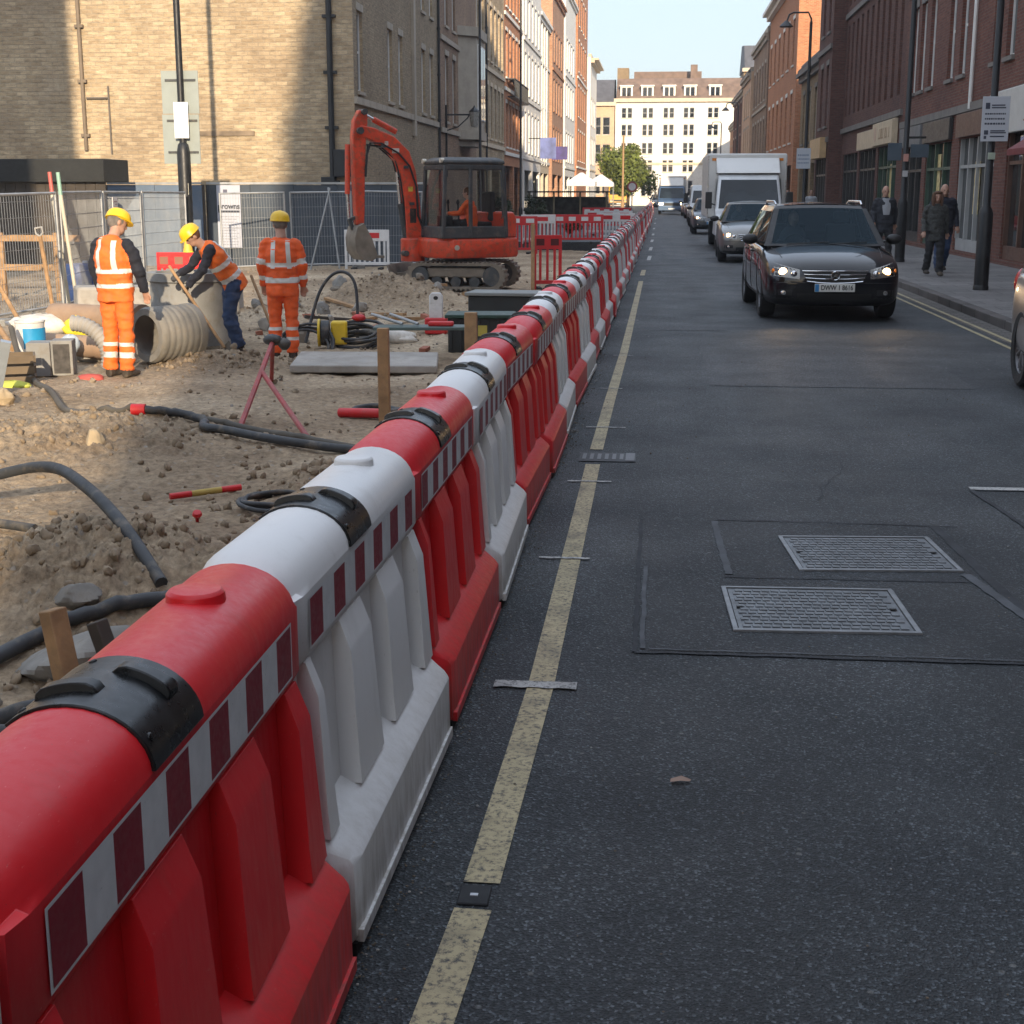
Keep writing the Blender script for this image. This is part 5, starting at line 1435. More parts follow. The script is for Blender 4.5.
# undercarriage turned against the upper body
UC = Matrix.Rotation(R(-36), 4, 'Z')
for s_ in (1, -1):
    yc = s_*.72; b = MB(); n = 30; L2 = .78; r = .27; rings = []
    pts = []
    for k in range(n):
        a = 2*PI*k/n; c, s = math.cos(a), math.sin(a)
        pts.append((math.copysign(L2, c)*(1 if abs(c) > .05 else 0) + r*c, r + r*s))
    outer = pts; inner = [(x*.90, r + (z-r)*.80) for x, z in pts]
    b.loft([[UC@Vector((x, yc-.18, z)) for x, z in outer], [UC@Vector((x, yc+.18, z)) for x, z in outer]], cap=False)
    b.loft([[UC@Vector((x, yc+.18, z)) for x, z in outer], [UC@Vector((x, yc+.18, z)) for x, z in inner], [UC@Vector((x, yc-.18, z)) for x, z in inner], [UC@Vector((x, yc-.18, z)) for x, z in outer]], cap=False)
    per = []
    for k in range(48):
        a = k/48; tot = 4*L2 + 2*PI*r; d_ = a*tot
        if d_ < 2*L2: p = (-L2+d_, 2*r, 0, 1)
        elif d_ < 2*L2+PI*r: q = (d_-2*L2)/r; p = (L2+r*math.sin(q), r+r*math.cos(q), math.sin(q), math.cos(q))
        elif d_ < 4*L2+PI*r: p = (L2-(d_-2*L2-PI*r), 0, 0, -1)
        else: q = (d_-4*L2-PI*r)/r; p = (-L2-r*math.sin(q), r-r*math.cos(q), -math.sin(q), -math.cos(q))
        x, z, nx_, nz_ = p
        b.bar(UC@Vector((x, yc-.19, z)), UC@Vector((x, yc+.19, z)), .045, .05)
    tr = b.build('track', MUD, ex, smooth=40)
    b = MB()
    for x in (-L2,-.4,0,.4,L2):
        rr = .2 if abs(x) == L2 else .11
        b.cyl(UC@Vector((x, yc-.16, r if abs(x)==L2 else .15)), UC@Vector((x, yc+.16, r if abs(x)==L2 else .15)), rr, n=18)
    b.build('track_roller', EXD, tr, smooth=40)
    b = MB(); vs = [UC@Vector(p) for p in ((-.62,yc-.12,.24),(.62,yc-.12,.24),(.62,yc+.12,.24),(-.62,yc+.12,.24),(-.62,yc-.12,.44),(.62,yc-.12,.44),(.62,yc+.12,.44),(-.62,yc+.12,.44))]
    b.add(vs, [(3,2,1,0),(4,5,6,7),(0,1,5,4),(1,2,6,5),(2,3,7,6),(3,0,4,7)]); b.build('track_frame', MUD, tr, bevel=.03)
b = MB(); b.box(-.5,.5,-.6,.6,.3,.5, M=UC); b.lathe([(.45,.48),(.45,.62),(.40,.64)], 24); b.build('undercarriage', EXD, ex, smooth=40)
b = MB()   # curved dozer blade with arms
pr = [(1.42,.02),(1.36,.16),(1.36,.32),(1.43,.50),(1.46,.50),(1.40,.32),(1.40,.16),(1.48,.0)]
b.loft([[UC@Vector((x,-1.0,z)) for x,z in pr],[UC@Vector((x,1.0,z)) for x,z in pr]])
for y in (-.5,.5): b.bar(UC@Vector((.4,y*.8,.36)), UC@Vector((1.38,y,.24)), .12, .14)
b.build('dozer_blade', MUD, ex, bevel=.01)
# upper body
b = MB(); pl = [(.92,.55),(.98,.30),(.98,-.62),(.86,-.84),(-.55,-.88),(-.98,-.62),(-1.08,0),(-.98,.62),(-.55,.88),(.62,.86)]
b.loft([[(x*.97,y*.97,.64) for x,y in pl],[(x,y,.70) for x,y in pl],[(x,y,1.0) for x,y in pl],[(x*.96,y*.96,1.05) for x,y in pl]])
b.build('turntable_body', EXR, ex, bevel=.02, smooth=35)
b = MB(); pl2 = [(-.25,-.86),(-.55,-.84),(-.96,-.60),(-1.06,0),(-.96,.58),(-.60,.80),(-.42,.5),(-.25,-.1)]
b.loft([[(x,y,1.052) for x,y in pl2],[(x,y,1.45) for x,y in pl2],[(x*.93,y*.93,1.58) for x,y in pl2]]); b.build('engine_cover', EXR, ex, bevel=.03, smooth=35)
b = MB(); b.lathe([(.0,0),(.055,.0),(.055,.012),(.0,.016)], 16, 0, Matrix.Translation((.55,.885,.86))@Matrix.Rotation(-PI/2,4,'X')); b.build('body_badge', plain('badge_silver',(.45,.42,.35),.35), ex, smooth=40)
# cab
cx0, cx1, cy0, cy1, cz0, cz1 = -.62, .82, -.30, .84, 1.06, 2.62
b = MB(); w_ = .075
P_ = {}
def cp(x, y, z): 
    k = (z-cz0)/(cz1-cz0); return Vector((x*(1-.10*k) + .02, (y-.27)*(1-.06*k)+.27, z))
for (x, y) in ((cx1,cy0),(cx1,cy1),(cx0,cy0),(cx0,cy1),(.20,cy1)): b.bar(cp(x,y,cz0), cp(x,y,cz1-.1), w_, w_)
for (a, e) in (((cx1,cy0),(cx1,cy1)),((cx0,cy0),(cx0,cy1)),((cx0,cy1),(cx1,cy1)),((cx0,cy0),(cx1,cy0))):
    b.bar(cp(*a,cz0+.11), cp(*e,cz0+.11), w_*.7, .24)
    b.bar(cp(*a,cz1-.13), cp(*e,cz1-.13), w_*.8, .10)
b.build('cab_frame', EXD, ex, bevel=.015)
b = MB(); b.loft([[cp(x,y,cz1-.07) for x,y in ((cx0-.04,cy0-.04),(cx1+.05,cy0-.04),(cx1+.05,cy1+.04),(cx0-.04,cy1+.04))],[cp(x,y,cz1-.0) for x,y in ((cx0-.04,cy0-.04),(cx1+.07,cy0-.04),(cx1+.07,cy1+.04),(cx0-.04,cy1+.04))],[cp(x,y,cz1+.07) for x,y in ((cx0+.1,cy0+.1),(cx1-.12,cy0+.1),(cx1-.12,cy1-.1),(cx0+.1,cy1-.1))]])
b.build('cab_roof', EXD, ex, bevel=.03, smooth=40)
for a, e in (((cx1,cy0),(cx1,cy1)),((.22,cy1),(cx1,cy1)),((cx0,cy1),(.18,cy1)),((cx0,cy0),(cx0,cy1)),((cx1,cy0),(cx0,cy0))):
    b = MB(); b.quad(cp(*a,cz0+.2), cp(*e,cz0+.2), cp(*e,cz1-.16), cp(*a,cz1-.16)); b.build('cab_window', CABG, ex)
for y in (cy0+.05, cy1-.05):
    b = MB(); p = cp(cx1,y,cz1); b.cyl(p+Vector((.02,0,.0)), p+Vector((.10,0,.0)), .05, n=12); b.build('work_lamp', plain('lamp_glass',(.6,.55,.45),.2), ex, smooth=40)
b = MB(); b.tube([cp(cx0+.1,cy1+.02,1.45), cp(cx0+.1,cy1+.07,1.5), cp(cx0+.1,cy1+.07,2.35), cp(cx0+.1,cy1+.02,2.4)], .015, 6); b.build('grab_rail', EXD, ex, smooth=50)
b = MB(); b.box(-.42,.10,0,.55,1.0,1.38); b.box(-.50,-.38,.02,.53,1.38,2.0); b.build('operator_seat', INT, ex, bevel=.05)
b = MB()
for y in (.02,.55): b.cyl((.35,y,1.2),(.38,y,1.75),.02,n=8); b.ell((.38,y,1.78),.035,.035,.06,8,6)
b.box(.48,.62,.0,.5,1.05,1.5); b.build('control_lever', INT, ex)
# boom, stick and rams: box sections along a side profile (x forward, z up)
def boxsec(b, prof, wid, y0=0, m=0):
    rings = []
    for i, (x, z, h) in enumerate(prof):
        a = Vector((prof[min(i+1,len(prof)-1)][0]-prof[max(i-1,0)][0], 0, prof[min(i+1,len(prof)-1)][1]-prof[max(i-1,0)][1])).normalized()
        n = Vector((-a.z, 0, a.x)); p = Vector((x, y0, z)); w2 = wid/2
        rings.append([p+n*h/2+Vector((0,-w2,0)), p+n*h/2+Vector((0,w2,0)), p-n*h/2+Vector((0,w2,0)), p-n*h/2+Vector((0,-w2,0))])
    b.loft(rings, m)
BY = -.42
b = MB(); boxsec(b, [(1.02,.78,.30),(1.02,1.15,.36),(1.06,1.8,.34),(1.14,2.4,.34),(1.26,2.72,.36),(1.52,2.98,.32),(1.90,3.16,.26),(2.20,3.24,.20)], .24, BY); bo_ = b.build('boom', EXR, ex, bevel=.02)
b = MB(); b.lathe([(.26,.55),(.26,1.02),(.20,1.04)], 16, 0, Matrix.Translation((1.02,BY,0))); b.box(.70,1.1,BY-.2,BY+.2,.62,.98); b.build('swing_post', EXR, ex, bevel=.02)
b = MB(); boxsec(b, [(2.10,3.62,.18),(2.16,3.40,.30),(2.20,3.10,.30),(2.22,2.4,.25),(2.22,1.7,.21),(2.22,1.32,.17)], .20, BY); st = b.build('stick', EXR, ex, bevel=.02)
b = MB(); b.cyl((2.10,BY-.2,3.60),(2.10,BY+.2,3.60),.06,n=12); b.cyl((2.20,BY-.2,3.22),(2.20,BY+.2,3.22),.07,n=12); b.build('pivot_pin', EXD, st, smooth=40)
for x, z, w_, h_, c in ((1.42,2.83,.16,.10,(.62,.60,.55)),(1.62,2.98,.08,.08,(.62,.60,.55)),(1.05,1.5,.14,.30,(.02,.02,.02)),(1.10,2.05,.10,.10,(.60,.45,.05))):
    b = MB(); b.box(x-w_/2,x+w_/2,BY+.1215,BY+.123,z-h_/2,z+h_/2); b.build('decal', plain('decal_%d'%int(c[0]*100), c, .5, dirt=(.2,.1,.06), da=.8), bo_)
for k, (x, z) in enumerate(((1.05,1.0),(1.08,1.75),(1.20,2.5),(1.7,2.92))):
    b = MB(); b.box(x-.05,x+.05,BY-.16,BY+.16,z-.03,z+.03); b.build('hose_clip', EXD, bo_)
for dy in (.13,.155,.18):
    b = MB(); b.tube([(.92,BY+dy,.92),(.82,BY+dy+.03,1.15),(.95,BY+dy,1.5),(.98,BY+dy-.02,2.1),(1.12,BY+dy-.02,2.52),(1.36,BY+dy-.02,2.78),(1.75,BY+dy-.02,2.98),(1.98,BY+dy-.02,2.98),(2.06,BY+dy-.02,2.75),(2.10,BY+dy-.02,2.3)], .016, 6); b.build('hydraulic_hose', RUB, ex, smooth=50)
for (x,y,z,r) in ((.80,BY+.1,1.12,.07),(.86,BY-.1,1.2,.06),(1.25,BY+.13,.72,.06)):
    b = MB(); b.cyl((x,y-.1,z),(x,y+.1,z),r,n=10); b.build('swing_ram', EXD, ex, smooth=40)
def ram(p0, p1, p2, r=.06, mt=EXR):
    b = MB(); b.cyl(p0, p1, r, n=12); o = b.build('ram_barrel', mt, ex, smooth=40); b = MB(); b.cyl(p1, p2, r*.55, n=10); b.build('ram_rod', STEEL, o, smooth=40)
ram((1.36,BY,3.22),(1.86,BY,3.46),(2.10,BY,3.58))
ram((2.43,BY,2.95),(2.46,BY,1.95),(2.44,BY,1.45), .055)
ram((1.18,BY+.02,1.05),(1.30,BY+.02,1.75),(1.36,BY+.02,2.4), .065, EXD)
for dy in (-.08,.08):
    b = MB(); b.tube([(1.2,BY+dy,1.3),(1.30,BY+dy,2.2),(1.42,BY+dy,2.66),(1.75,BY+dy,2.92),(2.02,BY+dy,2.95),(2.06,BY+dy,2.6)], .018, 6); b.build('hydraulic_hose', RUB, ex, smooth=50)
b = MB(); bw = .32      # bucket hanging from the stick
pr = [(2.22,1.36),(2.36,1.28),(2.42,1.05),(2.40,.78),(2.26,.60),(2.06,.58),(1.92,.66),(1.95,.70),(2.08,.64),(2.24,.66),(2.35,.80),(2.36,1.03),(2.30,1.20)]
b.loft([[(x,BY-bw,z) for x,z in pr],[(x,BY+bw,z) for x,z in pr]])
for s_ in (1,-1):
    sd = [(2.22,1.36),(2.36,1.28),(2.42,1.05),(2.40,.78),(2.26,.60),(2.06,.58),(1.92,.66),(2.05,1.05)]
    b.loft([[(x,BY+s_*bw,z) for x,z in sd],[(x,BY+s_*(bw-.025),z) for x,z in sd]])
for k in range(5): b.box(1.80,1.95,BY-bw+.03+k*.15,BY-bw+.09+k*.15,.64,.69)
b.build('bucket', MUD, ex, bevel=.006)
b = MB(); b.bar((2.22,BY,1.5),(2.44,BY,1.42),.1,.07); b.bar((2.44,BY,1.45),(2.36,BY,1.22),.1,.07); b.build('bucket_link', EXD, ex, bevel=.01)
op = person('operator in red high-visibility top sitting in the excavator cab', (-4.10-.0, 30.4-.43, .19), R(211+52), 
       dict(pelvis=(0,.22,.98), waist=(0,.22,1.12), chest=(0,.20,1.30), neck=(0,.17,1.50), head=(0,.13,1.64), shoulder_l=(.19,.17,1.43), shoulder_r=(-.19,.17,1.43), elbow_l=(.25,.0,1.20), elbow_r=(-.25,.0,1.20), wrist_l=(.24,-.24,1.20), wrist_r=(-.24,-.24,1.20),
            hip_l=(.09,.16,.96), hip_r=(-.09,.16,.96), knee_l=(.13,-.26,.98), knee_r=(-.13,-.26,.98), ankle_l=(.13,-.34,.64), ankle_r=(-.13,-.34,.64), hem=(0,.22,.90), curl_l=1.5, curl_r=1.5),
       [SKIN, ORANGE_R, GREYP, BAND, BOOT, ORANGE_R, GLOVE, EYE], hair=HAIRB, voxel=.014, scale=.94)

# ---------------------------------------------------------------- fences and hoardings
GALV = plain('galvanised', (.36,.37,.37), .45, metal=.5, var=.2)
CONC = plain('concrete', (.33,.31,.28), .9, var=.22, vs=3, bmp=.35, bs=30, dirt=(.2,.165,.12), da=.5)
CONCG = plain('grey_concrete', (.25,.25,.24), .85, var=.2, vs=3, bmp=.25, bs=30, dirt=(.19,.155,.11), da=.6)
PLYB = plain('hoarding_slate_blue', (.045,.060,.078), .6, var=.25, vs=.7, dirt=(.11,.11,.11), da=.4)
PLYL = plain('hoarding_light_blue', (.10,.145,.21), .6, var=.2, vs=.8, dirt=(.25,.24,.22), da=.4)
TIMB = plain('raw_timber', (.34,.205,.10), .8, var=.3, vs=7, bmp=.3, bs=50, dirt=(.2,.14,.09), da=.5)
TIMD = plain('dark_timber', (.055,.045,.036), .85, var=.4, vs=2)
BLUEP = plain('blue_plastic', (.02,.07,.26), .45, dirt=(.15,.13,.1), da=.4)
FEN = {}
def fence_panel(p, q, label, netting=None):
    p = Vector((*p, gh(*p))); q = Vector((*q, gh(*q))); d = (q-p); L = d.length; rz = math.atan2(d.y, d.x)
    t = thing('mesh_fence_panel', label, 'fence', p, rz, 'temporary mesh fencing round the dig'); t.rotation_euler = (0, -math.atan2(d.z, math.hypot(d.x, d.y)), rz)
    b = MB(); L -= .06
    b.tube([(0,0,.02),(0,0,2.06)], .026, 8); b.tube([(L,0,.02),(L,0,2.06)], .026, 8); b.tube([(.0,0,2.04),(L,0,2.04)], .024, 8); b.tube([(.0,0,.14),(L,0,.14)], .022, 8)
    b.build('frame', GALV, t, smooth=50)
    b = MB(); x = .05
    while x < L: b.box(x-.0028, x+.0028, -.003, .003, .14, 2.03); x += .075
    for z in np.arange(.36, 2.0, .26): b.box(0, L, -.0035, .0035, z-.003, z+.003)
    b.build('wire_infill', GALV, t)
    b = MB(); b.box(-.12,.12,-.30,.30,-.06,.11); b.build('fence_foot', CONCG, t, bevel=.02)
    if netting:
        b = MB(); b.box(.03, L-.03, .006, .009, .16, 2.0); b.build('debris_netting', netting, t)
    return t
fence_panel((-11.15,18.5),(-10.62,21.9),'nearest mesh fence panel at the left edge of the photo')
fence_panel((-10.62,22.0),(-10.28,24.1),'short mesh fence panel ending at the pair of striped posts')
fence_panel((-10.30,24.2),(-10.85,27.5),'mesh fence panel directly behind the worker with dark sleeves')
fence_panel((-10.86,27.6),(-11.35,31.0),'mesh fence panel with a small white notice hanging on it')
fence_panel((-11.36,31.1),(-11.5,34.5),'farthest panel of the left fence, reaching the tall pole')
for i, (a, e) in enumerate((((-11.45,37.2),(-9.9,38.1)),((-9.8,38.1),(-8.2,38.6)),((-8.1,38.6),(-6.4,39.2)))):
    fence_panel(a, e, ['mesh panel before the slate blue hoarding, left of the bending worker\'s poster','mesh panel before the slate blue hoarding behind the worker in full orange','mesh panel before the slate blue hoarding beside the excavator arm'][i])
for (x, y, c, lab) in ((-10.27,24.14,(.5,.10,.08),'leaning fence prop pole with red tip'),(-10.13,24.16,(.25,.42,.33),'fence prop pole with pale green tip')):
    t = thing('prop_pole', lab, 'pole', (x, y, gh(x,y)), 0); b = MB(); b.cyl((0.05,0,0),(-.14,.02,2.0),.032,n=8); b.build('shaft', plain('cream_pole',(.5,.46,.36),.6), t, smooth=40); b = MB(); b.cyl((-.14,.02,2.0),(-.165,.022,2.38),.034,n=8); b.build('tip', plain('tip'+lab[-9:], c, .5), t, smooth=40)
for (x, y, lean, lab) in ((-9.3,38.0,.5,'raking steel prop behind the slate blue hoarding fence, left one'),(-8.55,38.2,-.35,'raking steel prop nearest the excavator')):
    t = tag(MB().cyl((0,0,0),(lean,.4,2.15),.025,n=8).build('prop_pole', GALV, loc=(x,y,gh(x,y)), smooth=40), lab, 'pole')
# small notice on the fence
t = thing('notice', 'small white notice hanging on the left mesh fence', 'sign', (-10.93,28.4,gh(-10.9,28.4)+1.32), R(97))
b = MB(); b.box(-.19,.19,-.012,.0,0,.62); b.build('board', plain('notice_white',(.62,.58,.55),.6), t); b = MB()
for k in range(9): b.box(-.15, .15-(k*37%5)*.03, .0005,.003,.06+k*.058,.075+k*.058)
b.build('printing', plain('notice_ink',(.35,.2,.18),.6), t)
t.rotation_euler = (0,0,R(97+180))
# hoardings
def hoarding(x0, x1, y, mt, label, h=2.28):
    t = thing('site_hoarding', label, 'hoarding', ((x0+x1)/2, y, -.33)); xc = (x0+x1)/2; n = round((x1-x0)/1.22); w_ = (x1-x0)/n
    for k in range(n):
        b = MB(); b.box(x0-xc+k*w_+.006, x0-xc+(k+1)*w_-.006, 0, .03, .02, h + random.uniform(-.01,.01)); b.build('board', mt, t)
    b = MB(); b.box(x0-xc, x1-xc, -.03, .06, h+.012, h+.07); b.build('capping', GALV, t)
    for k in range(n+1):
        b = MB(); b.box(x0-xc+k*w_-.045, x0-xc+k*w_+.045, .035, .12, 0, h); b.build('post', TIMD, t)
    return t
hoarding(-15.6, -12.85, 40.0, PLYL, 'light blue hoarding behind the left fence')
hoarding(-12.8, -6.5, 40.3, PLYB, 'slate blue hoarding running behind the workers to the corner')
t = thing('poster', 'white printed site poster with a bold heading on the slate blue hoarding', 'poster', (-12.15,40.2,.2))
b = MB(); b.box(-.34,.34,0,.05,0,1.74); b.build('board', plain('poster_grey',(.42,.44,.50),.5,var=.04), t)
b = MB(); b.box(-.15,-.03,-.004,0,1.50,1.62); b.build('emblem', plain('poster_mark',(.10,.10,.14),.6), t)
text_obj('prowns', .22, plain('poster_head',(.03,.035,.05),.6), t, (0,-.004,1.15), (PI/2,0,0), 'heading', .001, .008, .95)
b = MB(); b.box(-.31,.31,-.004,0,.98,1.04); b.build('rule_bar', plain('poster_head',(.03,.035,.05),.6), t)
b = MB(); r_ = random.Random(3)
for k in range(11):
    x = -.28
    while x < .2: w_ = r_.uniform(.03,.12); b.box(x,x+w_,-.003,0,.08+k*.078,.10+k*.078); x += w_+.02
b.build('small_print', plain('poster_print',(.25,.26,.30),.6), t)
t = thing('timber_wall', 'dark boarded wall with black capping behind the left fence', 'wall', (-17.6,37.2,-.35))
b = MB()
for k in range(22): b.box(-3.0+k*.275,-3.0+k*.275+.265,0,.05+.01*(k%2),0,2.35)
b.build('board', TIMD, t); b = MB(); b.box(-3.1,3.1,-.2,1.6,2.355,2.95); b.build('capping', plain('roof_felt',(.02,.021,.02),.9), t, bevel=.02)
t = thing('guard_rail', 'rough timber guard rail standing behind the left fence', 'rail', (-12.3,26.5,gh(-12.3,26.5)))
for x in (-1.3,-.2,.9): MB().box(x-.05,x+.05,-.04,.04,0,1.3).build('post', TIMB, t)
for z in (1.2,.65): MB().box(-1.6,1.4,-.065,-.041,z-.06,z+.06).build('rail', TIMB, t)

# chapter-8 style plastic panels beyond the excavator
PRED = plain('panel_red', (.55,.012,.016), .45, var=.12, vs=3, dirt=(.3,.1,.08), da=.35)
PWHT = plain('panel_white', (.66,.66,.65), .45, var=.08, dirt=(.36,.33,.28), da=.4)
def panel(label, loc, rz, mt, mt2, W=2.0, H=1.0, slots=6, lattice=False):
    t = thing('barrier_panel', label, 'barrier', loc, rz, 'plastic barrier panels round the dig')
    b = MB(); h = W/2
    b.box(-h,h,-.02,.02,H-.30,H); b.box(-h,h,-.022,.022,.12,.20); b.box(-h,-h+.07,-.02,.02,.0,H-.301); b.box(h-.07,h,-.02,.02,.0,H-.301)
    n = max(3, int(W/.13))
    for k in range(1, n): x = -h+W*k/n; b.box(x-.028,x+.028,-.012,.012,.201,H-.301)
    b.build('frame', mt, t, bevel=.008)
    for k in range(slots):
        x = -h+W*(k+.5)/slots; b = MB(); b.box(x-W*.28/slots,x+W*.28/slots,-.026,.026,H-.22,H-.08); b.build('reflective_square', mt2, t)
    for x in (-h*.6,h*.6):
        b = MB(); b.box(x-.05,x+.05,-.28,.28,0,.06); b.build('foot', RUB, t, bevel=.01)
    return t
panel('narrow red barrier panel standing on the dig between the excavator and the barrier row', (-2.38,31.0,gh(-2.38,31)), R(10), PRED, plain('slot_dark',(.08,.01,.01),.8), W=.62, H=1.16, slots=2)
panel('wide red barrier panel with five white squares beyond the excavator', (-3.05,51,-.02), R(6), PRED, PWHT, slots=5, W=2.2)
panel('red barrier panel partly behind the excavator cab', (-4.85,49,-.3), R(-4), PRED, PWHT, slots=3, W=1.5, H=1.25)
panel('white barrier panel between the two red panels beyond the excavator', (-4.2,50.5,-.02), R(2), PWHT, PRED, slots=1, W=1.2)
panel('white barrier panel meeting the roadside row beyond the excavator', (-1.55,53,-.003), R(-20), PWHT, PRED, slots=2, W=1.4)
panel('second white barrier panel farther up beside the roadside row', (-2.1,60,-.003), R(-5), PWHT, PRED, slots=3, W=2)
panel('far red barrier panel crossing the closed lane', (-2.6,72,-.003), R(0), PRED, PWHT, slots=5, W=2.4)
panel('white slotted barrier panel standing behind the excavator arm', (-7.75,38.0,gh(-7.75,38)), R(4), PWHT, PRED, W=1.2, H=1.05, slots=1)
panel('low red barrier panel with worn top in front of the pole, behind the concrete pipe', (-8.95,26.3,gh(-8.9,26.3)-.05), R(2), PRED, plain('slot_brown',(.25,.12,.08),.8), W=.85, H=1.0, slots=3)

# ---------------------------------------------------------------- pipes, tools and loose things
def hose(name, label, pts, r, mt, cat='hose', wob_=.0, n=8):
    P = [Vector((x, y, (gh(x, y) if z is None else z) + r*1.2)) for x, y, z in pts]
    out = []
    for i in range(len(P)-1):      # Catmull-Rom
        p0 = P[max(i-1,0)]; p1 = P[i]; p2 = P[i+1]; p3 = P[min(i+2,len(P)-1)]
        for k in range(n):
            t_ = k/n; q = .5*((2*p1)+(p2-p0)*t_+(2*p0-5*p1+4*p2-p3)*t_**2+(3*p1-p0-3*p2+p3)*t_**3)
            if pts[i][2] is None and pts[i+1][2] is None: q.z = max(q.z, gh(q.x,q.y)+r*.9)
            out.append(q)
    out.append(P[-1])
    return tag(MB().tube(out, r, 10).build(name, mt, smooth=60), label, cat)
HOSE = plain('hose_black', (.035,.038,.042), .6, var=.3, vs=3, dirt=(.22,.18,.13), da=.6)
HOSEG = plain('hose_dusty', (.085,.075,.06), .8, var=.3, vs=4)
N_ = None
hose('hose','thick black hose arching over the near soil heap at the left edge',[(-4.9,8.5,N_),(-4.05,8.25,.0),(-3.6,8.05,.10),(-3.15,7.5,.10),(-2.75,7.0,.0),(-2.42,6.6,N_)],.034,HOSE)
hose('hose','second black hose lying under the arching hose at the left edge',[(-4.9,8.3,N_),(-4.1,8.12,N_),(-3.7,8.0,N_)],.028,HOSE)
hose('hose','black hose curving round the grey rock beside the nearest red barrier',[(-3.0,5.2,N_),(-2.92,5.55,N_),(-2.78,6.0,N_),(-2.5,6.35,N_),(-2.2,6.5,N_),(-1.9,6.5,N_)],.036,HOSE)
hose('hose','black hose lying in the hollow by the broken timber stake',[(-3.0,4.9,N_),(-2.6,5.02,N_),(-2.3,5.1,N_),(-2.0,5.2,N_)],.04,HOSE)
hose('hose','lowest black hose coil in front of the broken timber stake',[(-2.9,4.5,N_),(-2.55,4.8,N_),(-2.3,4.88,N_),(-2.0,4.8,N_),(-1.8,4.5,N_)],.035,HOSE)
hose('hose','dusty long hose running from the rubbish heap past the small lit mound',[(-7.6,16.2,.15),(-7.0,15.2,N_),(-6.1,13.75,N_),(-5.5,12.75,N_),(-5.0,12.25,N_),(-4.5,12.1,N_),(-3.9,11.95,N_),(-3.3,11.55,N_),(-2.6,11.1,N_),(-2.0,10.7,N_)],.032,HOSEG)
hose('hose','black hose beside the dusty hose with a red coupling, at mid dig',[(-4.45,11.85,N_),(-4.1,11.9,N_),(-3.85,11.75,N_),(-3.75,11.45,N_),(-3.5,11.3,N_),(-3.1,11.1,N_),(-2.5,10.9,N_),(-1.9,10.75,N_)],.036,HOSE)
tag(MB().cyl((0,0,0),(.12,.01,.0),.05,n=10).build('hose_coupling', PRED, loc=(-4.52,11.84,gh(-4.5,11.84)+.05), smooth=40),'red coupling on the end of the black hose at mid dig','coupling')
def coil(label, x, y, r0, n, rt, mt, tilt=0, rz=0, cat='cable', stack=.5):
    P = []
    for k in range(n*20+1):
        a = 2*PI*k/20; r = r0*(1+.12*math.sin(a*.37)+.05*math.sin(a*1.7)); P.append(Vector((r*math.cos(a), r*.9*math.sin(a), rt + rt*stack*(k/20) + .01*math.sin(a*2.3))))
    M = Euler((tilt, 0, rz)).to_matrix()
    return tag(MB().tube([M@p for p in P], rt, 7).build('cable_coil', mt, loc=(x, y, gh(x,y)), smooth=60), label, cat)
coil('black cable coil lying behind the first white barrier', -2.42, 8.9, .26, 3, .016, HOSE)
coil('black hose coil beside the tall timber stake', -2.62, 13.1, .22, 3, .026, HOSE)
coil('big heap of coiled black cable with a red glove on top', -4.12, 19.5, .34, 7, .022, HOSE, tilt=.35, stack=1.6)
coil('loops of black cable beside the worker in full orange', -4.75, 19.0, .36, 4, .02, HOSE, tilt=.9, stack=1.2)
hose('hose','thin black hose looping up behind the yellow reel',[(-4.9,19.6,N_),(-4.75,19.9,.35),(-4.5,20.0,.62),(-4.25,19.95,.45),(-4.2,19.8,N_)],.022,HOSE)
# red glove, yellow reel, white sack
def lump(name, label, cat, x, y, rx, ry, rz_, mt, z=None, seed=1, jit=.22, rot=0):
    random.seed(seed); b = MB(); M = Matrix.Rotation(rot, 3, 'Z'); b.ell((0,0,rz_*.55), rx, ry, rz_, 14, 9, 0, M, jit*.35)
    for k in range(6): b.ell((random.uniform(-rx,rx)*.6, random.uniform(-ry,ry)*.6, rz_*random.uniform(.3,.9)), rx*.5, ry*.5, rz_*.5, 10, 7, 0, None, jit)
    return tag(b.build(name, mt, loc=(x, y, gh(x,y)-.02 if z is None else z), smooth=70), label, cat)
SACK = plain('sack_white', (.62,.58,.52), .8, var=.2, vs=6, bmp=.4, bs=14, dirt=(.3,.25,.19), da=.5)
lump('work_glove','red work glove lying on the cable heap','glove',-4.10,19.45,.10,.07,.05,PRED,z=gh(-4.1,19.45)+.38)
lump('sack','dirty white sack lying behind the concrete slab','sack',-3.72,19.9,.34,.17,.13,SACK,seed=4,rot=.1)
t = thing('cable_reel','yellow cable reel box beside the worker in full orange','cable reel',(-4.42,19.2,gh(-4.42,19.2)),R(10))
YELP = plain('plastic_yellow',(.72,.50,.02),.45,dirt=(.3,.22,.08),da=.5)
MB().box(-.02,.20,-.10,.10,.04,.36).build('case',YELP,t,bevel=.03); MB().cyl((-.16,0,.2),(-.04,0,.2),.17,n=18).build('drum',HOSE,t,bevel=.01); MB().cyl((-.20,0,.2),(-.165,0,.2),.19,n=18).build('flange',YELP,t,bevel=.008)
t = thing('marker_post','white topped red marker post standing behind the concrete slab','marker',(-3.2,20.6,gh(-3.2,20.6)),0); t.scale = (.62,.62,.52)
b = MB(); pr=[(-.20,0),(-.20,.9),(-.13,1.02),(.13,1.02),(.20,.9),(.20,0)]
b.loft([[(x*.8,-.05,z*.78+.35) for x,z in pr],[(x*.8,.05,z*.78+.35) for x,z in pr]]); b.build('white_top',PWHT,t,bevel=.02)
MB().box(-.26,.26,-.14,.14,0,.45).build('red_base',PRED,t,bevel=.04); MB().cyl((0,-.056,1.0),(0,-.05,1.0),.055,n=16).build('hole',INK,t); 
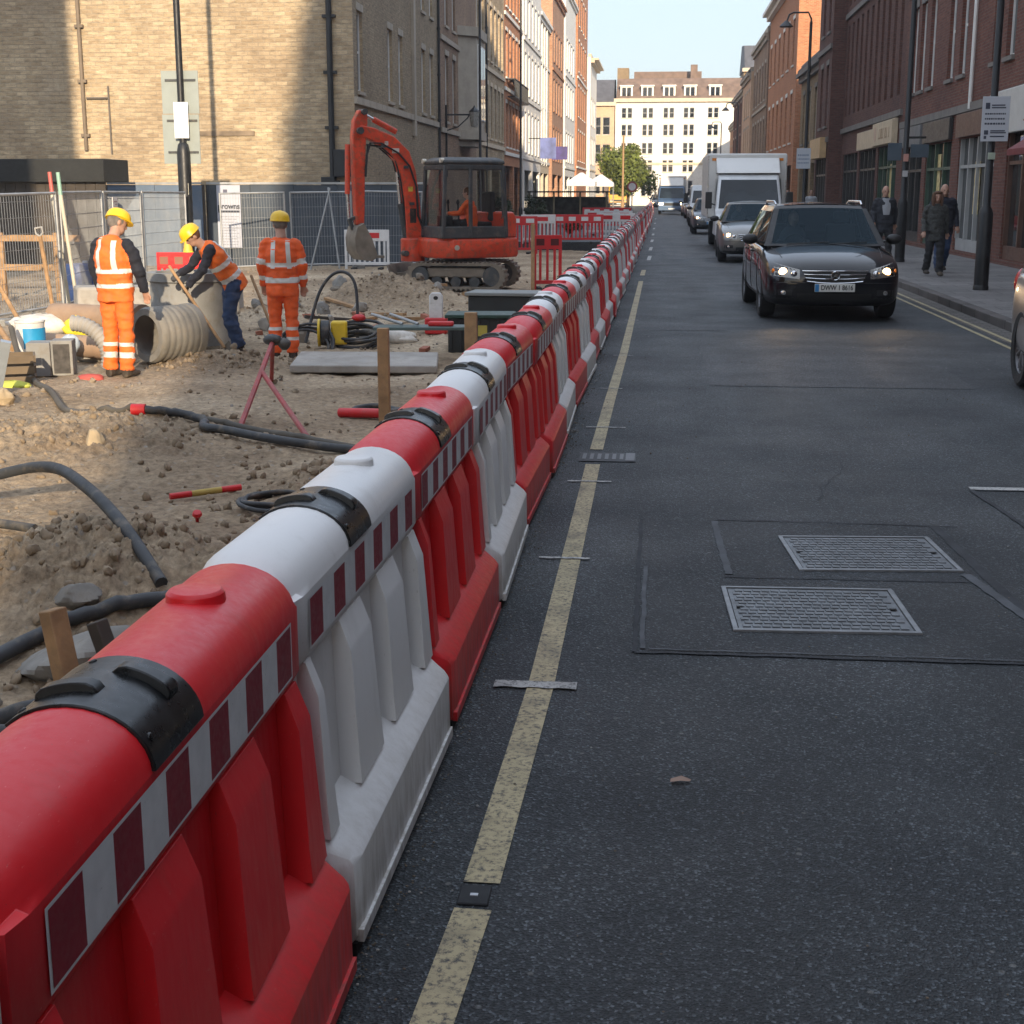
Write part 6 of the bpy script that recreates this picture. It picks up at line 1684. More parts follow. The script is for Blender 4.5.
BCR = plain('crate_black',(.02,.024,.025),.55,var=.3); GCR = plain('crate_green',(.02,.06,.045),.5,var=.3)
t = thing('tool_crate','black crate with green lid behind the barriers near the timber stub','crate',(-2.35,19.0,gh(-2.35,19)),R(4))
b = MB(); b.box(-.42,.42,-.28,.28,0,.45); 
for k in range(7): b.box(-.40+k*.125,-.36+k*.125,-.30,-.281,.03,.42)
b.build('bin',BCR,t,bevel=.02); MB().box(-.46,.46,-.32,.32,.452,.50).build('lid',GCR,t,bevel=.01); MB().box(-.02,.10,-.306,-.301,.22,.36).build('label_patch',plain('label_yel',(.5,.42,.08),.6),t)
t = thing('tool_crate','grey topped black crate behind the green lidded crate','crate',(-2.2,20.8,gh(-2.2,20.8)),R(-6))
MB().box(-.5,.5,-.3,.3,0,.52).build('bin',BCR,t,bevel=.02); MB().box(-.54,.54,-.34,.34,.522,.57).build('lid',plain('lid_grey',(.22,.23,.22),.7),t,bevel=.01)
t = thing('trestle','low steel trestle table with tools beside the black crate','trestle',(-2.95,17.9,gh(-2.95,17.9)),R(6))
MB().box(-.62,.62,-.2,.2,.40,.44).build('top',plain('green_steel',(.08,.12,.11),.5),t,bevel=.006)
for x in (-.55,.55): MB().cyl((x,-.15,0),(x,-.15,.4),.022,n=8).build('leg',EXD,t); MB().cyl((x,.15,0),(x,.15,.4),.022,n=8).build('leg',EXD,t)
for k,(x,a) in enumerate(((-.25,.5),(-.05,.62))):
    tag(MB().cyl((0,0,.02),(math.cos(a)*-.5,math.sin(a)*.45,.12),.02,n=8).build('steel_tube',GALV,loc=(-2.95+x,17.82,gh(-2.95,17.9)+.45),smooth=40),['left','right'][k]+' loose steel tube on the trestle table','tube')
tag(MB().box(-.16,.16,-.07,.07,0,.06).build('red_tool',PRED,loc=(-2.72,17.9,gh(-2.95,17.9)+.44),bevel=.02),'red tool case on the trestle table','tool')
t = tag(MB().box(-.85,.85,-.62,.62,0,.09).build('concrete_slab',CONC,loc=(-3.45,16.75,gh(-3.45,16.75)+.05),rot=(.02,.01,R(8)),bevel=.015),'pale flat concrete slab lying on the dig','slab')
# timber stakes
def stake(label, x, y, h, w_=.075, lean=(0,0), mt=TIMB):
    t_ = MB(); t_.bar((0,0,-.1),(lean[0],lean[1],h),w_,w_*.8); return tag(t_.build('timber_stake',mt,loc=(x,y,gh(x,y)),bevel=.006),label,'stake')
stake('tall timber stake standing behind the red barrier row', -2.44, 12.6, .84, .10)
stake('short broad timber stub beside the black crate', -2.30, 17.6, .62, .15)
stake('thin timber stake beyond the green lidded crate', -2.4, 27.6, 1.45, .07)
stake('broken timber stake leaning by the nearest red barrier', -2.20, 5.02, .42, .085, (-.10,.05))
stake('charred dark timber end beside the broken stake', -2.02, 5.15, .36, .07, (-.16,.05), TIMD)
# red A-frame stand
t = thing('stand_frame','red tubular A-frame stand with a black clamp on top','stand',(-3.75,13.2,0),0); g0 = lambda x,y: gh(x,y)
top = Vector((-3.75+3.75,13.9-13.2,.42)); 
REDS = plain('red_steel',(.30,.03,.03),.55,var=.3,dirt=(.16,.1,.07),da=.5)
pA = Vector((-3.57+3.75,11.85-13.2,g0(-3.57,11.85))); pB = Vector((-2.86+3.75,11.4-13.2,g0(-2.86,11.4))); tp = Vector((-.17,1.1,.25))
MB().cyl(pA, tp, .026, n=8).build('front_leg',REDS,t,smooth=40); mid = pA.lerp(tp,.62); MB().cyl(mid, pB, .024, n=8).build('side_leg',REDS,t,smooth=40); MB().cyl(tp-Vector((.0,0,.0)), Vector((-.42,1.9,g0(-4.17,15.1))), .022, n=8).build('back_leg',REDS,t,smooth=40)
b = MB(); b.ell(tp+Vector((0,0,.02)),.10,.09,.06,10,7,0,None,.1); b.ell(tp+Vector((.12,0,-.02)),.07,.06,.06,10,7,0,None,.1); b.build('clamp',EXD,t,smooth=60)
def banded(name,label,cat,p,q,r,cols):
    t = thing(name,label,cat,p,0); d = Vector(q)-Vector(p)
    for i,(a,e,mt) in enumerate(cols): MB().cyl(d*a,d*e,r,n=10).build('red_band' if mt is PRED else 'yellow_band',mt,t,smooth=40)
YELD = plain('dull_yellow',(.45,.33,.08),.7,var=.3)
banded('ranging_rod','red and yellow banded rod lying on the soil','rod',(-3.28,9.2,gh(-3.28,9.2)+.03),(-2.86,9.47,gh(-2.86,9.47)+.04),.022,((0,.3,PRED),(.303,.72,YELD),(.723,1,PRED)))
tag(MB().lathe([(.0,0),(.01,0),(.012,.05),(.022,.07),(.032,.085),(.025,.105),(0,.11)],10).build('marker_peg',PRED,loc=(-2.86,8.5,gh(-2.86,8.5)-.02),rot=(.5,.2,0),smooth=50),'small red marker peg stuck in the soil','peg')
tag(MB().cyl((-2.92,12.9,gh(-2.92,12.9)+.05),(-2.45,12.7,gh(-2.5,12.7)+.06),.045,n=10).build('red_pipe',PRED,smooth=40),'red plastic pipe end beside the tall timber stake','pipe')
# stones
def rock(label,x,y,rx,ry,rz_,mt,seed,dz=0):
    from mathutils import noise as mn
    b = MB(); b.ell((0,0,0),1,1,1,40,26); vs = []
    for p in b.v:
        q = Vector(p); o_ = Vector((seed*3.1, seed*1.7, 0))
        d = 1 + .26*mn.noise(q*1.3+o_) + .13*abs(mn.noise(q*3.1+o_)) + .05*mn.noise(q*8+o_)
        for a in range(4):      # a few cleaved faces
            n_ = Vector((math.sin(seed+a*2.1), math.cos(seed*1.3+a*1.7), math.sin(seed*.7+a*2.9)*.8+.3)).normalized(); k = q.dot(n_)*d
            if k > .72: d *= .72/k + .08*(1-.72/k)
        vs.append((q.x*d*rx, q.y*d*ry, q.z*d*rz_))
    b.v = vs
    return tag(b.build('rock',mt,loc=(x,y,gh(x,y)+rz_*.3+dz),rot=(.1,.15,seed),smooth=28),label,'rock')
STG = plain('rock_grey',(.22,.21,.19),.9,var=.3,vs=5,bmp=.6,bs=22,dirt=(.15,.12,.08),da=.5); STT = plain('rock_tan',(.42,.33,.21),.9,var=.2,vs=6,bmp=.4,bs=22)
rock('big grey rock behind the nearest red barrier',-2.42,5.75,.34,.26,.15,STG,3); rock('rounded tan stone on the small lit mound',-4.36,10.6,.10,.08,.09,STT,5); rock('pale stone at the left edge near the rubbish heap',-6.3,13.1,.15,.12,.10,STT,8); rock('flat grey stone on the near soil heap',-2.75,6.35,.14,.10,.06,STG,9)
rock('grey stone slab piece by the first white barrier',-2.15,7.7,.22,.12,.06,STG,12)
lump('soil_bag','black plastic bag lying before the excavator','bag',-5.2,28.0,.50,.26,.20,plain('bag_black',(.02,.026,.032),.4,bmp=.3,bs=12),seed=2)
lump('rag','red rag beside the black plastic bag','rag',-4.78,27.7,.16,.10,.10,plain('rag_red',(.35,.07,.04),.8),seed=6)
# big concrete pipe, chamber ring, brown pipes
M = Matrix.Translation((-6.15,17.05,gh(-6.2,17.0)+.42)) @ Matrix.Rotation(R(-38),4,'Z') @ Matrix.Rotation(PI/2,4,'X')
t = thing('concrete_pipe','big grey ribbed concrete pipe lying with its mouth towards the camera','pipe',(-5.93,16.95,gh(-5.93,16.95)+.32),R(-34)); t.scale = (.76,.56,.76)
prof = [(.32,-.60),(.42,-.60),(.46,-.56),(.46,-.40),(.44,-.38)]
for k in range(6): z = -.36+k*.16; prof += [(.44,z),(.447,z+.02),(.447,z+.10),(.44,z+.12)]
prof += [(.42,.62),(.32,.62),(.32,-.60)]
MB().lathe([(r*1.0,z) for r,z in prof],36,0,Matrix.Rotation(PI/2,4,'X')).build('barrel',plain('pipe_concrete',(.185,.175,.155),.85,var=.25,vs=3,bmp=.25,bs=30,dirt=(.2,.165,.12),da=.7),t,smooth=35)
for ob in t.children: ob.rotation_euler = (0,0,0)
t = thing('chamber_ring','grey upright concrete chamber ring behind the big pipe','chamber ring',(-6.35,19.2,gh(-6.35,19.2)),0)
MB().lathe([(.50,.0),(.58,.0),(.58,.84),(.62,.86),(.62,.97),(.50,.97),(.50,.1)],32).build('ring',CONCG,t,smooth=35)
BRP = plain('clay_pipe',(.30,.20,.13),.75,var=.2,vs=4,dirt=(.3,.25,.18),da=.4)
def lpipe(label,p,q,r,mt=BRP):
    t = thing('drain_pipe',label,'pipe',p,0); d = Vector(q)-Vector(p); u = d.normalized()
    x = u.cross(Vector((0,0,1))).normalized(); z = x.cross(u); M = Matrix((x,z,u)).transposed().to_4x4(); L = d.length
    MB().lathe([(r*.86,0),(r,0),(r,L-.16),(r*1.2,L-.14),(r*1.2,L),(r*.86,L),(r*.86,0)],20,0,M).build('barrel',mt,t,smooth=35)
zq = gh(-7.4,17.6)
lpipe('upper brown drain pipe lying left of the big concrete pipe',(-8.0,18.4,zq+.42),(-6.5,17.6,zq+.44),.17); lpipe('lower brown drain pipe lying on the ground left of the big concrete pipe',(-7.7,17.4,zq+.15),(-6.5,16.9,zq+.15),.14)
# rubbish heap at the left
t = thing('bucket','white paint bucket with a blue label standing in the rubbish heap','bucket',(-7.55,16.6,gh(-7.55,16.6)+.16),R(20))
MB().lathe([(0,0),(.15,0),(.175,.36),(.185,.37),(.185,.39),(.165,.39),(.15,.05)],22).build('pail',PWHT,t,smooth=40); b = MB()
b.loft([[(.178*math.cos(a)*(1-.02*(z<.2)),.178*math.sin(a)*(1-.02*(z<.2)),z) for a in np.linspace(-2.0,.2,12)] for z in (.06,.30)],closed=False,cap=False); b.build('blue_label',plain('label_blue',(.02,.28,.55),.5),t,smooth=60)
lump('sack','pale cement sack on top of the rubbish heap','sack',-8.1,18.2,.42,.26,.16,SACK,seed=11,z=gh(-8.1,18.2)+.22); lump('sack','bright yellow plastic bag on the rubbish heap','bag',-7.45,18.0,.24,.18,.17,plain('bag_yellow',(.72,.58,.04),.5,bmp=.4,bs=16),seed=12,z=gh(-7.45,18)+.22)
lump('sack','crumpled grey sheet under the yellow bag','sheet',-7.1,17.3,.25,.2,.18,plain('sheet_grey',(.36,.34,.30),.8,bmp=.5,bs=12),seed=13); lump('sack','pale blue cloth beside the white paint bucket','cloth',-7.1,16.7,.12,.1,.12,plain('cloth_blue',(.40,.46,.52),.8),seed=14,z=gh(-7.1,16.7)+.2)
t = thing('concrete_block','grey speckled concrete block with a dark hollow face below the paint bucket','block',(-6.85,15.6,gh(-6.85,15.6)),R(14))
b = MB(); b.box(-.26,.0,-.16,.16,0,.38); b.box(.002,.24,-.13,.16,0,.40); b.build('shell',CONCG,t,bevel=.01); b = MB(); b.box(.03,.21,-.14,-.131,.03,.36); b.build('vent_face',plain('vent_dark',(.06,.055,.05),.8,var=.4,vs=18),t)
t = thing('corrugated_hose','grey corrugated pipe elbow beside the concrete block','pipe',(-6.6,16.1,gh(-6.6,16.1)),0)
P=[];rs=[]
for k in range(60): a=k/59*PI*.6; P.append((.1+.42*math.sin(a)-.3,.0,.55-.5*(1-math.cos(a))*.8)); rs.append(.085+.012*(k%4<2))
MB().tube(P,rs,12).build('elbow',plain('corrugated',(.30,.285,.26),.7),t,smooth=60)
lump('glove','red glove lying before the concrete block','glove',-6.25,15.2,.14,.1,.05,plain('glove_red',(.5,.09,.07),.8),seed=15); lump('rag','yellow green rag lying at the front of the rubbish heap','rag',-6.75,14.3,.22,.12,.06,plain('rag_lime',(.50,.52,.08),.8),seed=16)
t = thing('broken_crate','dirty broken crate at the front of the rubbish heap','crate',(-7.0,14.7,gh(-7,14.7)),R(25)); b = MB()
for k in range(3): b.box(-.3,.3,-.22,-.20,.02+k*.11,.10+k*.11); b.box(-.3,.3,.2,.22,.02+k*.11,.10+k*.11); b.box(-.32,-.302,-.2,.2,.02+k*.11,.10+k*.11); b.box(.302,.32,-.2,.2,.02+k*.11,.10+k*.11)
b.build('slats',plain('crate_wood',(.14,.105,.07),.9,var=.3),t)
tag(MB().box(-.05,.05,-.03,.03,0,.62).build('steel_plate',plain('pale_steel',(.32,.36,.40),.4,metal=.4),loc=(-6.55,13.5,gh(-6.55,13.5)-.02),rot=(.3,.25,.4)),'pale steel bar stuck in the soil at the left edge','bar')
t = tag(MB().box(-.75,.75,-.35,.35,0,.62).build('concrete_block',CONC,loc=(-9.0,23.4,gh(-9,23.4)-.1),rot=(0,.02,R(28)),bevel=.05),'low pale concrete block between the fence and the worker with dark sleeves','block')
tag(MB().box(-.7,.7,-.3,.3,0,.5).build('concrete_block',CONC,loc=(-7.7,23.6,gh(-7.7,23.6)-.1),rot=(0,-.02,R(8)),bevel=.05),'pale concrete block behind the worker with dark sleeves','block')
t = thing('barrel','blue plastic barrel behind the fence posts','barrel',(-10.9,26.3,gh(-10.9,26.3)),0); MB().lathe([(0,0),(.26,0),(.29,.08),(.30,.3),(.28,.34),(.30,.38),(.30,.62),(.27,.72),(0,.74)],24).build('drum',BLUEP,t,smooth=40); MB().cyl((.12,0,.741),(.12,0,.78),.05,n=10).build('bung',PWHT,t)
t = thing('safety_cone','yellow and lime safety cone at the foot of the tall left pole','cone',(-11.4,34.2,gh(-11.4,34.2)+.1),0)
MB().lathe([(.20,.06),(.05,.95),(0,.97)],18).build('cone',plain('cone_yellow',(.72,.42,.06),.5),t,smooth=40); MB().lathe([(.178,.22),(.125,.55)],18).build('band',plain('cone_lime',(.55,.62,.05),.5),t,smooth=40); MB().box(-.24,.24,-.24,.24,0,.06).build('base',plain('cone_lime',(.55,.62,.05),.5),t,bevel=.01)
def tool(name,label,p,q,blade='shovel',r=.02):
    p=Vector(p);q=Vector(q); t = thing(name,label,name.replace('_',' '),p,0); d=q-p; u=d.normalized()
    MB().cyl((0,0,0),d,r,n=8).build('handle',TIMB,t,smooth=40)
    x=u.cross(Vector((0,1,0.3))).normalized(); z=x.cross(u)
    if blade=='shovel':
        b=MB(); b.loft([[x*w_+u*l+z*(.03-abs(w_)*.25) for w_ in (-.11,-.05,.05,.11)] for l in (.03,-.12,-.24)]+[[x*w_*.5+u*-.32+z*.02 for w_ in (-.11,-.05,.05,.11)]],closed=False,cap=False); b.build('blade',plain('shovel_steel',(.20,.18,.15),.5,metal=.4),t,smooth=50)
    if blade=='grip':
        b=MB(); b.tube([d+x*.0,d+x*-.06+u*.05,d+x*-.06+u*.14,d+x*.06+u*.14,d+x*.06+u*.05,d],.017,8); b.build('d_grip',plain('grip_grey',(.35,.34,.32),.6),t,smooth=50)
    return t
g=gh
tool('shovel','long shovel held by the bending worker',(-5.5,17.75,g(-5.5,17.75)+.12),(-6.32,18.17,g(-5.66,18.45)+1.14))
tool('shovel','second shovel leaning behind the bending worker, beside the worker in full orange',(-5.15,19.0,g(-5.15,19)+.1),(-5.62,19.5,.62))
tool('spade','upright spade with a D grip standing inside the left fence',(-9.75,22.4,g(-9.75,22.4)+.02),(-9.95,22.5,1.05),'grip',.035)
tool('pole','raking timber prop leaning on the left fence',(-9.75,21.2,g(-9.75,21.2)),(-10.75,21.9,.92),None,.035)
tool('pole','long timber pole lying over the rubbish heap at the left edge',(-7.55,16.1,g(-7.55,16.1)+.25),(-8.75,17.6,.62),None,.035)
tool('pole','timber plank end lying by the tracks of the excavator',(-3.6,26.5,g(-3.6,26.5)+.05),(-2.75,28.2,g(-2.75,28.2)+.12),None,.04)
# more loose site debris: bricks, offcuts, rags
random.seed(21)
BRK = plain('loose_brick',(.34,.12,.07),.85,var=.3,vs=8)
places = [(-5.9,20.8),(-5.2,21.2),(-6.6,21.5),(-4.3,21.6),(-3.6,22.2),(-7.2,22.2),(-5.6,22.6),(-3.0,24.4),(-2.4,22.2),(-4.9,23.2),(-6.9,19.9),(-3.1,18.9)]
for i,(x,y) in enumerate(places):
    o = MB().box(-.11,.11,-.05,.05,0,.065).build('brick',BRK,loc=(x,y,gh(x,y)),rot=(random.uniform(-.2,.2),random.uniform(-.2,.2),random.uniform(0,3)),bevel=.005)
    tag(o,'loose red brick lying on the soil behind the workers','brick','loose bricks on the dig')
for i in range(9):
    x=random.uniform(-6.8,-3.0); y=random.uniform(20,26.5); L=random.uniform(.4,1.1)
    tag(MB().box(-L/2,L/2,-.04,.04,0,.05).build('timber_offcut',random.choice((TIMB,TIMD,TIMB)),loc=(x,y,gh(x,y)+.01),rot=(random.uniform(-.1,.1),random.uniform(-.15,.15),random.uniform(0,3)),bevel=.004),'short timber offcut lying on the soil before the excavator','timber','timber offcuts on the dig')
for i in range(16):
    x=random.uniform(-7.0,-2.6); y=random.uniform(19.5,27); random.seed(100+i)
    b=MB(); r=random.uniform(.09,.22); b.ell((0,0,0),r,r*.7,r*.5,10,7,0,Euler((i,i*2,i*3)).to_matrix(),.16)
    tag(b.build('rubble_lump',random.choice((STG,CONC,MUD)),loc=(x,y,gh(x,y)+r*.2),smooth=30),'lump of rubble on the dig between the workers and the excavator','rubble','rubble lumps on the dig')
# ---------------------------------------------------------------- street furniture
BLKP = plain('column_black',(.013,.014,.015),.45,var=.3)
def column(label,x,y,h,r0,r1,z=.12,arm=None,mt=BLKP,sleeve=None,name='street_lamp',cat='street lamp',lean=0):
    t = thing(name,label,cat,(x,y,z)); hb = sleeve or .9
    MB().lathe([(r0*1.25,0),(r0*1.25,hb*.94),(r0,hb),(r1,hb+.05),(r1*.8,h)],14).build('column',mt,t,smooth=40)
    MB().lathe([(r0*1.35,0),(r0*1.35,.06),(r0*1.25,.08)],14).build('base_collar',mt,t,smooth=40)
    if arm:
        dx,rise=arm; b=MB(); b.tube([(0,0,h-.06),(0,0,h+rise*.3),(dx*.12,0,h+rise),(dx*.7,0,h+rise),(dx*.86,0,h+rise*.8),(dx*.95,0,h+rise-.32)],.035,8); b.build('arm',mt,t,smooth=50)
        b=MB(); b.lathe([(.05,.16),(.09,.12),(.20,.02),(.27,-.06),(.27,-.08),(0,-.085)],18,0,Matrix.Translation((dx*.97,0,h+rise-.46))); b.build('lantern',mt,t,smooth=40)
    return t
def plate(t,name,x0,x1,y,z0,z1,mt,rows=None,ink=INK,parent=None):
    o=MB().box(x0,x1,y,y+.012,z0,z1).build(name,mt,t,bevel=.004)
    if rows:
        r_=random.Random(len(rows)+7)
        for zz,hh,kind in rows:
            b=MB(); x=x0+.05
            while x<x1-.07:
                w_=hh*r_.uniform(.5,1.3); b.box(x,min(x+w_,x1-.05),y-.003,y-.0005,zz,zz+hh); x+=w_+hh*.35
                if kind=='blk': break
            b.build('printing',ink,o)
    return o
SIGNW = plain('sign_face_white',(.52,.55,.60),.45,var=.04)
SIGNB = plain('sign_back_grey',(.27,.30,.28),.55,var=.08)
t = column('tall dark pole with two big sign backs and a white notice, behind the bending worker', -11.66,35.0,12,.13,.085,z=-.32,sleeve=3.2,name='sign_pole',cat='pole')
for z0,z1,dx in ((2.75,3.92,-.02),(3.94,4.95,0)):
    MB().box(-.50+dx,.42+dx,.08,.10,z0,z1).build('sign_back',SIGNB,t)
for z in (3.0,3.75,4.7): MB().box(-.40,.36,.05,.079,z,z+.05).build('clip_rail',EXD,t)
plate(t,'white_notice',-.16,.20,-.12,3.35,4.2,plain('notice_bright',(.75,.76,.74),.5),[(3.5,.02,''),(3.6,.02,''),(3.7,.02,''),(3.8,.02,'')],plain('faint_ink',(.45,.45,.45),.6))
plate(t,'number_tag',-.09,.12,-.115,2.0,2.28,plain('tag_cream',(.55,.52,.42),.5))
t = column('black lamp column with shovel-shaped lantern on a swan arm, beside the lorry',5.80,60,8.2,.10,.07,arm=(-1.0,.35))
plate(t,'parking_plate',-.36,.20,-.10,2.55,3.35,SIGNW,[(2.75,.05,''),(2.9,.05,''),(3.05,.06,'')],plain('faint_blue',(.2,.26,.36),.6))
t = column('tall black column with small signs and a hanging bracket, left of the woman pedestrian',5.72,35.2,11,.095,.066,sleeve=1.45)
for x0,x1,z0,z1 in ((-.42,-.10,2.35,2.75),(.10,.52,2.42,2.72)): plate(t,'street_plate',x0,x1,-.05,z0,z1,plain('plate_slate',(.06,.085,.11),.5))
MB().box(-.05,.45,-.02,.02,2.85,2.9).build('bracket',BLKP,t); plate(t,'sticker',-.06,.06,-.10,2.33,2.5,plain('sticker_pink',(.5,.25,.2),.6)); plate(t,'sticker',-.06,.06,-.10,1.98,2.12,plain('sticker_pale',(.45,.45,.45),.6))
t = column('nearest black column on the right pavement carrying a white parking sign',5.48,25.2,9.5,.098,.064,sleeve=1.35,name='sign_pole',cat='pole')
o = plate(t,'parking_sign',-.20,.245,-.11,2.45,3.17,SIGNW,[(2.97,.10,'blk'),(2.88,.026,''),(2.80,.026,''),(2.72,.03,''),(2.56,.07,'blk'),(2.49,.05,'blk')],plain('sign_ink',(.05,.06,.09),.6))
b=MB()
r_=random.Random(5)
for z in (3.02,2.98,2.61,2.58,2.52): b.box(-.05,-.03+r_.uniform(.12,.24),-.114,-.1105,z,z+.02)
b.build('small_print',plain('sign_ink',(.05,.06,.09),.6),t)
plate(t,'permit_sticker',-.055,.065,-.095,2.16,2.27,plain('sticker_green',(.42,.48,.38),.6))
column('tall slim lamp column rising before the sunlit left row',-7.55,79,13,.09,.065,z=0,arm=(.9,.3))
column('slim lamp column standing before the orange brick building with the balcony',-7.9,64,12,.09,.06,z=-.3,arm=(.9,.3))
column('far lamp column with short arm on the right pavement',5.3,104,7.5,.09,.06,arm=(-.9,.2),mt=EXD)
column('second far lamp column on the right pavement, before the peach house',5.3,132,7.5,.09,.06,arm=(-.9,.2),mt=EXD)
column('timber post rising before the far tree',-3.2,126,6.5,.12,.10,z=0,mt=plain('post_tan',(.35,.22,.11),.8),name='timber_post',cat='post')
# wall bracket lantern on the left row
t = thing('bracket_lantern','old wrought iron bracket lantern on the left row above the excavator cab','lantern',(-9.1,62.0,4.2))
b=MB(); b.tube([(0,0,-1.8),(0,0,1.15)],.045,8); b.tube([(0,0,.75),(1.25,0,.75)],.035,8); b.tube([(0,0,.1),(.5,0,.25),(.9,0,.6),(1.0,0,.75)],.025,8); b.build('bracket',BLKP,t,smooth=50)
b=MB(); b.lathe([(.0,1.15),(.05,1.05),(.20,.92),(.24,.86)],8,0,Matrix.Translation((1.2,0,0))); b.build('lantern_cap',BLKP,t); b=MB(); b.lathe([(.22,.85),(.15,.25),(0,.22)],8,0,Matrix.Translation((1.2,0,0))); b.build('lantern_glass',plain('lantern_glass',(.30,.29,.26),.25),t)
# shop signs
t = thing('shop_sign','white shop sign with a rounded end beside the parking sign','shop sign',(7.62,33.2,0))
b=MB(); pts=[(-2.7,3.02),(2.0,3.02)]+[(2.0+.55*math.sin(a),3.5-.48*math.cos(a)) for a in np.linspace(.15,PI-.15,12)]+[(2.0,3.98),(-2.7,3.98)]
b.loft([[(-.02,y,z) for y,z in pts],[(.08,y,z) for y,z in pts]]); b.build('board',plain('sign_offwhite',(.50,.49,.46),.5,var=.08),t,bevel=.02)
b=MB(); glyphs(b,.6,2.0,3.3,.36,-.026,4); b.build('lettering',plain('sign_navy',(.06,.06,.14),.6),t)
b=MB(); glyphs(b,-2.4,-1.2,3.52,.22,-.026,6); glyphs(b,-2.4,-1.1,3.22,.2,-.026,9); b.build('red_lettering',plain('sign_red',(.35,.07,.05),.6),t)
t = thing('awning','folded dark red awning over the shop window at the right edge','awning',(7.6,28.6,0)); b=MB(); b.loft([[(0,y,2.95),(-.55,y,2.6),(-.55,y,2.48),(0,y,2.5)] for y in (-2.2,2.3)]); b.build('canvas',SC_MAROON,t)
for (y,lab,mt,x) in ((67.8,'tan hanging board of the narrow dark house',SC_TAN,7.0),):
    pass
t = thing('shop_sign','cream shop board with faint lettering above the green shop front','shop sign',(7.62,52,0)); MB().box(-.03,.06,-2.2,2.2,3.35,4.12).build('board',SC_CREAM,t,bevel=.01); b=MB(); glyphs(b,-1.9,1.0,3.55,.34,-.034,8); b.build('lettering',plain('sign_faint',(.35,.24,.15),.6),t)
b=MB(); b.cyl((-.036,1.5,3.75),(-.03,1.5,3.75),.26,n=18); b.build('roundel',plain('sign_rose',(.55,.38,.28),.6),t)
# banner signs on the left row
for (x,y,z0,z1,c,lab) in ((-7.7,101,4.0,5.4,(.13,.16,.36),'blue and violet hanging banner on the tall white house'),(-7.1,104,4.0,4.9,(.07,.05,.20),'small dark violet banner beyond the blue one')):
    t=thing('banner',lab,'banner',(x,y,0)); MB().box(-.6,.5,-.03,.03,z0,z1).build('cloth',plain('banner_'+lab[:4],c,.6,var=.4,vs=1.5),t); MB().cyl((-1.4,0,z1-.05),(.5,0,z1-.05),.03,n=8).build('rod',BLKP,t)
# shelter frame in the closed lane
t=thing('canopy_frame','dark low canopy frame over the closed lane beyond the red panels','canopy',(-4.7,78,0))
MB().box(-2.3,2.0,-1,1.2,1.72,1.80).build('roof',plain('canopy_dark',(.03,.028,.025),.7),t)
for x in (-2.2,-.9,.5,1.9): MB().cyl((x,-.9,0),(x,-.9,1.72),.05,n=8).build('post',plain('canopy_post',(.20,.16,.09),.8),t)
MB().box(-2.2,1.9,1.0,1.1,.1,1.5).build('back_panel',plain('canopy_back',(.10,.095,.075),.9,var=.5,vs=3),t)
# parked machinery and stalls beyond: striped white gazebo roofs
for i,(x,y,w_,lab) in enumerate(((-6.0,112,2.2,'white gazebo stall before the left row, nearer one'),(-5.0,124,2.2,'white gazebo stall before the left row, farther one'))):
    t=thing('gazebo',lab,'gazebo',(x,y,0)); h=w_/2
    b=MB(); b.loft([[(-h,-h,2.2),(h,-h,2.2),(h,h,2.2),(-h,h,2.2)],[(-h,-h,2.5),(h,-h,2.5),(h,h,2.5),(-h,h,2.5)],[(-.1,-.1,3.2),(.1,-.1,3.2),(.1,.1,3.2),(-.1,.1,3.2)]],cap=False); b.build('roof',PWHT,t)
    for sx in (-1,1):
        for sy in (-1,1): MB().cyl((sx*h*.96,sy*h*.96,0),(sx*h*.96,sy*h*.96,2.2),.03,n=6).build('leg',GALV,t)
# round road sign and small works lights far up the closed lane
t=thing('road_sign','round red and white road sign far up the closed lane','road sign',(-1.9,100,0)); MB().cyl((0,0,0),(0,0,2.4),.04,n=8).build('post',GALV,t); MB().cyl((0,-.05,2.1),(0,-.03,2.1),.36,n=24).build('rim',REDS,t); MB().cyl((0,-.06,2.1),(0,-.052,2.1),.25,n=24).build('face',PWHT,t)
t=thing('road_sign','small white road sign on the right pavement far up the street','road sign',(5.0,112,.12)); MB().cyl((0,0,0),(0,0,2.6),.04,n=8).build('post',GALV,t); MB().box(-.3,.3,-.05,-.03,1.9,2.6).build('face',PWHT,t,bevel=.02)
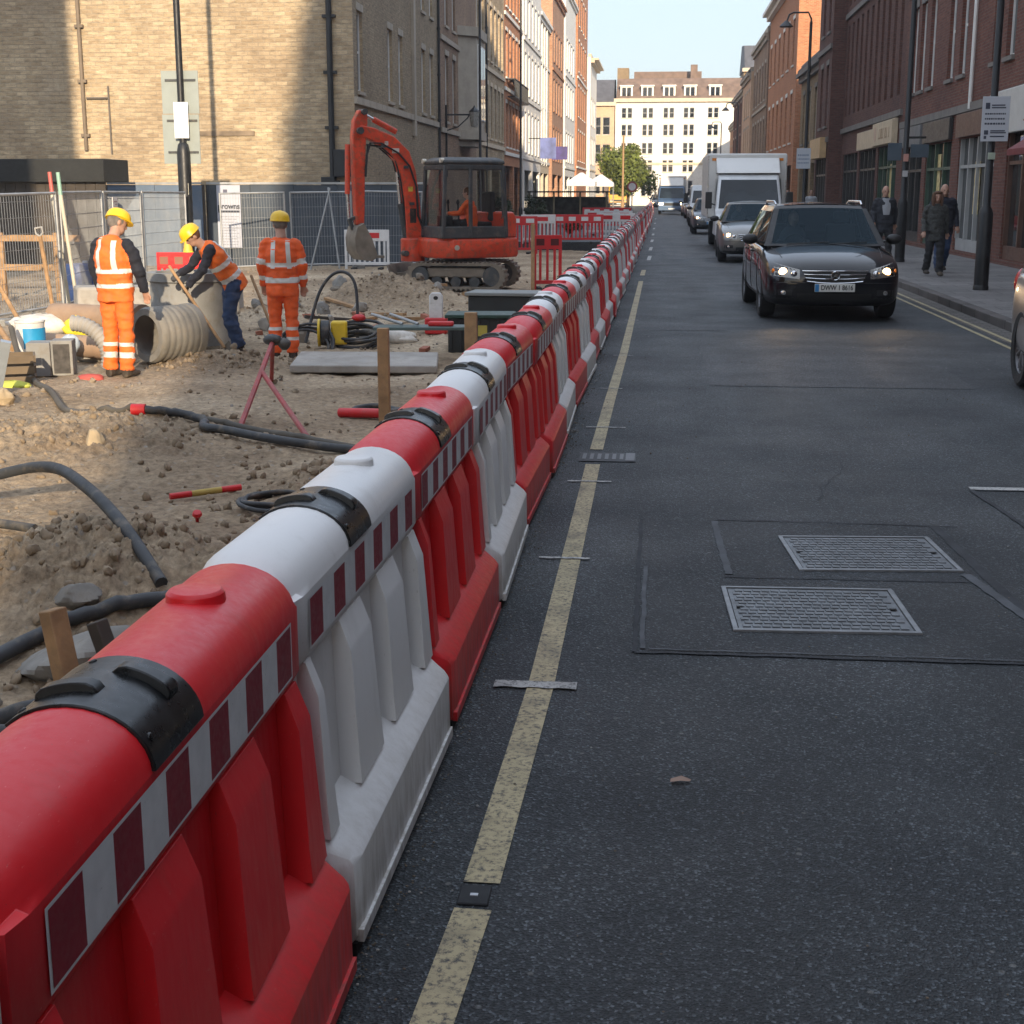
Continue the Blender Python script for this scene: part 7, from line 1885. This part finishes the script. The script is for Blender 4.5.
# ---------------------------------------------------------------- tree and shrubs
def leafmat(name,c):
    m,t_,b=nt(name); oc=obj_coord(t_)
    t_.links.new(ramp(t_,noise(t_,oc,1.1,3),[(.3,tuple(x*.55 for x in c)),(.7,tuple(x*1.4 for x in c))]),b.inputs['Base Color']); b.inputs['Roughness'].default_value=.6; b.inputs['Specular IOR Level'].default_value=.3
    return m
LEAF=leafmat('foliage',(.13,.16,.03)); BARK=plain('bark',(.10,.075,.05),.9,var=.3)
def tree(label,x,y,h,rad,n,leaf,name='street_tree',cat='tree',cz=.62,seed=1,z=0):
    r_=random.Random(seed); t=thing(name,label,cat,(x,y,z)); b=MB(); b.tube([(0,0,0),(.05,0,h*.25),(0,.05,h*.5),(.1,0,h*.75)],[.16*h/6,.13*h/6,.09*h/6,.03],8)
    tips=[]
    for k in range(9):
        a=k*2.4; e=r_.uniform(.2,1.0); p=Vector((0,0,h*(.28+.05*k))); q=p+Vector((math.cos(a),math.sin(a),e))*rad*.7; b.tube([p,(p+q)/2+Vector((0,0,.15)),q],[.05*h/6,.035*h/6,.012],6); tips.append(q)
    b.build('trunk',BARK,t,smooth=50)
    cl=[]
    for k in range(26):
        d=Vector((r_.gauss(0,1),r_.gauss(0,1),r_.gauss(0,.8))).normalized(); cl.append((Vector((0,0,h*cz))+Vector((d.x*rad*.78,d.y*rad*.78,d.z*h*(1-cz)*.74))*r_.uniform(.55,1.05), rad*r_.uniform(.22,.42)))
    b=MB()
    for k in range(n):
        c,rr=r_.choice(cl); d=Vector((r_.gauss(0,1),r_.gauss(0,1),r_.gauss(0,1))).normalized(); p=c+d*rr*r_.uniform(.6,1.05); s_=r_.uniform(.07,.15)*rad/3+.03
        u=Vector((r_.gauss(0,1),r_.gauss(0,1),r_.gauss(0,1))).normalized(); v=u.cross(d+Vector((.01,0,0))).normalized()
        b.add([p-u*s_,p+v*s_*.6,p+u*s_,p-v*s_*.6],[(0,1,2,3)])
    b.build('crown',leaf,t)
tree('green street tree at the far end before the white closing block',-3.1,142,6.6,3.1,14000,LEAF,cz=.60)
LEAFD=leafmat('shrub_leaf',(.04,.055,.02))
for (x,y,lab) in ((-7.2,66,'dark shrub in the closed lane left of the canopy frame'),(-6.0,70,'second dark shrub nearest the canopy frame'),(-3.4,56,'small green plant behind the wide red panel')):
    tree(lab,x,y,1.7 if y>60 else 1.0,.65 if y>60 else .4,2200,LEAFD,'shrub','shrub',.55,int(y))
# ---------------------------------------------------------------- air
m = bpy.data.materials.new('air'); m.use_nodes = True; t_ = m.node_tree
t_.nodes.remove(t_.nodes['Principled BSDF'])
pv = t_.nodes.new('ShaderNodeVolumePrincipled'); pv.inputs['Color'].default_value = (.93,.95,1,1); pv.inputs['Density'].default_value = .0006; pv.inputs['Anisotropy'].default_value = .2
t_.links.new(pv.outputs[0], t_.nodes['Material Output'].inputs['Volume'])
b = MB(); b.box(-950, 950, -950, 1250, -1.7, 38); o = b.build('haze', m); tag(o, kind='stuff')
